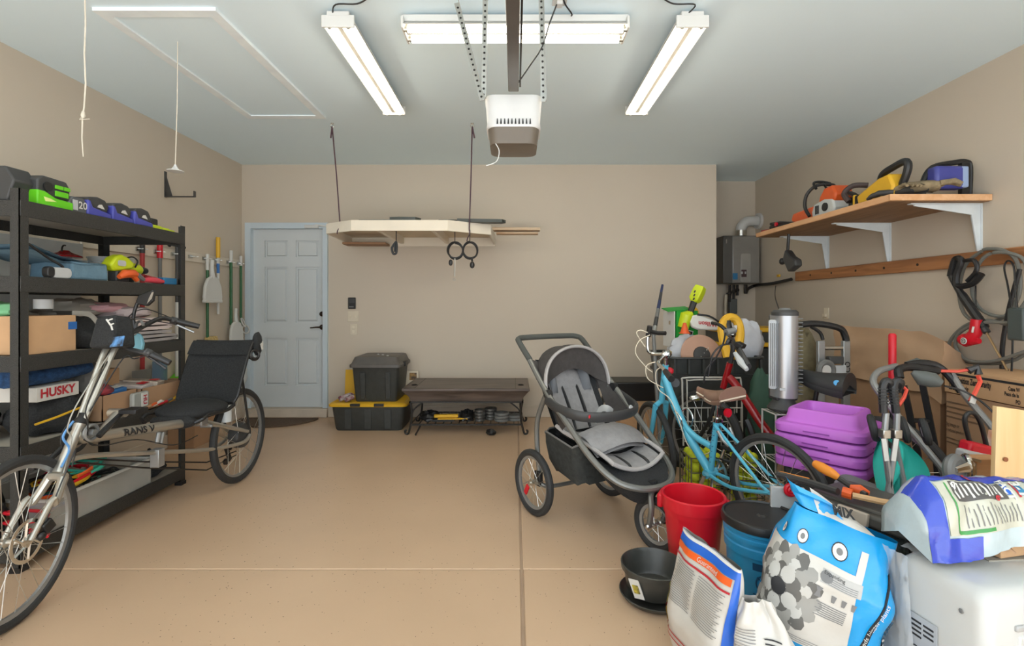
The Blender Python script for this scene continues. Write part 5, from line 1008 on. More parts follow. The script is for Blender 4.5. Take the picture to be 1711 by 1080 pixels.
# hanging under the shelf
t = thing('shop_lamp', 'black clamp lamp hanging below the wall shelf', 'lamp', PX(1322, 450, 2.6))
def Q(px, py, X=2.62): return PX(px, py, X)
obj('clamp', B().tube([Vector((Q(1318, 402).x, Q(1318, 402).y, 1.955)), Q(1316, 420), Q(1313, 430)], .014, 8), BLACKP, t, world=True)
obj('lamp_head', B().prism([(-.10, .0), (-.05, .09), (-.01, .06), (.03, .02), (.12, -.02), (.13, -.08), (.08, -.10), (.0, -.13), (-.05, -.06)], .07, face_m(Q(1322, 432), (0, -1, 0), (0, 0, 1))), DKGREY, t, world=True, bevel=.014); obj('knob', B().ball(Q(1307, 437), (.03, .03, .035), 10), BLACKP, t, world=True)
# cord from heater pipe to tower heater
# ---- hose loops, grinder, adapter on the cleat
def Wp(px, py, X=XR - .06): return PX(px, py, X)
HOSE = mat('grey_hose', (118, 118, 112), .45)
hs = thing('pressure_hose', 'coiled grey hose hanging on the wooden batten', 'hose', Wp(1650, 610))
l1 = [(1640, 420), (1612, 445), (1603, 490), (1612, 525), (1640, 540), (1680, 528), (1703, 490), (1700, 440), (1680, 420), (1655, 416)]
l2 = [(1655, 424), (1634, 444), (1624, 480), (1634, 512), (1662, 528), (1696, 524), (1720, 490), (1714, 440), (1690, 424)]
l3 = [(1690, 545), (1650, 536), (1612, 545), (1586, 575), (1600, 600), (1650, 608), (1700, 600), (1725, 575)]
l4 = [(1690, 540), (1640, 540), (1604, 556), (1597, 580), (1616, 602), (1660, 604), (1720, 585)]
for k, l in enumerate((l1, l2)): obj('loop', B().tube(smooth_path([Wp(a, b_, XR - .06 - .03 * k) for a, b_ in l], 6, closed=True), .011, 8), HOSE, hs, world=True)
for k, l in enumerate((l3, l4)): obj('loop', B().tube(smooth_path([Wp(a, b_, XR - .12 - .03 * k) for a, b_ in l], 6), .011, 8), HOSE, hs, world=True)
t = thing('spray_gun', 'black spray gun with brass-tipped wand hanging on the batten', 'spray gun', Wp(1640, 600, XR - .15))
obj('gun_body', B().tube(smooth_path([Wp(1590, 462, 2.95), Wp(1604, 488, 2.95), Wp(1626, 520, 2.95), Wp(1645, 548, 2.95)], 5), [.02] * 6 + [.026] * 10, 10), BLACKP, t, world=True)
obj('grip_loop', B().tube(smooth_path([Wp(1588, 462, 2.95), Wp(1596, 434, 2.95), Wp(1606, 436, 2.95), Wp(1598, 460, 2.95), Wp(1600, 478, 2.95), Wp(1625, 474, 2.95), Wp(1640, 458, 2.95)], 5), .02, 8), BLACKP, t, world=True); obj('trigger', B().tube(smooth_path([Wp(1612, 436, 2.95), Wp(1628, 436, 2.95), Wp(1632, 452, 2.95), Wp(1616, 470, 2.95)], 4), .013, 8), BLACKP, t, world=True)
obj('wand', B().tube([Wp(1645, 550, 2.95), Wp(1684, 620, 2.95)], .0065, 8), mat('brass', (196, 168, 130), .3, .9), t, world=True); obj('collar', B().tube([Wp(1640, 542, 2.95), Wp(1649, 556, 2.95)], .02, 10), DKGREY, t, world=True)
t = thing('angle_tool', 'red hanging tool with round white emblem on the right wall', 'power tool', Wp(1620, 578, 2.92))
obj('body', B().tube([Wp(1632, 534, 2.93), Wp(1630, 556, 2.93), Wp(1622, 566, 2.93), Wp(1618, 572, 2.93)], [.03, .034, .04, .034], 14), RED, t, world=True); obj('head', B().ball(Wp(1613, 568, 2.93), (.045, .042, .04), 14).tube([Wp(1613, 571, 2.93), Wp(1636, 570, 2.93)], [.035, .018], 10), RED, t, world=True)
ec = Wp(1611, 570, 2.885)
for r, m in ((.021, PAPER), (.016, BLACKP), (.011, PAPER), (.005, INK)): obj('emblem', B().cyl(ec + Vector((-.002 + r * .05, 0, 0)), ec + Vector((-.006 + r * .2 - .004, -.0, 0)), r, 16), m, t, world=True)
obj('stripe', B().tube([Wp(1626.5, 546, 2.90), Wp(1624.5, 556, 2.89)], .006, 6), PAPER, t, world=True)
obj('hang_cord', B().tube([Wp(1632, 536, 2.94), Wp(1630, 500, 2.98), Wp(1630, 470, 3.0), Wp(1630, 455, 3.06)], .005, 6), BLACKP, t, world=True)
t = thing('power_adapter', 'dark green-grey power adapter hanging on black cable', 'adapter', Wp(1705, 568, 2.9))
obj('brick', B().box(Wp(1704, 542, 2.92), (.06, .10, .19)), mat('adapter_green', (74, 82, 80), .45), t, world=True, bevel=.012)
obj('cable', B().tube(smooth_path([Wp(1700, 518, 2.93), Wp(1697, 490, 2.95), Wp(1694, 446, 2.98), Wp(1684, 436, 3.0), Wp(1678, 448, 3.0), Wp(1684, 478, 2.98), Wp(1690, 520, 2.95), Wp(1692, 570, 2.95), Wp(1690, 625, 2.95)], 5), .0055, 6), BLACKP, t, world=True); obj('thick_cable', B().tube(smooth_path([Wp(1704, 450, 3.0), Wp(1690, 500, 3.0), Wp(1681, 540, 3.0), Wp(1675, 580, 3.0), Wp(1674, 625, 3.0)], 5), .012, 8), BLACKP, t, world=True)
plate_c = PX(1381, 524, XR - .004)
solo('wall_outlet', B().box(plate_c, (.008, .07, .11)).box(plate_c + Vector((-.01, .01, -.02)), (.03, .04, .03)), CREAM, 'outlet plate on the right wall behind the tower heater', 'outlet', bevel=.002)

# ================================================================ big cartons by the right wall
KX = 2.70
t = thing('wrapped_carton', 'tall carton wrapped in kraft paper against the right wall', 'box', (2.88, 3.6, 0))
obj('carton', B().bb(KX, XR - .02, 3.12, 4.10, 0, .72), CARDD, t, world=True, bevel=.004)
def kp(u, v):
    y = 4.13 - 1.05 * u; z = 1.105 - .40 * v; return Vector((KX - .012 + .02 * noise.noise(Vector((u * 5, v * 4, 2))) - .015 * v, y + .02 * noise.noise(Vector((u * 3, v * 3, 7))), z + .012 * noise.noise(Vector((u * 6, 0, 3))) - .05 * max(0, u - .85) / .15))
obj('paper_wrap', B().grid(kp, 26, 10).grid(lambda u, v: kp(u, 0).lerp(Vector((XR - .03, 4.13 - .80 * u, 1.06 - .15 * u ** 3 + .015 * noise.noise(Vector((u * 5, v * 5, 9))))), v), 26, 6).grid(lambda u, v: kp(1, v).lerp(Vector((XR - .03, 3.33 + .03 * noise.noise(Vector((u * 4, v * 4, 5))) - .2 * v, .91 - .20 * v)), u), 8, 10).grid(lambda u, v: kp(0, v).lerp(Vector((XR - .03, 4.14, 1.06 - .36 * v)), u), 2, 10), KRAFT, t, world=True, sm=50)
obj('inner_carton', B().bb(KX + .03, XR - .04, 3.40, 4.08, .72, 1.02), CARDD, t, world=True)
zg = thing('chair_carton', 'large brown carton with bold black lettering on its lid', 'box', (2.88, 2.8, 0))
X2 = 2.66
obj('carton', B().bb(X2, XR - .02, 2.46, 3.03, 0, .74), CARDD, zg, world=True, bevel=.003); obj('lid', B().bb(X2 - .006, XR - .016, 2.455, 3.035, .745, .885), CARD, zg, world=True, bevel=.003)
obj('lid_stripe', B().bb(X2 - .008, X2 - .004, 2.455, 3.035, .855, .868), INK, zg, world=True)
def ztext(s, y, z, size, m=INK, al='LEFT', sx=.62): obj('lettering', text_b(s, size, face_m((X2 - .0085 if z > .745 else X2 - .0025, y, z), (0, -1, 0), (0, 0, 1)), align=al, bold=size * .03, sx=sx), m, zg, world=True)
ztext('Multi-Position Zero Gravity', 3.00, .828, .05, sx=.47); ztext('Lounge Chair', 3.00, .782, .05, sx=.47); ztext('Case W', 2.64, .83, .03); ztext('Peso de la', 2.66, .80, .03); ztext('PO', 2.60, .765, .03)
BR = mat('print_brown', (120, 94, 72), .7)
for i in range(4): obj('print_line', B().bb(X2 - .002, X2 - .0005, 2.84 - .02 * (i % 2), 3.03, .68 - .03 * i, .69 - .03 * i), BR, zg, world=True)
ztext('Big image or', 3.03, .55, .03, BR); ztext('is reduced product', 3.03, .515, .026, BR)
for i in range(2): obj('print_line', B().bb(X2 - .002, X2 - .0005, 2.85, 3.03, .46 - .025 * i, .468 - .025 * i), BR, zg, world=True)

# ================================================================ hand truck, red bar, mower handle
ht = thing('hand_truck', 'silver folding hand truck with black handle behind the bicycle saddle', 'hand truck', PY(1390, 560, 3.4) * 1.0)
ht.location.z = 0
def T(px, py, Y=3.40): return PY(px, py, Y)
obj('handle', B().tube(smooth_path([T(1337, 543), T(1360, 541), T(1385, 544), T(1405, 550), T(1412, 562), T(1414, 570)], 4), .022, 10), BLACKP, ht, world=True)
obj('handle_stay', B().tube(smooth_path([T(1355, 546), T(1370, 556), T(1375, 568)], 4), .012, 8), BLACKP, ht, world=True)
up = []
for px in (1371, 1413): obj('upright', B().box((T(px, 0).x, 3.40, .52), (.048, .03, 1.02)), ALU, ht, world=True, bevel=.004)
obj('lettering', text_b('COSCO', .05, face_m(Vector((T(1414, 0).x, 3.384, .80)), (0, 0, 1), (-1, 0, 0)), bold=.001), INK, ht, world=True)
for z in (.98, .35): obj('crossbar', B().cyl((T(1371, 0).x, 3.40, z), (T(1413, 0).x, 3.40, z), .014, 10), STEEL, ht, world=True)
obj('latch_plate', B().box((T(1396, 0).x, 3.37, .80), (.10, .02, .13)), mat('pale_grey', (188, 190, 190)), ht, world=True, bevel=.004)
wc = Vector((T(1374, 0).x - .02, 3.33, .835))
obj('wheel', B().torus(wc, .055, .02, (.2, -1, 0), 24, 10), MDGREY, ht, world=True); obj('wheel_disc', B().lathe([(0, -.012), (.03, -.012), (.045, -.006), (.045, .006), (0, .012)], frame(wc, (.2, -1, 0)), 20), PAPER, ht, world=True)
obj('toe_plate', B().box((T(1392, 0).x, 3.32, .02), (.28, .16, .012)), ALU, ht, world=True)
obj('hinge_block', B().box((T(1390, 0).x, 3.37, .90), (.10, .05, .05)), DKGREY, ht, world=True, bevel=.006)
blobthing('canvas_sack', 'olive canvas sack slumped on the hand truck', 'sack', (2.10, 3.56, .0), (.10, .08, .72), mat('olive_canvas', (116, 106, 80), .9, var=.15, scale=20), 61, .15, .45)
t = thing('red_bar', 'upright steel bar with a long red grip', 'bar', PY(1491, 640, 3.0)); t.location.z = 0
xr = PY(1491, 0, 3.0).x
obj('grip', B().lathe([(0, 1.107), (.014, 1.105), (.021, 1.095), (.021, .80), (0, .80)], Matrix.Translation((xr, 3.0, 0)), 14), RED, t, world=True); obj('shaft', B().cyl((xr, 3.0, .0), (xr, 3.0, .80), .016, 10), BLACKP, t, world=True); obj('base', B().box((xr, 3.0, .02), (.16, .10, .04)), IRON, t, world=True, bevel=.008)
mw = thing('push_mower', 'lawn mower handle with grey tubes, black grips and red cord', 'mower', (2.15, 2.5, 0))
MT = mat('mower_tube', (142, 142, 140), .4, .4)
obj('tube', B().tube(smooth_path([PY(1497, 612, 2.72), PY(1470, 620, 2.66), PY(1459, 635, 2.62), PY(1468, 655, 2.58), PY(1500, 695, 2.50), PY(1540, 742, 2.42), PY(1578, 788, 2.34)], 5), .0165, 10), MT, mw, world=True)
obj('tube', B().tube(smooth_path([PY(1590, 625, 2.70), PY(1612, 660, 2.62), PY(1650, 705, 2.52), PY(1690, 755, 2.42)], 5), .0165, 10), MT, mw, world=True)
obj('grip_bar', B().tube(smooth_path([PY(1503, 632, 2.66), PY(1502, 619, 2.68), PY(1515, 614, 2.70), PY(1540, 616, 2.70), PY(1567, 620, 2.70)], 5), .0215, 10), BLACKP, mw, world=True)
obj('grip_bar', B().tube(smooth_path([PY(1515, 611, 2.73), PY(1540, 607, 2.73), PY(1566, 612, 2.72), PY(1585, 628, 2.70), PY(1606, 655, 2.65)], 5), .02, 10), BLACKP, mw, world=True)
obj('console', B().tube([PY(1524, 622, 2.66), PY(1540, 632, 2.64), PY(1560, 636, 2.62), PY(1574, 642, 2.60)], [.012, .042, .04, .018], 12, sx=.6), mat('console_grey', (92, 96, 92), .5), mw, world=True)
obj('console_top', B().tube([PY(1512, 608, 2.74), PY(1532, 606, 2.74), PY(1552, 609, 2.73)], [.01, .026, .01], 10, sx=.6), mat('console_grey', (92, 96, 92)), mw, world=True)
RC = mat('red_cord', (224, 82, 62), .5)
obj('red_cord', B().tube([PY(1501, 633, 2.64), PY(1507, 645, 2.63), PY(1515, 652, 2.62), PY(1511, 664, 2.60), PY(1502, 678, 2.58)], .009, 6), RC, mw, world=True)
obj('red_cord', B().tube([PY(1567, 620, 2.69), PY(1600, 621, 2.66), PY(1620, 618, 2.64)], .008, 6), RC, mw, world=True)
obj('red_cord', B().tube([PY(1634, 628, 2.60), PY(1638, 638, 2.60), PY(1630, 655, 2.58), PY(1621, 671, 2.57)], .011, 6), RC, mw, world=True)
obj('clip', B().tube([PY(1618, 620, 2.64), PY(1632, 614, 2.63), PY(1635, 626, 2.62)], .02, 8), DKGREY, mw, world=True); obj('tag', B().box(PY(1626, 669, 2.56), (.03, .004, .035), (0, 20, 0)), PAPER, mw, world=True)
obj('control_cable', B().tube(smooth_path([PY(1578, 645, 2.60), PY(1615, 656, 2.58), PY(1650, 680, 2.5), PY(1680, 715, 2.45)], 5), .005, 6), BLACKP, mw, world=True)
obj('lower_leg', B().tube(smooth_path([PY(1578, 788, 2.34), PY(1600, 830, 2.28), Vector((2.30, 2.34, .16))], 5), .0165, 10), MT, mw, world=True)
obj('deck', B().lathe([(0, .26), (.10, .25), (.16, .20), (.19, .12), (.19, .05), (0, .05)], Matrix.Translation((2.44, 2.40, 0)), 24), BLACKP, mw, world=True)
obj('engine', B().blob((2.44, 2.40, .31), (.11, .11, .08), 3, .15, 3, 16), DKGREY, mw, world=True)
bl = thing('folding_frame', 'black steel folding frame standing behind the push mower', 'frame', (2.28, 2.92, 0))
for (a, b_) in (((1510, 645), (1534, 760)), ((1541, 640), (1562, 745))): obj('bar', B().tube([PY(a[0], a[1], 2.92), PY(b_[0], b_[1], 2.92), Vector((PY(b_[0] + 12, 0, 2.92).x, 2.92, 0.0))], .022, 4), BLACKP, bl, world=True)
obj('cross_bar', B().tube([PY(1522, 703, 2.92), PY(1552, 703, 2.92)], .014, 6), BLACKP, bl, world=True)
# teal umbrella stroller, folded
us = thing('folded_stroller', 'folded umbrella stroller with teal cloth and silver tubes', 'stroller', (1.72, 2.2, 0))
for k, (pts, hk) in enumerate((([(1481, 690), (1478, 735), (1484, 790), (1490, 835)], [(1489, 655), (1487, 641), (1480, 637), (1475, 650), (1476, 690)]), ([(1499, 690), (1497, 735), (1489, 790), (1482, 835)], [(1508, 655), (1505, 640), (1498, 637), (1493, 650), (1497, 690)]))):
    tb = obj('cane', B().tube(smooth_path([PY(a, b_, 2.2) for a, b_ in pts], 4) + [Vector((1.66 + .06 * k, 2.22, .10))], .0125, 10), ALU, us, world=True)
    obj('handle', B().tube(smooth_path([PY(a, b_, 2.2) + Vector((0, .03 if i == 0 else 0, 0)) for i, (a, b_) in enumerate(hk)], 4), .0165, 10), BLACKP, us, world=True)
    for i in range(6): obj('handle_rib', B().torus(PY(hk[3][0] + (0 if k else 0) + i * .25, 650 + i * 5, 2.2), .0175, .003, (0, 0, 1), 12, 5), DKGREY, us, world=True)
    obj('warning_label', B().box(PY(pts[1][0] + (1 if k == 0 else -2), 752, 2.184), (.02, .004, .10), (0, (-8 if k == 0 else 8), 0)), PAPER, us, world=True)
    obj('joint', B().box(PY(pts[1][0], 725, 2.2), (.035, .035, .04)), STEEL, us, world=True, bevel=.004)
obj('third_cane', B().tube([PY(1497, 745, 2.24), PY(1509, 800, 2.24), PY(1510, 845, 2.24), Vector((1.74, 2.24, .1))], .012, 10), ALU, us, world=True)
def tealf(u, v): 
    l = PY(1472 - 6 * v, 735 + 100 * v, 2.26); r = PY(1512 + 34 * math.sin(PI * min(1, v * 1.15)) ** .8, 725 + 122 * v + 15 * u, 2.26); p = l.lerp(r, u); p.y += .03 * math.sin(u * 9 + v * 4) ; return p
obj('seat_cloth', B().grid(tealf, 16, 12).grid(lambda u, v: tealf(u, v) + Vector((0, .012, 0)), 16, 12), TEAL, us, world=True, sm=70)
obj('cloth_stripe', B().tube([PY(1476, 735, 2.235), PY(1492, 748, 2.235)], .012, 6, sx=.3), INK, us, world=True)
for px, py, Y in ((1459, 715, 2.28), (1484, 713, 2.30), (1511, 718, 2.32), (1546, 722, 2.30)):
    c = PY(px, py, Y); w_ = obj('wheel', B().torus(c, .048, .016, (.8, -.5, .2), 24, 8), RUBBER, us, world=True); obj('wheel_hub', B().lathe([(0, -.014), (.02, -.014), (.036, -.008), (.036, .008), (0, .014)], frame(c, (.8, -.5, .2)), 16), mat('pale_grey', (188, 190, 190)), us, world=True)
blobthing('black_bag', 'black quilted bag heaped behind the teal cloth', 'bag', (1.92, 2.42, 0), (.10, .08, .36), FABRIC, 63, .2, .45)
blobthing('boots', 'dark rubber boots piled beside the mower wheel', 'boots', (1.86, 2.02, 0), (.10, .09, .29), DKGREY, 64, .3, .45)
# dolly with caster, clamp, board
dl = thing('furniture_dolly', 'wooden furniture dolly on edge with a chrome caster', 'dolly', (2.05, 2.12, 0))
def D(px, py, Y=2.12): return PY(px, py, Y)
obj('deck', B().box((D(1648, 0).x, 2.14, .31), (.13, .07, .62)), wood('dolly_wood', (196, 146, 100), (220, 172, 126)), dl, world=True, bevel=.004)
obj('carpet_pad', B().box((D(1648, 0).x + .055, 2.13, .57), (.04, .075, .09)), MDGREY, dl, world=True, bevel=.004)
cc = D(1596, 784, 2.08)
obj('caster_wheel', B().torus(cc, .042, .022, (.35, -1, .1), 24, 10).lathe([(0, -.02), (.045, -.018), (.045, .018), (0, .02)], frame(cc, (.35, -1, .1)), 20), MDGREY, dl, world=True)
obj('caster_fork', B().torus(D(1617, 780, 2.10), .045, .011, (1, -.5, .1), 22, 8).torus(D(1612, 785, 2.09), .032, .009, (1, -.4, .1), 20, 8).tube([D(1596, 786, 2.05), D(1614, 782, 2.06), D(1622, 776, 2.09)], [.012, .02, .016], 8), CHROME, dl, world=True)
obj('caster_plate', B().box(D(1624, 768, 2.10), (.07, .012, .012), (0, 12, 0)).box(D(1624, 790, 2.10), (.012, .03, .09)), STEEL, dl, world=True)
t = thing('wheel_clamp', 'red and grey clamp with a tall black U-shaped handle', 'clamp', (2.13, 2.30, .0))
obj('u_handle', B().tube(smooth_path([PY(1622, 745, 2.3), PY(1612, 705, 2.3), PY(1618, 691, 2.3), PY(1630, 693, 2.3), PY(1640, 712, 2.3), PY(1648, 745, 2.3)], 5), .010, 10), BLACKP, t, world=True)
obj('red_body', B().box(PY(1634, 753, 2.30), (.14, .07, .07), (0, 14, 0)), RED, t, world=True, bevel=.015); obj('grey_body', B().box(PY(1630, 763, 2.28), (.15, .06, .045), (0, 12, 0)), mat('pale_grey', (188, 190, 190)), t, world=True, bevel=.012); obj('stand_post', B().box((2.14, 2.33, .27), (.08, .05, .54)), IRON, t, world=True)
solo('orange_box', B().box(PY(1660, 745, 2.42) - Vector((0, 0, .16)), (.06, .06, .46), (0, 8, 0)), mat('orange_carton', (230, 140, 80), .6, col2=(236, 226, 214), scale=14), 'slim orange and white carton behind the pine board', 'box', bevel=.003)
pn = thing('pine_board', 'clean pine board with one knot leaning at the right edge', 'board', (2.0, 1.95, 0))
M = face_m(Vector((1.905, 1.95, .88)), (1, 0, -.03), (.2, 0, 1)); PINE = wood('pine', (222, 184, 130), (236, 204, 154), .55, (14, 14, 1), 1.2)
obj('plank', B().prism([(0, 0), (.30, -.035), (.30, -.92), (0, -.90)], .02, M), PINE, pn, world=True, bevel=.002); k_ = PY(1680, 768, 1.936)
obj('knot', B().cyl(k_, k_ + Vector((0, -.003, 0)), .009, 14), mat('knot_brown', (142, 86, 52), .6), pn, world=True)
# ================================================================ blue bicycle (heading away to the left)
BH = math.degrees(math.atan2(.903, -.43))
bb = thing('blue_bicycle', 'sky blue step-through bicycle with a brown saddle', 'bicycle', (1.406, 2.608, 0), rot=(R_(-4.5), 0, R_(BH)))
# local: x forward, y to the rider's left, z up; rider's left = towards the stroller
bb.rotation_euler = Euler((R_(-4.5), 0, 0), 'XYZ').to_matrix().to_euler()
bb.rotation_euler = (Matrix.Rotation(R_(BH), 3, 'Z') @ Matrix.Rotation(R_(-4.5), 3, 'X')).to_euler()
w = wheel(bb, (0, 0, .30), .30, .022, n=24, whitewall=False); wheel(bb, (.938, 0, .30), .30, .022, n=24, steer=R_(-18))
obj('head_tube', B().tube([(.845, 0, .62), (.785, 0, .88)], .021, 12), BLUEB, bb)
obj('down_tube', B().tube(smooth_path([(.80, 0, .80), (.74, 0, .66), (.62, 0, .45), (.45, 0, .255)], 6), .027, 12), BLUEB, bb)
obj('top_tube', B().tube(smooth_path([(.79, 0, .74), (.70, 0, .56), (.58, 0, .46), (.43, 0, .42)], 6), .02, 12), BLUEB, bb)
obj('seat_tube', B().tube([(.45, 0, .25), (.375, 0, .60)], .0185, 12), BLUEB, bb)
for k in range(7):
    a = Vector((.45, 0, .25)).lerp(Vector((.375, 0, .60)), .25 + .1 * k); obj('curl_decal', B().torus(a + Vector((0, .018, 0)), .010 + .003 * (k % 2), .0016, (.2, 1, 0), 12, 4, 0, 240), mat('decal_navy', (40, 70, 130), .5), bb)
for k in range(5):
    a = Vector((.74, 0, .66)).lerp(Vector((.62, 0, .45)), .1 + .2 * k); obj('curl_decal', B().torus(a + Vector((0, .026, 0)), .012, .0016, (.2, 1, 0), 12, 4, 30 * k, 250 + 30 * k), INK, bb)
obj('crank_shell', B().cyl((.45, -.04, .25), (.45, .04, .25), .027, 16), BLUEB, bb)
for s in (-1, 1):
    obj('chain_stay', B().tube(smooth_path([(.44, s * .025, .25), (.25, s * .05, .24), (0, s * .06, .30)], 4), .011, 8), BLUEB, bb)
    obj('seat_stay', B().tube([(.375, s * .022, .57), (.05, s * .055, .32), (0, s * .06, .30)], .009, 8), BLUEB, bb)
    obj('fork_blade', B().tube(smooth_path([(.855, s * .045, .60), (.89, s * .055, .45), (.938, s * .055, .30)], 4), [.019, .019, .018, .017, .016, .015, .014, .013, .012], 10), BLUEB, bb)
    ck = obj('crank', B().tube([(.45, s * .05, .25), (.45 + s * .06, s * .065, .25 - .15 * s)], [.014, .010], 8), CHROME, bb)
    obj('pedal', B().box((.45 + s * .06, s * .12, .25 - .15 * s), (.08, .09, .022)), BLACKP, ck, bevel=.004)
obj('fork_crown', B().tube([(.85, -.05, .60), (.848, 0, .625), (.85, .05, .60)], .018, 8), BLUEB, bb)
ch = B().lathe([(.07, -.002), (.088, -.0015), (.088, .0015), (.07, .002), (.07, -.002)], frame((.45, -.046, .25), (0, 1, 0)), 36)
for k in range(5): a = 2 * PI * k / 5; ch.box((.45 + .04 * math.cos(a), -.046, .25 + .04 * math.sin(a)), (.075, .004, .012), (0, -math.degrees(a), 0))
obj('chainring', ch, STEEL, bb); obj('chain_guard', B().tube([(.40, -.06, .335), (.2, -.06, .35), (.0, -.06, .36)], .006, 6), DKGREY, bb)
obj('chain', B().tube([(.45, -.046, .338), (0, -.046, .34)], .004, 5).tube([(.45, -.046, .162), (0, -.046, .26)], .004, 5), IRON, bb)
obj('seat_post', B().cyl((.375, 0, .60), (.355, 0, .71), .0135, 12), CHROME, bb); obj('seat_collar', B().cyl((.378, 0, .585), (.374, 0, .61), .024, 14).box((.35, 0, .598), (.03, .012, .02)), CHROME, bb)
TANL = mat('brown_leather', (140, 108, 90), .45, var=.08)
def saddle(parent, x, z, m, L_=.27, Wd=.20, band=None, zs=1.0, tail=.035, nose=.012):
    def f(u, v):
        t = v; wd = Wd / 2 * (0.14 + .86 * (max(0, 1 - t * 1.25) ** .8 if t < .75 else 0) + .10 * (1 - t))
        a = PI * (u * 1.25 - .125); cz = math.sin(a)
        return Vector((x - .10 + L_ * t, math.cos(a) * wd, z + (cz * .05 - .02) * zs * (1 - .5 * t) + tail * (1 - t) ** 2 - .016 * math.sin(PI * t) + nose * t))
    o = obj('saddle', B().grid(f, 14, 14).grid(lambda u, v: f(u, v) - Vector((0, 0, .02)), 14, 14), m, parent, sm=70)
    obj('saddle_base', B().grid(lambda u, v: f(0, v).lerp(f(1, v), u) - Vector((0, 0, .006)), 4, 14).grid(lambda u, v: f(u, 0).lerp(Vector((x - .10, 0, z - .02)), v), 14, 2), m, parent)
    if band: obj('saddle_piping', B().tube([f(0, i / 12) for i in range(12, -1, -1)] + [f(1, i / 12) for i in range(13)], .005, 6), band, parent)
    for s in (-1, 1): obj('saddle_rail', B().tube([(x - .06, s * .025, z - .03), (x + .0, s * .022, z - .05), (x + .10, s * .018, z - .02)], .004, 6), STEEL, parent)
    return f
saddle(bb, .35, .75, TANL, .26, .20, CREAM)
obj('rear_light', B().cyl((.30, .0, .655), (.285, .0, .655), .026, 16), RED, bb); obj('light_mount', B().box((.33, 0, .655), (.04, .03, .04)), BLACKP, bb)
obj('quill_stem', B().tube(smooth_path([(.785, 0, .87), (.775, 0, .93), (.77, 0, .95)], 4), .0135, 10), CHROME, bb); obj('stem_cluster', B().blob((.77, 0, .955), (.03, .035, .028), 4, .25, 4, 12), CHROME, bb)
W_inv = lambda p: wmat(bb).inverted() @ p
def BW(px, py, Y): return W_inv(PY(px, py, Y))
obj('handlebar', B().tube(smooth_path([Vector((.77, 0, .955)), BW(1100, 606, 3.22), BW(1108, 616, 3.12), BW(1114, 624, 3.02)], 5), .0115, 10), CHROME, bb); obj('grip', B().tube([BW(1112, 621, 3.05), BW(1122, 634, 2.93)], [.018, .020], 12), BLACKP, bb)
obj('handlebar', B().tube(smooth_path([Vector((.77, 0, .955)), BW(1086, 590, 3.34), BW(1082, 570, 3.36), BW(1084, 558, 3.36)], 5), .0115, 10), CHROME, bb); obj('grip', B().tube([BW(1083, 562, 3.36), BW(1086, 545, 3.34)], .018, 12), BLACKP, bb)
obj('bar_end', B().tube([BW(1086, 554, 3.35), BW(1100, 557, 3.28), BW(1112, 557, 3.24)], .014, 10), BLACKP, bb)
for l in ([(1086, 560), (1068, 570), (1062, 590), (1078, 612), (1090, 622)], [(1095, 605), (1080, 612), (1082, 632), (1100, 644), (1108, 648)], [(1108, 612), (1096, 622), (1100, 650), (1120, 668), (1135, 705), (1150, 745), (1172, 760), (1188, 755)], [(1082, 556), (1070, 552), (1064, 558), (1078, 580)]):
    obj('brake_cable', B().tube(smooth_path([BW(a, b_, 3.20 if a < 1115 else 3.12) for a, b_ in l], 5), .0032, 5), CREAM, bb)
obj('front_reflector', B().cyl(BW(1128, 640, 3.35), BW(1128, 640, 3.33), .03, 14), BLACKP, bb); obj('red_bell', B().blob(BW(1118, 620, 3.36), (.035, .03, .026), 5, .1, 3, 12), RED, bb)
obj('bottle_cage', B().tube(smooth_path([(.69, .02, .58), (.66, .05, .60), (.62, .05, .56), (.62, .04, .50), (.65, .03, .49)], 5), .005, 6).tube(smooth_path([(.69, -.02, .58), (.66, -.05, .60), (.62, -.05, .56), (.62, -.04, .50), (.65, -.03, .49)], 5), .005, 6), CHROME, bb)
obj('rear_brake', B().tube([(.33, .05, .55), (.30, .045, .50), (.27, .03, .47)], .009, 6).tube([(.33, -.05, .55), (.30, -.045, .50), (.27, -.03, .47)], .009, 6), ALU, bb)
obj('kickstand', B().tube([(.40, .04, .24), (.36, .13, .02)], .009, 8), CHROME, bb)

# ================================================================ red bicycle behind, heading the same way
RHd = math.degrees(math.atan2(.76, -.65))
rbk = thing('red_bicycle', 'dark red bicycle with a black saddle behind the purple steps', 'bicycle', (2.03, 2.73, 0), RHd)
wheel(rbk, (0, 0, .33), .33, .026, n=20); wheel(rbk, (1.05, 0, .33), .33, .03, n=20, steer=R_(-10))
obj('down_tube', B().tube(smooth_path([(.86, 0, .78), (.80, 0, .72), (.64, 0, .50), (.46, 0, .29)], 5), .028, 12), REDD, rbk); obj('head_tube', B().tube([(.90, 0, .70), (.85, 0, .88)], .022, 12), REDD, rbk)
obj('seat_tube', B().tube([(.46, 0, .28), (.34, 0, .62)], .018, 12), REDD, rbk); obj('seat_post', B().cyl((.34, 0, .62), (.315, 0, .76), .0135, 12), BLACKP, rbk)
for s in (-1, 1):
    obj('fork_blade', B().tube([(.90, s * .05, .68), (.98, s * .055, .45), (1.05, s * .055, .33)], .014, 8), BLACKP, rbk); obj('chain_stay', B().tube([(.46, s * .03, .28), (0, s * .065, .33)], .011, 8), REDD, rbk); obj('seat_stay', B().tube([(.345, s * .025, .60), (0, s * .065, .33)], .009, 8), REDD, rbk)
f = saddle(rbk, .245, .835, mat('saddle_black', (52, 52, 52), .5, var=.08), .31, .24, None, 1.7, .0, .035)
obj('saddle_badge', B().lathe([(0, 0), (.017, 0), (.015, .003), (0, .003)], frame((.18, .106, .835), (-.3, 1, .35)), 16), mat('badge_blue', (70, 150, 200), .4), rbk)
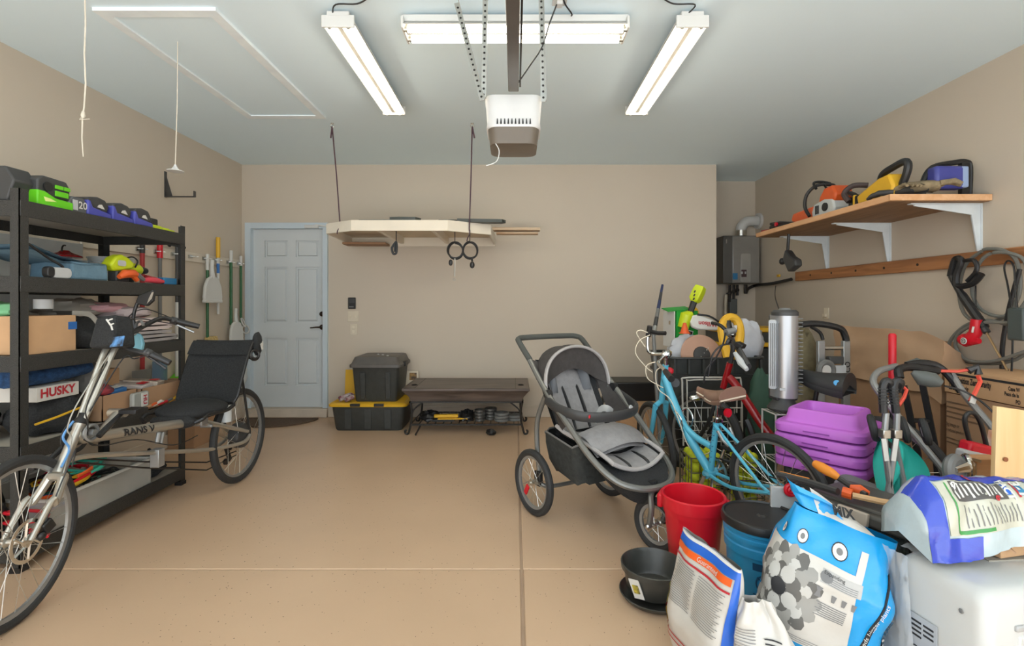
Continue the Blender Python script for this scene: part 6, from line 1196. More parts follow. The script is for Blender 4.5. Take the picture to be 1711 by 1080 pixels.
obj('saddle_logo', text_b('CS', .03, face_m((.42, .034, .885), (-1, .1, 0), (.0, -.5, 1))), mat('pale_grey', (188, 190, 190)), rbk)
obj('stem', B().tube(smooth_path([(.85, 0, .87), (.83, 0, .98), (.84, 0, 1.06)], 4), .016, 10), BLACKP, rbk)
RWi = lambda p: wmat(rbk).inverted() @ p
def RB(px, py, Y): return RWi(PY(px, py, Y))
obj('handlebar', B().tube(smooth_path([Vector((.84, 0, 1.06)), RB(1225, 570, 3.22), RB(1236, 590, 3.08), RB(1245, 606, 2.98)], 5), .0125, 10), BLACKP, rbk)
obj('grip', B().tube([RB(1236, 584, 3.05), RB(1243, 600, 2.98), RB(1250, 614, 2.92)], [.016, .024, .026], 12, sx=.75), DKGREY, rbk); obj('bar_end', B().tube([RB(1228, 590, 3.02), RB(1238, 606, 2.96), RB(1248, 618, 2.90)], [.012, .022, .012], 10), mat('pale_grey', (188, 190, 190)), rbk)
obj('display', B().box(RB(1218, 570, 3.06), (.02, .11, .035), (0, -25, 18)), BLACKP, rbk, bevel=.005); obj('display', B().box(RB(1237, 577, 3.10), (.05, .06, .03), (0, -25, 0)), BLACKP, rbk, bevel=.005); obj('headlamp', B().tube([RB(1213, 556, 3.10), RB(1228, 552, 3.12)], [.022, .018], 12), ALU, rbk)
obj('clamp', B().blob(RB(1222, 558, 3.14), (.03, .03, .025), 6, .2, 4, 10), CHROME, rbk)
obj('handlebar', B().tube(smooth_path([Vector((.84, 0, 1.06)), RB(1205, 545, 3.40), RB(1190, 540, 3.5)], 5), .0125, 10), BLACKP, rbk)
for l in ([(1222, 575), (1205, 578), (1190, 595), (1183, 630)], [(1212, 556), (1208, 575), (1195, 600), (1180, 618), (1176, 640)]): obj('brake_cable', B().tube(smooth_path([RB(a, b_, 3.1) for a, b_ in l], 5), .006, 6), BLACKP, rbk)
obj('red_fender', B().torus((1.05, 0, .33), .36, .022, (0, 1, 0), 20, 6, 200, 300), BLACKP, rbk)

# ================================================================ black bin of sports gear
gb = thing('gear_bin', 'big black plastic bin heaped with sports gear', 'bin', (1.52, 4.10, 0))
gx, gy = 1.55, 4.08
obj('body', shell([(gx, gy, 0, .58, .46, .06), (gx, gy, .02, .60, .48, .06), (gx, gy, .74, .70, .56, .08)], cap=(True, False)), TOTE, gb, world=True)
obj('rim', shell([(gx, gy, .72, .735, .60, .09), (gx, gy, .74, .74, .605, .09), (gx, gy, .74, .71, .57, .085), (gx, gy, .865, .74, .60, .09), (gx, gy, .865, .79, .65, .10), (gx, gy, .875, .79, .65, .10), (gx, gy, .875, .72, .58, .09), (gx, gy, .77, .69, .55, .08)], cap=(False, True)), TOTE, gb, world=True)
for i in range(7): obj('rim_rib', B().box((gx - .33 + i * .11, gy - .315, .805), (.014, .03, .11)), TOTE, gb, world=True)
# contents
def G(px, py, Y): return PY(px, py, Y)
t = thing('beverage_carton', 'green and white drinks carton standing in the gear bin', 'box', G(1125, 575, 4.2))
gc = G(1135, 545, 4.15)
obj('carton', B().box((gc.x + .02, 4.16, gc.z - .02), (.20, .18, .30), (0, 0, 14)), mat('carton_green', (22, 150, 50), .5), t, world=True, bevel=.003)
obj('white_side', B().box((gc.x - .093, 4.13, gc.z - .02), (.008, .17, .298), (0, 0, 14)), PAPER, t, world=True); obj('flap', B().box((gc.x - .04, 4.10, gc.z + .145), (.22, .10, .006), (14, -4, 14)), mat('carton_green', (22, 150, 50)), t, world=True)
for dy, dz in ((.02, .06), (-.03, .03), (.03, -.03)): obj('hand_hole', B().box((gc.x - .098, 4.13 + dy, gc.z + dz), (.004, .016, .03), (0, 0, 14)), mat('label_tan', (170, 150, 120), .6), t, world=True)
obj('print', B().prism([(-.05, -.03), (.03, -.035), (.045, .01), (-.03, .025)], .004, face_m((gc.x + .052, 4.072, gc.z - .05), (1, .25, 0), (0, 0, 1))), PAPER, t, world=True); obj('print_dark', B().prism([(-.035, -.015), (.03, -.02), (.035, .005), (-.02, .015)], .006, face_m((gc.x + .052, 4.071, gc.z - .05), (1, .25, 0), (0, 0, 1))), INK, t, world=True)
t = thing('string_trimmer', 'lime yellow cordless tool poking up from the gear bin', 'power tool', G(1150, 560, 4.05))
a, b_, c = G(1150, 532, 4.05), G(1158, 508, 4.05), G(1170, 482, 4.05)
obj('battery_head', B().tube([b_.lerp(c, .1), b_.lerp(c, .3), c.lerp(b_, .15), c + (c - b_) * .12], [.035, .058, .058, .05], 4), LIME, t, world=True, bevel=.008)
obj('shaft', B().tube([a, b_.lerp(c, .15)], [.022, .028], 10), BLACKP, t, world=True); obj('motor_shroud', B().tube([G(1141, 548, 4.05), G(1147, 528, 4.05), G(1156, 524, 4.05)], [.045, .055, .03], 12), LIME, t, world=True)
for i in range(3): obj('vent', B().box(b_.lerp(c, .55) + Vector((-.035 - .004 * i, -.045, .03 - .03 * i)), (.02, .006, .01), (0, -60, 0)), INK, t, world=True)
t = thing('yellow_disc', 'yellow round toy standing behind the lime tool', 'toy', G(1158, 528, 4.2)); obj('disc', B().lathe([(0, -.015), (.06, -.012), (.065, 0), (.06, .012), (0, .015)], frame(G(1156, 524, 4.2), (.2, -1, 0)), 20), YELLOW, t, world=True)
t = thing('racket_cover', 'white racket cover with upside-down red lettering', 'racket', G(1180, 560, 4.0))
rc = G(1178, 540, 4.02)
obj('cover', B().prism([(-.11, -.045), (-.06, -.06), (.10, -.055), (.12, -.02), (.06, .03), (-.06, .065), (-.115, .05), (-.13, 0)], .04, face_m(rc, (1, 0, -.08), (0, 0.1, 1))), PAPER, t, world=True, bevel=.012)
obj('lettering', text_b('Wilson', .05, face_m(rc + Vector((.01, -.0235, -.005)), (-1, 0, .08), (0, -.1, -1)), bold=.0015), mat('print_red', (178, 40, 50)), t, world=True)
obj('edge', B().tube(smooth_path([rc + Vector((-.07, -.02, .07)), rc + Vector((.03, -.02, .055)), rc + Vector((.12, -.02, .0))], 4), .008, 6), BLACKP, t, world=True)
solo('orange_cone', B().lathe([(0, .08), (.012, .078), (.035, .0), (.045, 0), (.045, -.008), (0, -.008)], Matrix.Translation(G(1144, 556, 3.95)), 16), ORANGE, 'small orange cone among the sports gear', 'cone')
BAGW = mat('thin_white_bag', (206, 208, 214), .3, var=.06, scale=8, bump=.5, bscale=14, alpha=.92)
solo('plastic_bag', B().blob(G(1148, 592, 4.06), (.17, .09, .16), 71, .22, 3, 26), BAGW, 'bunched white plastic bag at the left of the gear bin', 'bag', sm=60)
solo('plastic_bag', B().blob(G(1240, 576, 4.02), (.17, .13, .20), 72, .22, 3, 26), BAGW, 'big translucent plastic bag at the right of the gear bin', 'bag', sm=60)
t = thing('balance_disc', 'tan round disc with a dark hub in the gear bin', 'disc', G(1172, 610, 3.90)); dc = G(1172, 594, 3.90)
obj('disc', B().lathe([(0, -.008), (.16, -.008), (.168, 0), (.16, .008), (0, .008)], frame(dc, (.05, -1, .28)), 40), mat('disc_tan', (190, 150, 128), .6), t, world=True); obj('hub', B().lathe([(0, 0), (.07, 0), (.065, .012), (.04, .016), (0, .018)], frame(dc + Vector((0, -.008, .002)), (.05, -1, .28)), 28), DKGREY, t, world=True)
for k in range(6): a_ = PI * (k + .5) / 6; obj('hub_bolt', B().ball(frame(dc, (.05, -1, .28)) @ Vector((.055 * math.cos(a_ + PI / 2 - PI / 2), .055 * math.sin(a_ - PI / 2), .022)), .005, 8), PAPER, t, world=True)
t = thing('life_vest', 'yellow padded vest draped at the front of the gear bin', 'vest', G(1220, 590, 3.78))
YF = mat('yellow_foam', (230, 178, 50), .6, var=.06)
obj('collar', B().tube(smooth_path([G(1216, 597, 3.74), G(1207, 560, 3.78), G(1208, 542, 3.80), G(1218, 531, 3.82), G(1230, 535, 3.82), G(1236, 552, 3.80), G(1234, 575, 3.78), G(1224, 597, 3.74)], 5), .034, 10), YF, t, world=True); obj('strap', B().tube(smooth_path([G(1217, 536, 3.78), G(1220, 550, 3.76), G(1224, 556, 3.76)], 4), .02, 6, sx=.4), BLACKP, t, world=True); obj('patch', B().box(G(1229, 547, 3.765), (.022, .006, .03)), PAPER, t, world=True)
t = thing('striped_pole', 'navy and grey striped pole leaning up from the gear bin', 'pole', G(1093, 560, 4.1))
p0, p1 = G(1092, 560, 3.95), G(1107, 476, 4.25); NV = mat('navy_grip', (48, 58, 92), .5)
for i in range(6): obj('segment', B().tube([p0.lerp(p1, i / 6), p0.lerp(p1, (i + .97) / 6)], [.019 - .0015 * i, .018 - .0015 * i], 10), [ALU, DKGREY, MDGREY, NV, DKGREY, NV][i], t, world=True)
obj('pole_end', B().tube([p0, Vector((p0.x - .03, 3.62, .02))], .015, 8), MDGREY, t, world=True)
blobthing('green_sack', 'dark green sack behind the tower heater', 'sack', (1.80, 3.585, 0), (.11, .085, .52), mat('sack_green', (52, 84, 68), .7, var=.1), 73, .15, .45)
t = thing('storage_tote', 'black tote with yellow lid stacked at the alcove', 'tote', (2.55, 5.2, 0)); obj('body', B().box((2.42, 5.2, .42), (.62, .42, .84), taper=(1.05, 1.05)), TOTE, t, world=True, bevel=.02)
for z in (.87, 1.02): obj('lid', B().box((2.42, 5.2, z), (.70, .48, .045)), YELLOW, t, world=True, bevel=.01)
obj('upper_body', B().box((2.42, 5.2, .945), (.64, .43, .105)), TOTE, t, world=True)

# ================================================================ tower heater on a wire cart, wire rack, purple steps
fc = Vector((1.63, 3.00, .64))
wc_ = thing('wire_cart', 'white wire basket cart under the tower heater', 'cart', (fc.x, fc.y, 0)); WIRE = mat('wire_white', (206, 204, 196), .4, .3)
for sx in (-1, 1):
    for sy in (-1, 1): obj('post', B().cyl((fc.x + sx * .08, fc.y + sy * .08, 0), (fc.x + sx * .08, fc.y + sy * .08, .63), .006, 6), WIRE, wc_, world=True)
for z in (.10, .34, .625):
    o = obj('basket_rim', B().tube([(fc.x - .08, fc.y - .08, z), (fc.x + .08, fc.y - .08, z), (fc.x + .08, fc.y + .08, z), (fc.x - .08, fc.y + .08, z)], .004, 5, closed=True), WIRE, wc_, world=True)
    for i in range(7):
        obj('wire', B().cyl((fc.x - .072 + .024 * i, fc.y - .08, z), (fc.x - .072 + .024 * i, fc.y + .08, z), .0025, 5), WIRE, o, world=True)
    if z < .6:
        for i in range(7): obj('wire', B().cyl((fc.x - .08 + .0266 * i, fc.y - .08, z), (fc.x - .08 + .0266 * i, fc.y - .08, z + .12), .0022, 5), WIRE, o, world=True)
tf = thing('tower_heater', 'tall silver and grey tower heater with a side grille', 'heater', fc)
fx = fc.x; SIL = mat('heater_silver', (170, 170, 172), .28, .6, var=.03)
def tw(u, v):
    a = PI * (u - .5) * 1.1; z = .08 + .50 * v; return Vector((fx + .012 + .07 * math.sin(a), fc.y - .075 * math.cos(a) - .01, .64 + z))
obj('front_shell', B().grid(tw, 14, 6).grid(lambda u, v: tw(u, v) + Vector((0, .03, 0)), 14, 6), SIL, tf, world=True, sm=60)
obj('core', B().box((fx + .012, fc.y + .01, .64 + .32), (.132, .10, .52)), DKGREY, tf, world=True, bevel=.01)
obj('top_cap', B().lathe([(0, .005), (.06, .004), (.075, -.01), (.075, -.03), (0, -.03)], Matrix.Translation((fx + .012, fc.y - .01, 1.245)), 24), DKGREY, tf, world=True); obj('top_dial', B().lathe([(0, .012), (.03, .01), (.034, 0), (0, 0)], Matrix.Translation((fx + .012, fc.y - .01, 1.25)), 18), MDGREY, tf, world=True)
obj('louvre_panel', B().prism(rrect(.045, .42, .012), .02, face_m((fx - .072, fc.y - .03, .98), (.75, -.65, 0), (0, 0, 1))), mat('louvre_grey', (176, 180, 184), .35, .3), tf, world=True, bevel=.004)
for i in range(5): obj('louvre_slot', B().box((fx - .088 + .008 * i, fc.y - .036 - .0075 * i, .98), (.002, .003, .38)), MDGREY, tf, world=True)
for i in range(20): obj('grille_bar', B().box((fx + .094, fc.y + .01, .74 + i * .024), (.03, .09, .006)), MDGREY, tf, world=True)
obj('base', B().lathe([(0, 0), (.088, 0), (.092, .012), (.08, .03), (.062, .055), (.058, .09), (0, .09)], Matrix.Translation((fx + .01, fc.y, .64)), 26), DKGREY, tf, world=True); obj('badge', B().box((fx - .035, fc.y - .072, .775), (.03, .004, .014), (0, 0, -30)), mat('pale_grey', (188, 190, 190)), tf, world=True)
obj('power_cord', B().tube(smooth_path([(fx, fc.y + .03, 1.245), PY(1302, 518, 3.3), PY(1295, 495, 4.2), PX(1296, 478, XR - .06)], 6), .004, 6), BLACKP, tf, world=True)
obj('basket_hoop', B().tube(smooth_path([G(1142, 745, 3.55), G(1141, 690, 3.55), G(1140, 640, 3.55), G(1143, 632, 3.55), G(1185, 631, 3.55), G(1230, 632, 3.55), G(1238, 638, 3.55), G(1240, 690, 3.55), G(1240, 745, 3.55)], 4) , .0065, 6), WIRE, rbk, world=True)
obj('basket_hoop', B().tube(smooth_path([G(1150, 745, 3.6), G(1148, 645, 3.6), G(1152, 636, 3.6), G(1200, 635, 3.6), G(1228, 637, 3.6), G(1231, 690, 3.6)], 4), .0055, 6), WIRE, rbk, world=True)
for k, py in enumerate((682, 705, 720, 738)): obj('basket_rung', B().tube([G(1141, py, 3.55), G(1240, py, 3.55)], .0045, 6), WIRE, rbk, world=True)
for k in range(9): obj('basket_rib', B().tube([G(1150 + 11 * k, 682, 3.555), G(1150 + 11 * k, 745, 3.555)], .0032, 5), WIRE, rbk, world=True)
obj('bell', B().blob(G(1163, 665, 3.50), (.05, .04, .025), 7, .25, 4, 14), CHROME, rbk, world=True)
def hopper(cx, cy, w, h, nb, lab, blab, seed):
    t = thing('ball_hopper', lab, 'basket', (cx, cy, 0)); rr = random.Random(seed); WB = mat('hopper_wire', (120, 116, 100), .4, .4)
    for sx in (-1, 1):
        for sy in (-1, 1): obj('corner_wire', B().cyl((cx + sx * w / 2, cy + sy * w / 2, 0), (cx + sx * w / 2, cy + sy * w / 2, h), .005, 6), WB, t, world=True)
    for i in range(4):
        z = .015 + (h - .02) * i / 3; obj('hoop', B().tube([(cx - w / 2, cy - w / 2, z), (cx + w / 2, cy - w / 2, z), (cx + w / 2, cy + w / 2, z), (cx - w / 2, cy + w / 2, z)], .0035, 5, closed=True), WB, t, world=True)
    for i in range(1, 4):
        q = -w / 2 + w * i / 4; obj('side_wire', B().cyl((cx + q, cy - w / 2, 0.01), (cx + q, cy - w / 2, h), .0025, 5), WB, t, world=True); obj('side_wire', B().cyl((cx - w / 2, cy + q, 0.01), (cx - w / 2, cy + q, h), .0025, 5), WB, t, world=True)
    n = max(1, int((w - .01) / .066)); pr = None; k = 0; zz = .04
    while zz < h + .02:
        for i in range(n):
            for j in range(n):
                if i in (0, n - 1) or j in (0, n - 1) or zz > h - .05:
                    x = cx - (n - 1) * .033 + i * .066 + rr.uniform(-.004, .004); y = cy - (n - 1) * .033 + j * .066 + rr.uniform(-.004, .004)
                    if pr is None: pr = solo('tennis_ball', B().ball((x, y, zz), .033, 12), mat('tennis_felt', (206, 214, 50), .9, var=.1, scale=40), blab, 'ball', blab.replace('tennis ball in', 'tennis balls in'))
                    else:
                        o = pr.copy(); COL.objects.link(o); o.location = (x, y, zz - .033)
        zz += .062
hopper(1.235, 3.25, .215, .30, 0, 'wire ball hopper full of tennis balls by the bicycle pedals', 'tennis ball in the wire hopper by the bicycle pedals', 1)
hopper(1.405, 3.02, .17, .34, 0, 'second wire ball hopper seen through the blue bicycle rear wheel', 'tennis ball in the hopper seen through the rear wheel', 2)
# purple steps
PS = thing('base_bin', 'dark grey bin carrying the purple step stack', 'bin', (1.70, 2.66, 0), RHd)
obj('body', B().box((0, 0, .205), (.34, .34, .41)), DKGREY, PS, bevel=.015)
for i in range(4):
    t = thing('step_riser', ['lowest purple square plastic step riser of the stack', 'purple square plastic step riser second from the bottom', 'purple square plastic step riser right below the topmost one', 'topmost purple square plastic step riser with open well'][i], 'step riser', (1.70, 2.66, .412 + i * .062), RHd + (i % 2) * 1.5, 'purple step risers')
    b = shell([(0, 0, 0, .40, .40, .05), (0, 0, .006, .425, .425, .06), (0, 0, .040, .43, .43, .06), (0, 0, .054, .41, .41, .055), (0, 0, .058, .36, .36, .045)] + ([(0, 0, .075, .335, .335, .04), (0, 0, .118, .32, .32, .04), (0, 0, .126, .305, .305, .035), (0, 0, .126, .275, .275, .03), (0, 0, .118, .262, .262, .03), (0, 0, .06, .25, .25, .03)] if i == 3 else []))
    obj('shell', b, PURPLE, t, sm=40)
    for s in (-1, 1): obj('side_slot', B().box((0, s * .2155, .024), (.12, .004, .006)), mat('purple_dark', (140, 66, 160), .5), t); obj('side_slot', B().box((s * .2155, 0, .024), (.004, .12, .006)), mat('purple_dark', (140, 66, 160)), t)
# ================================================================ foreground: bins, buckets, bags
def bucket(t, cx, cy, prof, m, name='body', n=40): return obj(name, B().lathe(prof, Matrix.Translation((cx, cy, 0)), n), m, t, world=True)
t = thing('red_bin', 'open bright red plastic bin beside the blue bucket', 'bin', (.87, 2.40, 0))
bucket(t, .87, 2.40, [(0, 0), (.105, 0), (.11, .01), (.135, .27), (.14, .27), (.142, .30), (.15, .30), (.152, .355), (.145, .36), (.138, .355), (.128, .28), (.10, .02), (0, .02)], RED)
for s in (150, 330): a = R_(s); obj('handle', B().box((.87 + .15 * math.cos(a), 2.40 + .15 * math.sin(a), .31), (.03, .10, .07), (0, 0, s)), RED, t, world=True, bevel=.01)
t = thing('blue_bucket', 'bright blue five-gallon bucket with a black lid', 'bucket', (1.055, 2.10, 0)); bx, by = 1.055, 2.10
bucket(t, bx, by, [(0, 0), (.128, 0), (.13, .01), (.142, .25), (.15, .252), (.151, .285), (.146, .29), (.146, .305), (.153, .308), (.153, .322), (.148, .326), (.148, .336), (.155, .34), (.155, .36), (.15, .366), (0, .366)], BLUEK)
bucket(t, bx, by, [(.158, .352), (.163, .356), (.163, .372), (.158, .385), (.150, .388), (.146, .380), (.02, .379), (.012, .386), (0, .386)], BLACKP, 'lid')
obj('bail', B().tube(smooth_path([(bx - .05, by - .15, .275), (bx - .02, by - .165, .245), (bx + .03, by - .165, .20), (bx + .06, by - .155, .185)], 4), .0035, 6), STEEL, t, world=True)
DB = mat('bucket_print', (16, 74, 112), .5)
def BS(x, z, cx=bx, cy=by, r0=.1285, k=.056): a = R_(-112) + x / .14; r = r0 + k * z + .0012; return Vector((cx + r * math.cos(a), cy + r * math.sin(a), z))
def rect_on(S, x0, x1, z0, z1, nx=6, nz=4): return B().grid(lambda u, v: S(x0 + (x1 - x0) * u, z0 + (z1 - z0) * v), nx, nz)
obj('warning_label', rect_on(BS, -.045, .035, .205, .235), DB, t, world=True)
obj('warning_symbol', B().tube([BS(-.005 + .028 * math.cos(i * PI / 10), .155 + .032 * math.sin(i * PI / 10)) for i in range(20)], .003, 5, closed=True).tube([BS(-.028, .18), BS(.018, .13)], .003, 5).tube([BS(-.012, .135), BS(-.005, .165), BS(.008, .178)], .007, 6), DB, t, world=True)
for i in range(9): obj('print_line', rect_on(BS, -.045, .03 - .01 * (i % 3), .105 - .011 * i, .109 - .011 * i, 5, 1), DB, t, world=True)
# pot and saucer
t = thing('plant_pot', 'shallow black plastic plant pot with a paper tag', 'pot', (.605, 2.14, .03)); px_0, py_0 = .605, 2.15
PB = mat('pot_black', (58, 58, 54), .35, var=.15, scale=18)
obj('pot', B().lathe([(0, .032), (.10, .032), (.115, .05), (.128, .125), (.138, .128), (.14, .15), (.134, .152), (.124, .135), (.108, .06), (.10, .05), (0, .048)], Matrix.Translation((px_0, py_0, 0)), 44), PB, t, world=True)
obj('soil_debris', B().lathe([(0, .0495), (.045, .0493), (.06, .0485)], Matrix.Translation((px_0 + .01, py_0, 0)), 14), mat('debris', (120, 96, 72), .9, var=.4, scale=90), t, world=True)
obj('paper_tag', B().box((px_0 - .095, py_0 - .085, .085), (.05, .003, .085), (12, -14, -48)), PAPER, t, world=True); obj('tag_picture', B().box((px_0 - .0975, py_0 - .088, .085), (.028, .003, .035), (12, -14, -48)), mat('tag_pic', (60, 60, 46), .6, col2=(200, 180, 60), scale=60), t, world=True)
t = solo('pot_saucer', B().lathe([(0, .002), (.12, .002), (.14, .012), (.152, .03), (.148, .032), (.136, .016), (.12, .010), (0, .010)], Matrix.Translation((px_0 + .005, py_0, 0)), 44), PB, 'black plastic saucer under the plant pot', 'saucer')

# bags: S(u, v): u -1..1 across the front, v 0..1 upwards
def make_bag(c, w, d, h, rz, seed, crumple=.012, lean=(0, 0), top=.25, pinch=.02, topw=.9, tw=0.0, tilt=0.0):
    c = Vector(c); Rz = Matrix.Rotation(R_(rz), 3, 'Z')
    def S(u, v, off=0.0):
        full = min(1.0, .55 + 1.2 * v) if v < .4 else 1.0
        k = 1.0 if v < 1 - top else max(0.0, (1 - v) / top)
        wd = w / 2 * (.9 + .1 * min(1, v * 6)) * (1.0 if v < .7 else 1 - (1 - topw) * (v - .7) / .3)
        dp = (pinch + (d / 2 - pinch) * (k ** .7)) * full
        sn, cs = math.sin(u * PI / 2), math.cos(u * PI / 2)
        x = wd * sn; y = (-1 if cs >= 0 else 1) * dp * max(0.0, 1 - abs(sn) ** 3.2) ** .3125
        cr = crumple * (noise.fractal(Vector((u * 1.6 + seed, v * 3.4, seed * .7)), 1, 2, 2)) * (1.0 + .8 * max(0, v - .5))
        n = Vector((sn * abs(sn), -cs, 0)).normalized(); p = Vector((x, y, v * h)) + n * (cr + off)
        p = Matrix.Rotation(tw * v, 3, 'Z') @ p
        p = Matrix.Rotation(R_(tilt), 3, 'Y') @ p; p.z += abs(math.sin(R_(tilt))) * w / 2
        p.x += lean[0] * v * v; p.y += lean[1] * v * v
        return c + Rz @ p
    return S
def bag_mesh(S, nu=40, nv=30):
    nu *= 2; nv = int(nv * 1.6)
    b = B().grid(lambda u, v: S(u * 4 - 2 if u < 1 else -2, v), nu, nv, cu=True)
    b.v.append(S(0, 0) * .5 + S(2, 0) * .5); k = len(b.v) - 1; b.f += [(i * (nv + 1), ((i + 1) % nu) * (nv + 1), k) for i in range(nu)]
    return b
def decal(t, name, S, u0, u1, v0, v1, m, off=.0012, nu=12, nv=12, sh=0.0):
    off += .0022; nu *= 2; nv = nv if nv < 3 else nv * 2
    return obj(name, B().grid(lambda a, b_: S(u0 + (u1 - u0) * a + sh * (b_ - .5), v0 + (v1 - v0) * b_, off), nu, nv), m, t, world=True, sm=70)
def poly_decal(t, name, S, pts, m, off=.002):
    """filled outline in (u, v) as a fan, laid on the bag"""
    off += .0024; cu = sum(p[0] for p in pts) / len(pts); cv = sum(p[1] for p in pts) / len(pts); n = len(pts); b = B(); K = 5
    b.grid(lambda a, r: S(cu + (pts[round(a * n) % n][0] - cu) * r, cv + (pts[round(a * n) % n][1] - cv) * r, off), n, K, cu=True)
    return obj(name, b, m, t, world=True, sm=70)
def text_decal(t, S, s, size, u, v, w, h, m, rot=0, off=.0022, sx=1.0, bold=.0):
    """w, h: bag width and height in metres, to turn metres into (u, v)"""
    ca, sa = math.cos(R_(rot)), math.sin(R_(rot))
    off += .003; return obj('lettering', text_b(s, size, None, fn=lambda x, y: S(u + (x * ca - y * sa) / (w * .785), v + (x * sa + y * ca) / h, off), sx=sx, bold=bold), m, t, world=True)
GL = dict(rough=.22)
BAGB = mat('bag_blue_film', (24, 150, 214), .25, var=.04, coat=.3, bump=.25, bscale=22); BAGWH = mat('bag_white_film', (200, 196, 188), .28, var=.02, coat=.2, bump=.2, bscale=22)
# --- blue potting mix bag
bagT = thing('potting_bag', 'large blue and white potting mix bag printed with a grey flower', 'bag', (.94, 1.65, 0))
bw, bh = .35, .53
S = make_bag((.94, 1.65, 0), bw, .22, bh, -30, 3.0, .020, (.0, .08), .30, .02, .86, 0, 15)
obj('sack', bag_mesh(S, 48, 36), BAGB, bagT, world=True, sm=75)
obj('top_fold', B().grid(lambda a, b_: S(-.75 + .75 * a, 1.0 - .0 * b_) + Vector((.01 - .03 * b_, .06 * b_ * (1 if b_ < .6 else .5), .085 * b_ - .03 * b_ * b_ * a)), 8, 6), BAGB, bagT, world=True); obj('top_fold_print', B().grid(lambda a, b_: S(-.30 + .70 * a, 1.0) + Vector((.0, .05 * b_, .07 * b_ - .06 * b_ * a)), 8, 6), BAGWH, bagT, world=True)
obj('lettering', text_b('MIX', .045, face_m(S(.05, 1.0) + Vector((.0, .018, .035)), (.95, .1, -.28), (.2, .55, .7)), bold=.002), INK, bagT, world=True)
decal(bagT, 'white_panel', S, -.93, .30, .30, .80, BAGWH, .0012, 16, 14, -.16)
decal(bagT, 'white_band', S, .22, .30, .74, .92, BAGWH, .0014, 4, 8, .05)
# flower: petals around a dark eye
PET = [mat('petal%d' % i, c, .5) for i, c in enumerate(((96, 94, 90), (150, 148, 142), (186, 184, 178)))]
fu, fv = -.50, .56
for ring_, (r0, n_, l_) in enumerate(((.10, 17, .085), (.07, 14, .07), (.045, 11, .055))):
    for i in range(n_):
        a = 2 * PI * i / n_ + ring_ * .3; d = Vector((math.cos(a), math.sin(a))); nrm = Vector((-d.y, d.x)); pts = []
        for s_ in range(10):
            q = 2 * PI * s_ / 10; p = d * (r0 * .55 + l_ * .5 * (1 + math.cos(q)) * .95) + nrm * (math.sin(q) * .026); pts.append((fu + p.x / (bw * .785), fv + p.y / bh))
        poly_decal(bagT, 'petal', S, pts, PET[ring_] if i % 2 else PET[(ring_ + 1) % 3], .0022 + .0006 * ring_ + .0002 * (i % 2))
poly_decal(bagT, 'flower_eye', S, [(fu + .028 * math.cos(2 * PI * i / 14) / (bw * .785), fv + .028 * math.sin(2 * PI * i / 14) / bh) for i in range(14)], INK, .0048)
decal(bagT, 'grey_panel', S, -.10, .30, .70, .77, mat('print_pale', (176, 174, 170), .4), .002, 8, 4, 0); text_decal(bagT, S, 'Expanding', .014, .02, .755, bw, bh, INK, 0, .0032)
for i in range(4): decal(bagT, 'print_line', S, -.02, .26, .735 - .010 * i, .738 - .010 * i, INKG, .003, 6, 1)
poly_decal(bagT, 'drop_mark', S, [(-.05 + .018 * math.cos(i * PI / 6) / .28, .735 + .018 * math.sin(i * PI / 6) / .6) for i in range(12)], INKG, .003)
for i in range(4): poly_decal(bagT, 'pot_mark', S, [(-.06 + .10 * i, .655), (-.01 + .10 * i, .655), (-.02 + .10 * i, .615), (-.05 + .10 * i, .615)] if i else [(-.12, .672), (-.05, .672), (-.07, .645), (-.05, .612), (-.12, .612), (-.10, .645)], INKG, .003)
for i in range(7): decal(bagT, 'print_line', S, -.08 + .02 * (i % 3), .22, .585 - .012 * i, .590 - .012 * i, INKG, .003, 6, 1)
for i in range(3): decal(bagT, 'print_line', S, -.80, .20, .335 - .012 * i, .338 - .012 * i, INKG, .003, 14, 1)
poly_decal(bagT, 'black_ribbon', S, [(.40, .33), (.50, .31), (.70, .84), (.66, .86)], INK, .003); text_decal(bagT, S, 'feeds bigger plants', .024, .56, .57, bw, bh, PAPER, 72, .0042, .9)
for (u_, v_, r_) in ((-.42, .865, .021), (.02, .875, .024), (-.80, .86, .016), (.36, .28, .020)):
    for rr_, m_, o_ in ((1, INK, .002), (.88, PAPER, .0028), (.4, INKG, .0036)): poly_decal(bagT, 'round_mark', S, [(u_ + r_ * rr_ * math.cos(i * PI / 8) / (bw * .785), v_ + r_ * rr_ * math.sin(i * PI / 8) / bh) for i in range(16)], m_, o_)
text_decal(bagT, S, 'ming', .07, .88, .50, bw, bh, BAGWH, 78, .003, .8, .002)
poly_decal(bagT, 'yellow_mark', S, [(.64, .14), (.78, .13), (.80, .25), (.70, .26)], YELLOW, .003)
for i in range(14): decal(bagT, 'print_line', S, -.78, -.30, .26 - .012 * i, .264 - .012 * i, DB, .003, 8, 1)
decal(bagT, 'dark_strip', S, -.12, .20, .135, .165, INK, .003, 6, 2); text_decal(bagT, S, 'More flowers', .02, .04, .150, bw, bh, BAGWH, 0, .004)
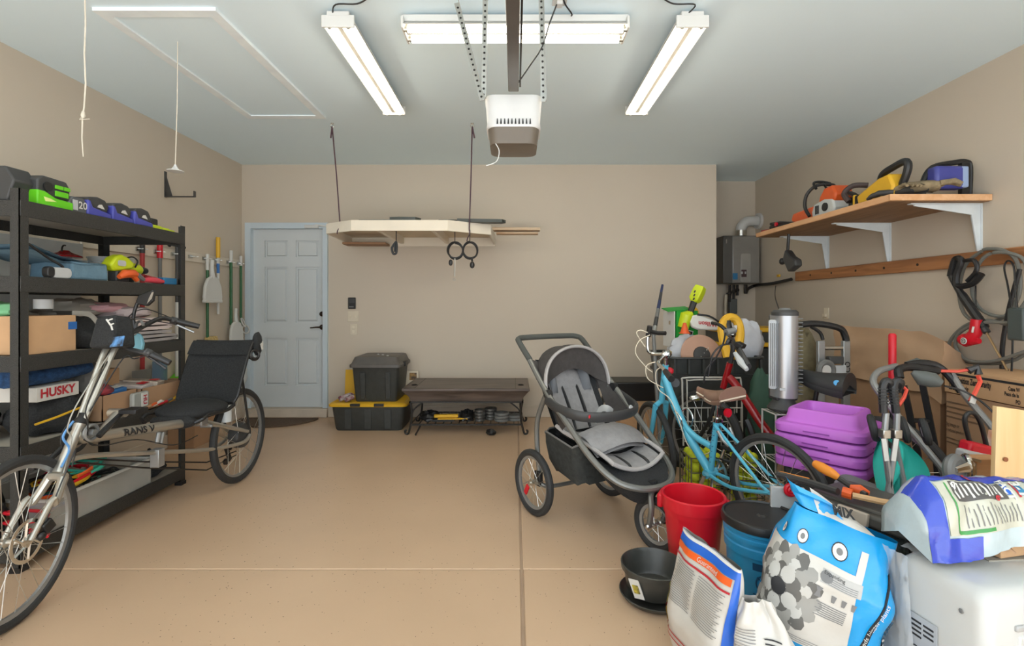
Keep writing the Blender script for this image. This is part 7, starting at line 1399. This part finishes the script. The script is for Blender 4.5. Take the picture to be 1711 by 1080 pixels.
# --- tall white seed bag
sb = thing('seed_bag', 'tall white bag with blue and orange edging, foremost by the plant pot', 'bag', (.66, 1.70, 0)); sw, shh = .31, .44
S2 = make_bag((.65, 1.70, 0), sw, .15, shh, -76, 8.0, .012, (.0, .03), .55, .006, 1.0, 0)
obj('sack', bag_mesh(S2, 44, 32), BAGWH, sb, world=True, sm=75)
BLU = mat('print_royal', (36, 98, 196), .3, coat=.2); ORG = mat('print_orange', (232, 98, 40), .35)
decal(sb, 'blue_edge', S2, .76, .99, .30, 1.0, BLU, .0014, 6, 20); decal(sb, 'blue_top', S2, -.98, .99, .93, 1.0, BLU, .0016, 20, 4); decal(sb, 'orange_band', S2, -.95, .70, .875, .925, ORG, .0016, 18, 3); decal(sb, 'red_band', S2, -.90, .72, .825, .84, mat('print_red', (178, 40, 50)), .0016, 18, 2)
decal(sb, 'white_seam', S2, -.99, .99, .985, 1.0, PAPER, .003, 20, 1); text_decal(sb, S2, 'Guaranteed', .022, .15, .90, sw, shh, PAPER, 0, .003)
for i in range(20): decal(sb, 'print_line', S2, -.55 + .04 * (i % 3), -.05 + .04 * (i % 2), .80 - .016 * i, .805 - .016 * i, INKG, .002, 6, 1); decal(sb, 'print_line', S2, .05, .64 - .05 * (i % 3), .80 - .016 * i, .804 - .016 * i, INKG, .002, 6, 1)
decal(sb, 'yellow_patch', S2, -.92, -.60, .40, .56, mat('print_lemon', (226, 214, 110), .4), .002, 5, 5); decal(sb, 'yellow_patch', S2, -.94, -.58, .26, .37, mat('print_gold', (230, 190, 80), .4), .002, 5, 5)
for z_ in (.52, .385, .24, .19): decal(sb, 'red_arrow', S2, -.90, -.56 + (.9 if z_ < .2 or z_ == .24 else 0), z_ - .008, z_ + .006, mat('print_red', (178, 40, 50)), .003, 8, 2)
decal(sb, 'blue_corner', S2, .60, .99, .02, .30, BLU, .0018, 6, 8); poly_decal(sb, 'orange_bolt', S2, [(.78, .06), (.95, .10), (.90, .20), (.97, .22), (.80, .24), (.84, .15)], ORG, .003)
# --- small crumpled white bag
cb = thing('crumpled_bag', 'small crumpled white bag with round no-entry mark at the front', 'bag', (.775, 1.50, 0)); cw, chh = .17, .36
S3 = make_bag((.775, 1.50, 0), cw, .10, chh, -20, 15.0, .022, (-.03, .03), .5, .01, .5)
obj('sack', bag_mesh(S3, 44, 32), BAGWH, cb, world=True, sm=75)
for i in range(8): decal(cb, 'print_line', S3, -.62, -.18, .80 - .022 * i, .806 - .022 * i, INKG, .003, 6, 1)
for i in range(5): decal(cb, 'print_line', S3, .02, .40, .74 - .03 * i, .75 - .03 * i, INK, .003, 6, 1)
text_decal(cb, S3, 'For use after', .020, .02, .56, cw, chh, INK, -32, .0035, .9)
for rr_, m_, o_ in ((1, INK, .003), (.82, mat('pale_pink', (226, 190, 180), .5), .0036)): poly_decal(cb, 'round_mark', S3, [(-.18 + .024 * rr_ * math.cos(i * PI / 8) / (cw * .785), .40 + .024 * rr_ * math.sin(i * PI / 8) / chh) for i in range(16)], m_, o_)
decal(cb, 'no_bar', S3, -.19, -.17, .34, .46, INK, .0045, 2, 4); decal(cb, 'red_panel', S3, .55, .92, .18, .40, mat('print_crimson', (196, 30, 60), .4), .003, 5, 5); text_decal(cb, S3, '20', .03, .74, .29, cw, chh, PAPER, -70, .0045)

# --- dark lidded bin with loppers
ua = -64.0
lb = thing('lidded_bin', 'dark grey lidded bin carrying the loppers', 'bin', (1.43, 1.965, 0), ua)
obj('body', B().box((0, 0, .225), (.34, .27, .45), taper=(1.06, 1.06)), mat('bin_speckle', (48, 58, 56), .6, var=.5, scale=140), lb, bevel=.02)
LIDG = mat('lid_grey', (74, 72, 68), .5, var=.12, scale=14)
obj('lid', B().box((0, 0, .475), (.40, .33, .045), taper=(.97, .96)), LIDG, lb, bevel=.012); obj('lid_panel', B().box((0, 0, .502), (.33, .26, .012), taper=(.96, .96)), LIDG, lb, bevel=.004)
obj('lid_latch', B().box((.02, -.168, .478), (.11, .02, .05), (-10, 0, 0)), mat('latch_beige', (186, 172, 156), .4), lb, bevel=.005)
def loper(lab, pts, hp, blade=None):
    t = thing('lopper', lab, 'lopper', hp[0])
    obj('arm', B().tube(pts, .0125, 8, sx=.8), DKGREY, t, world=True); obj('grip', B().tube(hp, [.016, .021, .020, .014], 12), ORANGEF, t, world=True)
    return t
zl = .52
def PZ(px, py, z): Y = (CAMZ - z) * FPX / (py - VY); return Vector(((px - VX) / FPX * Y, Y, z))
t = loper('orange-gripped lopper lying with its grip by the purple steps', [PZ(1398, 797, .57), PZ(1425, 815, .55), PZ(1448, 828, .54)], [PZ(1362, 775, .60), PZ(1372, 781, .595), PZ(1388, 790, .585), PZ(1400, 798, .57)])
obj('pivot', B().tube([PZ(1420, 815, .552), PZ(1436, 820, .548), PZ(1452, 826, .54)], [.012, .024, .012], 10, sx=.6), ORANGE, t, world=True)
t = thing('lopper', 'long black and tan lopper lying across the lidded bin', 'lopper', PZ(1400, 822, zl))
obj('arm', B().tube([PZ(1300, 793, .52), PZ(1350, 806, .53), PZ(1400, 822, .54)], .015, 8, sx=.8), DKGREY, t, world=True); obj('arm_edge', B().tube([PZ(1302, 789, .53), PZ(1352, 801, .54)], .005, 6), ORANGEF, t, world=True)
obj('collar', B().tube([PZ(1408, 822, .545), PZ(1424, 827, .542)], .021, 10), ORANGE, t, world=True); obj('second_arm', B().tube([PZ(1424, 828, .542), PZ(1470, 838, .535), PZ(1515, 846, .535)], .012, 8), mat('lopper_tan', (206, 166, 120), .5), t, world=True)
def bagf(u, v):
    p = PZ(1512, 845, .50).lerp(PZ(1500, 985, .50), 0); x = 1.335 + .07 * u + .015 * noise.noise(Vector((u * 3, v * 5, 1))); return Vector((x, 1.66 - .03 * v + .03 * noise.noise(Vector((u * 4, v * 4, 4))) + .05 * u, .53 - .42 * v))
solo('black_film', B().grid(bagf, 10, 14).grid(lambda u, v: bagf(u, v) + Vector((.0, .008, 0)), 10, 14), mat('film_black', (58, 58, 56), .25, bump=.6, bscale=20), 'strip of crumpled black plastic between potting bag and white appliance', 'film', sm=70)
solo('grey_shovel_blade', B().prism(rrect(.17, .20, .05), .012, Matrix.Translation((1.60, 2.27, .43)) @ Matrix.Rotation(R_(14), 4, 'X') @ Matrix.Rotation(R_(40), 4, 'Z')).cyl((1.62, 2.28, .0), (1.62, 2.28, .43), .014, 8), MDGREY, 'grey plastic scoop lying before the purple steps', 'scoop', bevel=.004)
t = thing('cable_reel', 'grey board with a red cable reel under the loppers', 'reel', (1.27, 2.12, .0)); rc_ = PY(1321, 819, 2.16)
obj('board', B().box((rc_.x + .0, 2.185, .235), (.14, .02, .47), (0, 0, -10)), mat('pale_grey', (188, 190, 190)), t, world=True, bevel=.003); obj('reel', B().torus(rc_, .022, .009, (0, -1, .1), 20, 8).torus(rc_ + Vector((0, -.006, 0)), .010, .007, (0, -1, .1), 16, 6), RED, t, world=True)

# --- white portable appliance, film and litter bag
ac = thing('air_conditioner', 'white portable appliance with rounded top in the lower right corner', 'appliance', (1.445, 1.46, 0), 10)
WP = mat('appliance_white', (196, 197, 194), .3, var=.01)
obj('body', shell([(0, 0, 0, .46, .26, .03), (0, 0, .03, .47, .265, .035), (0, 0, .47, .46, .26, .035), (0, 0, .495, .445, .245, .035), (0, 0, .512, .41, .215, .03), (0, 0, .516, .38, .185, .025)]), WP, ac, sm=45)
obj('front_groove', B().box((.04, -.131, .42), (.36, .012, .016)), mat('groove_grey', (170, 170, 168), .5), ac, bevel=.004); obj('front_band', B().box((.05, -.126, .345), (.36, .016, .11)), WP, ac, bevel=.008)
obj('control_panel', B().prism([(-.11, -.035), (.13, -.06), (.15, .0), (-.09, .035)], .004, Matrix.Translation((.08, .045, .5175))), mat('panel_beige', (176, 170, 156), .4), ac); obj('screen', B().box((.0, .05, .5205), (.06, .025, .003), (0, 0, -8)), INK, ac)
for i in range(4): obj('button', B().lathe([(0, .002), (.005, .002), (.006, 0)], Matrix.Translation((.07 + .03 * i, .05 - .008 * i, .52)), 10), INKG, ac)
lbM = face_m((-.2365, .035, .27), (0, -1, 0), (0, 0, 1))
obj('rating_label', B().prism(rrect(.085, .17, .004), .002, lbM), mat('label_silver', (176, 180, 184), .4), ac)
for i in range(9): obj('print_line', B().prism(rrect(.03, .006, .001), .0012, lbM @ Matrix.Translation((-.018 + .036 * (i % 2), .065 - .014 * (i // 2) - (.06 if i > 6 else 0), .0012))), INK, ac)
obj('rating_mark', B().torus(lbM @ Vector((-.02, -.02, .0015)), .012, .002, (-1, 0, 0), 14, 5), INK, ac)
for y in (.09, -.07): obj('side_screw', B().ball((-.234, y, .44), (.003, .007, .007), 8), MDGREY, ac)
def filmf(u, v): x = -.236 + .30 * u; q = noise.fractal(Vector((u * 5, v * 4, 3)), 1, 2, 4); return Vector((x - .03 * (1 - u), .165 + .03 * q - (.05 if v > .5 else 0) * (v - .5) * 2 * 1.6, .10 + .60 * min(v, .72) + .02 * q))
obj('plastic_film', B().grid(lambda u, v: Vector((-.242 - .012 * abs(noise.fractal(Vector((u * 4, v * 6, 2)), 1, 2, 4)) - .006, .155 - .12 * u * (1 - .3 * v), .02 + .50 * v)), 12, 20).grid(lambda u, v: Vector((-.23 + .36 * u, .11 - .10 * v + .01 * noise.noise(Vector((u * 6, v * 5, 8))), .522 + .012 * abs(noise.fractal(Vector((u * 6, v * 6, 9)), 1, 2, 4)) + .01)), 16, 8), FILM, ac, sm=70)
t = thing('small_carton', 'small open brown carton half under the litter bag', 'box', (1.50, 1.50, .52)); obj('carton', B().box((1.52, 1.515, .575), (.16, .07, .10), (0, 0, 12)), CARD, t, world=True, bevel=.002); obj('flap', B().box((1.46, 1.47, .57), (.06, .04, .004), (20, 35, 0)), CARDD, t, world=True)
lt = thing('litter_bag', 'half-empty white and blue plastic bag slumped on the white appliance', 'bag', (1.42, 1.55, .53))
ROY = mat('film_royal', (40, 66, 176), .22, coat=.3, bump=.25, bscale=24); PALE = mat('film_pale', (178, 194, 198), .22, coat=.3, bump=.25, bscale=24)
def LS(u, v, off=0.0):
    """u 0..1 left to right along the lying bag, v 0..1: from the lower front edge up over the crown and down behind"""
    px = 1512 + 228 * u; cy_ = 1.52 + .02 * u
    x = (px - VX) / FPX * cy_
    a = PI * (v * 1.06 - .03); sag = .045 * math.sin(PI * max(0, (u - .25)) * 1.1) if u > .25 else 0
    hgt = .215 - .02 * u - .06 * max(0, .12 - u) / .12; dep = .10
    zb = .535 + sag * .9; q = noise.fractal(Vector((u * 6, v * 5, 6)), 1, 2, 4) * .012
    y = cy_ - math.cos(a) * (dep + q + off); z = zb + (hgt - sag * .8) * max(0.0, math.sin(a)) ** .8 + math.sin(a) * (q + off)
    return Vector((x, y, z))
obj('sack', B().grid(LS, 36, 22).grid(lambda u, v: LS(0, v).lerp(LS(0, .5) * .3 + LS(0, 0) * .35 + LS(0, 1) * .35 + Vector((-.02, 0, 0)), u), 4, 22), PALE, lt, world=True, sm=75)
def ld(name, u0, u1, v0, v1, m, off=.002, nu=10, nv=8): return obj(name, B().grid(lambda a, b_: LS(u0 + (u1 - u0) * a, v0 + (v1 - v0) * b_, off), nu, nv), m, lt, world=True, sm=70)
ld('blue_end', -.0, .13, .0, .55, ROY, .0022, 8, 16); ld('blue_foot', .0, .34, .0, .10, ROY, .0026, 12, 4); ld('blue_crown', .06, 1.0, .43, .54, ROY, .003, 26, 5); ld('cream_panel', .14, .78, .11, .42, mat('film_cream', (186, 186, 170), .25, coat=.3), .0026, 22, 12)
ld('green_line', .205, .215, .12, .40, mat('print_green', (60, 140, 70), .4), .004, 2, 12); ld('green_line', .21, .42, .115, .13, mat('print_green', (60, 140, 70)), .004, 10, 2)
ld('grey_panel', .24, .60, .27, .41, mat('print_char', (84, 82, 80), .4), .0036, 14, 8)
for i in range(10): ld('print_line', .25 + .034 * i, .264 + .034 * i, .285 + .01 * (i % 3), .395, PAPER, .0046, 2, 6)
for i in range(14): ld('print_line', .27 + .028 * i, .276 + .028 * i, .14, .25 - .012 * (i % 3), INKG, .0042, 2, 6)
ld('fact_badge', .605, .635, .30, .40, mat('print_royal', (36, 98, 196)), .0042, 3, 5); ld('price_badge', .675, .73, .29, .39, mat('print_teal', (40, 120, 160), .4), .0042, 4, 5); ld('red_ribbon', .668, .684, .275, .40, mat('print_red', (178, 40, 50)), .0048, 2, 5); ld('red_badge', .77, .81, .30, .375, mat('print_red', (178, 40, 50)), .0042, 3, 4)
def ltxt(s, size, u, v, m, rot=-90, bold=.001, sx=1.0):
    ca, sa = math.cos(R_(rot)), math.sin(R_(rot)); obj('lettering', text_b(s, size, None, fn=lambda x, y: LS(u + (x * ca - y * sa) / .43, v + (x * sa + y * ca) / .36, .0056), bold=bold, sx=sx), m, lt, world=True)
ltxt('FACT', .026, .62, .35, PAPER); ltxt('3-1', .040, .706, .345, PAPER); ltxt('6', .045, .42, .47, mat('print_red', (178, 40, 50)), 0); ltxt('7', .022, .27, .375, PAPER, 0); ltxt('6', .024, .525, .28, mat('print_red', (178, 40, 50)), -60)
ld('white_tip', .86, 1.0, .05, .30, PAPER, .005, 6, 6)
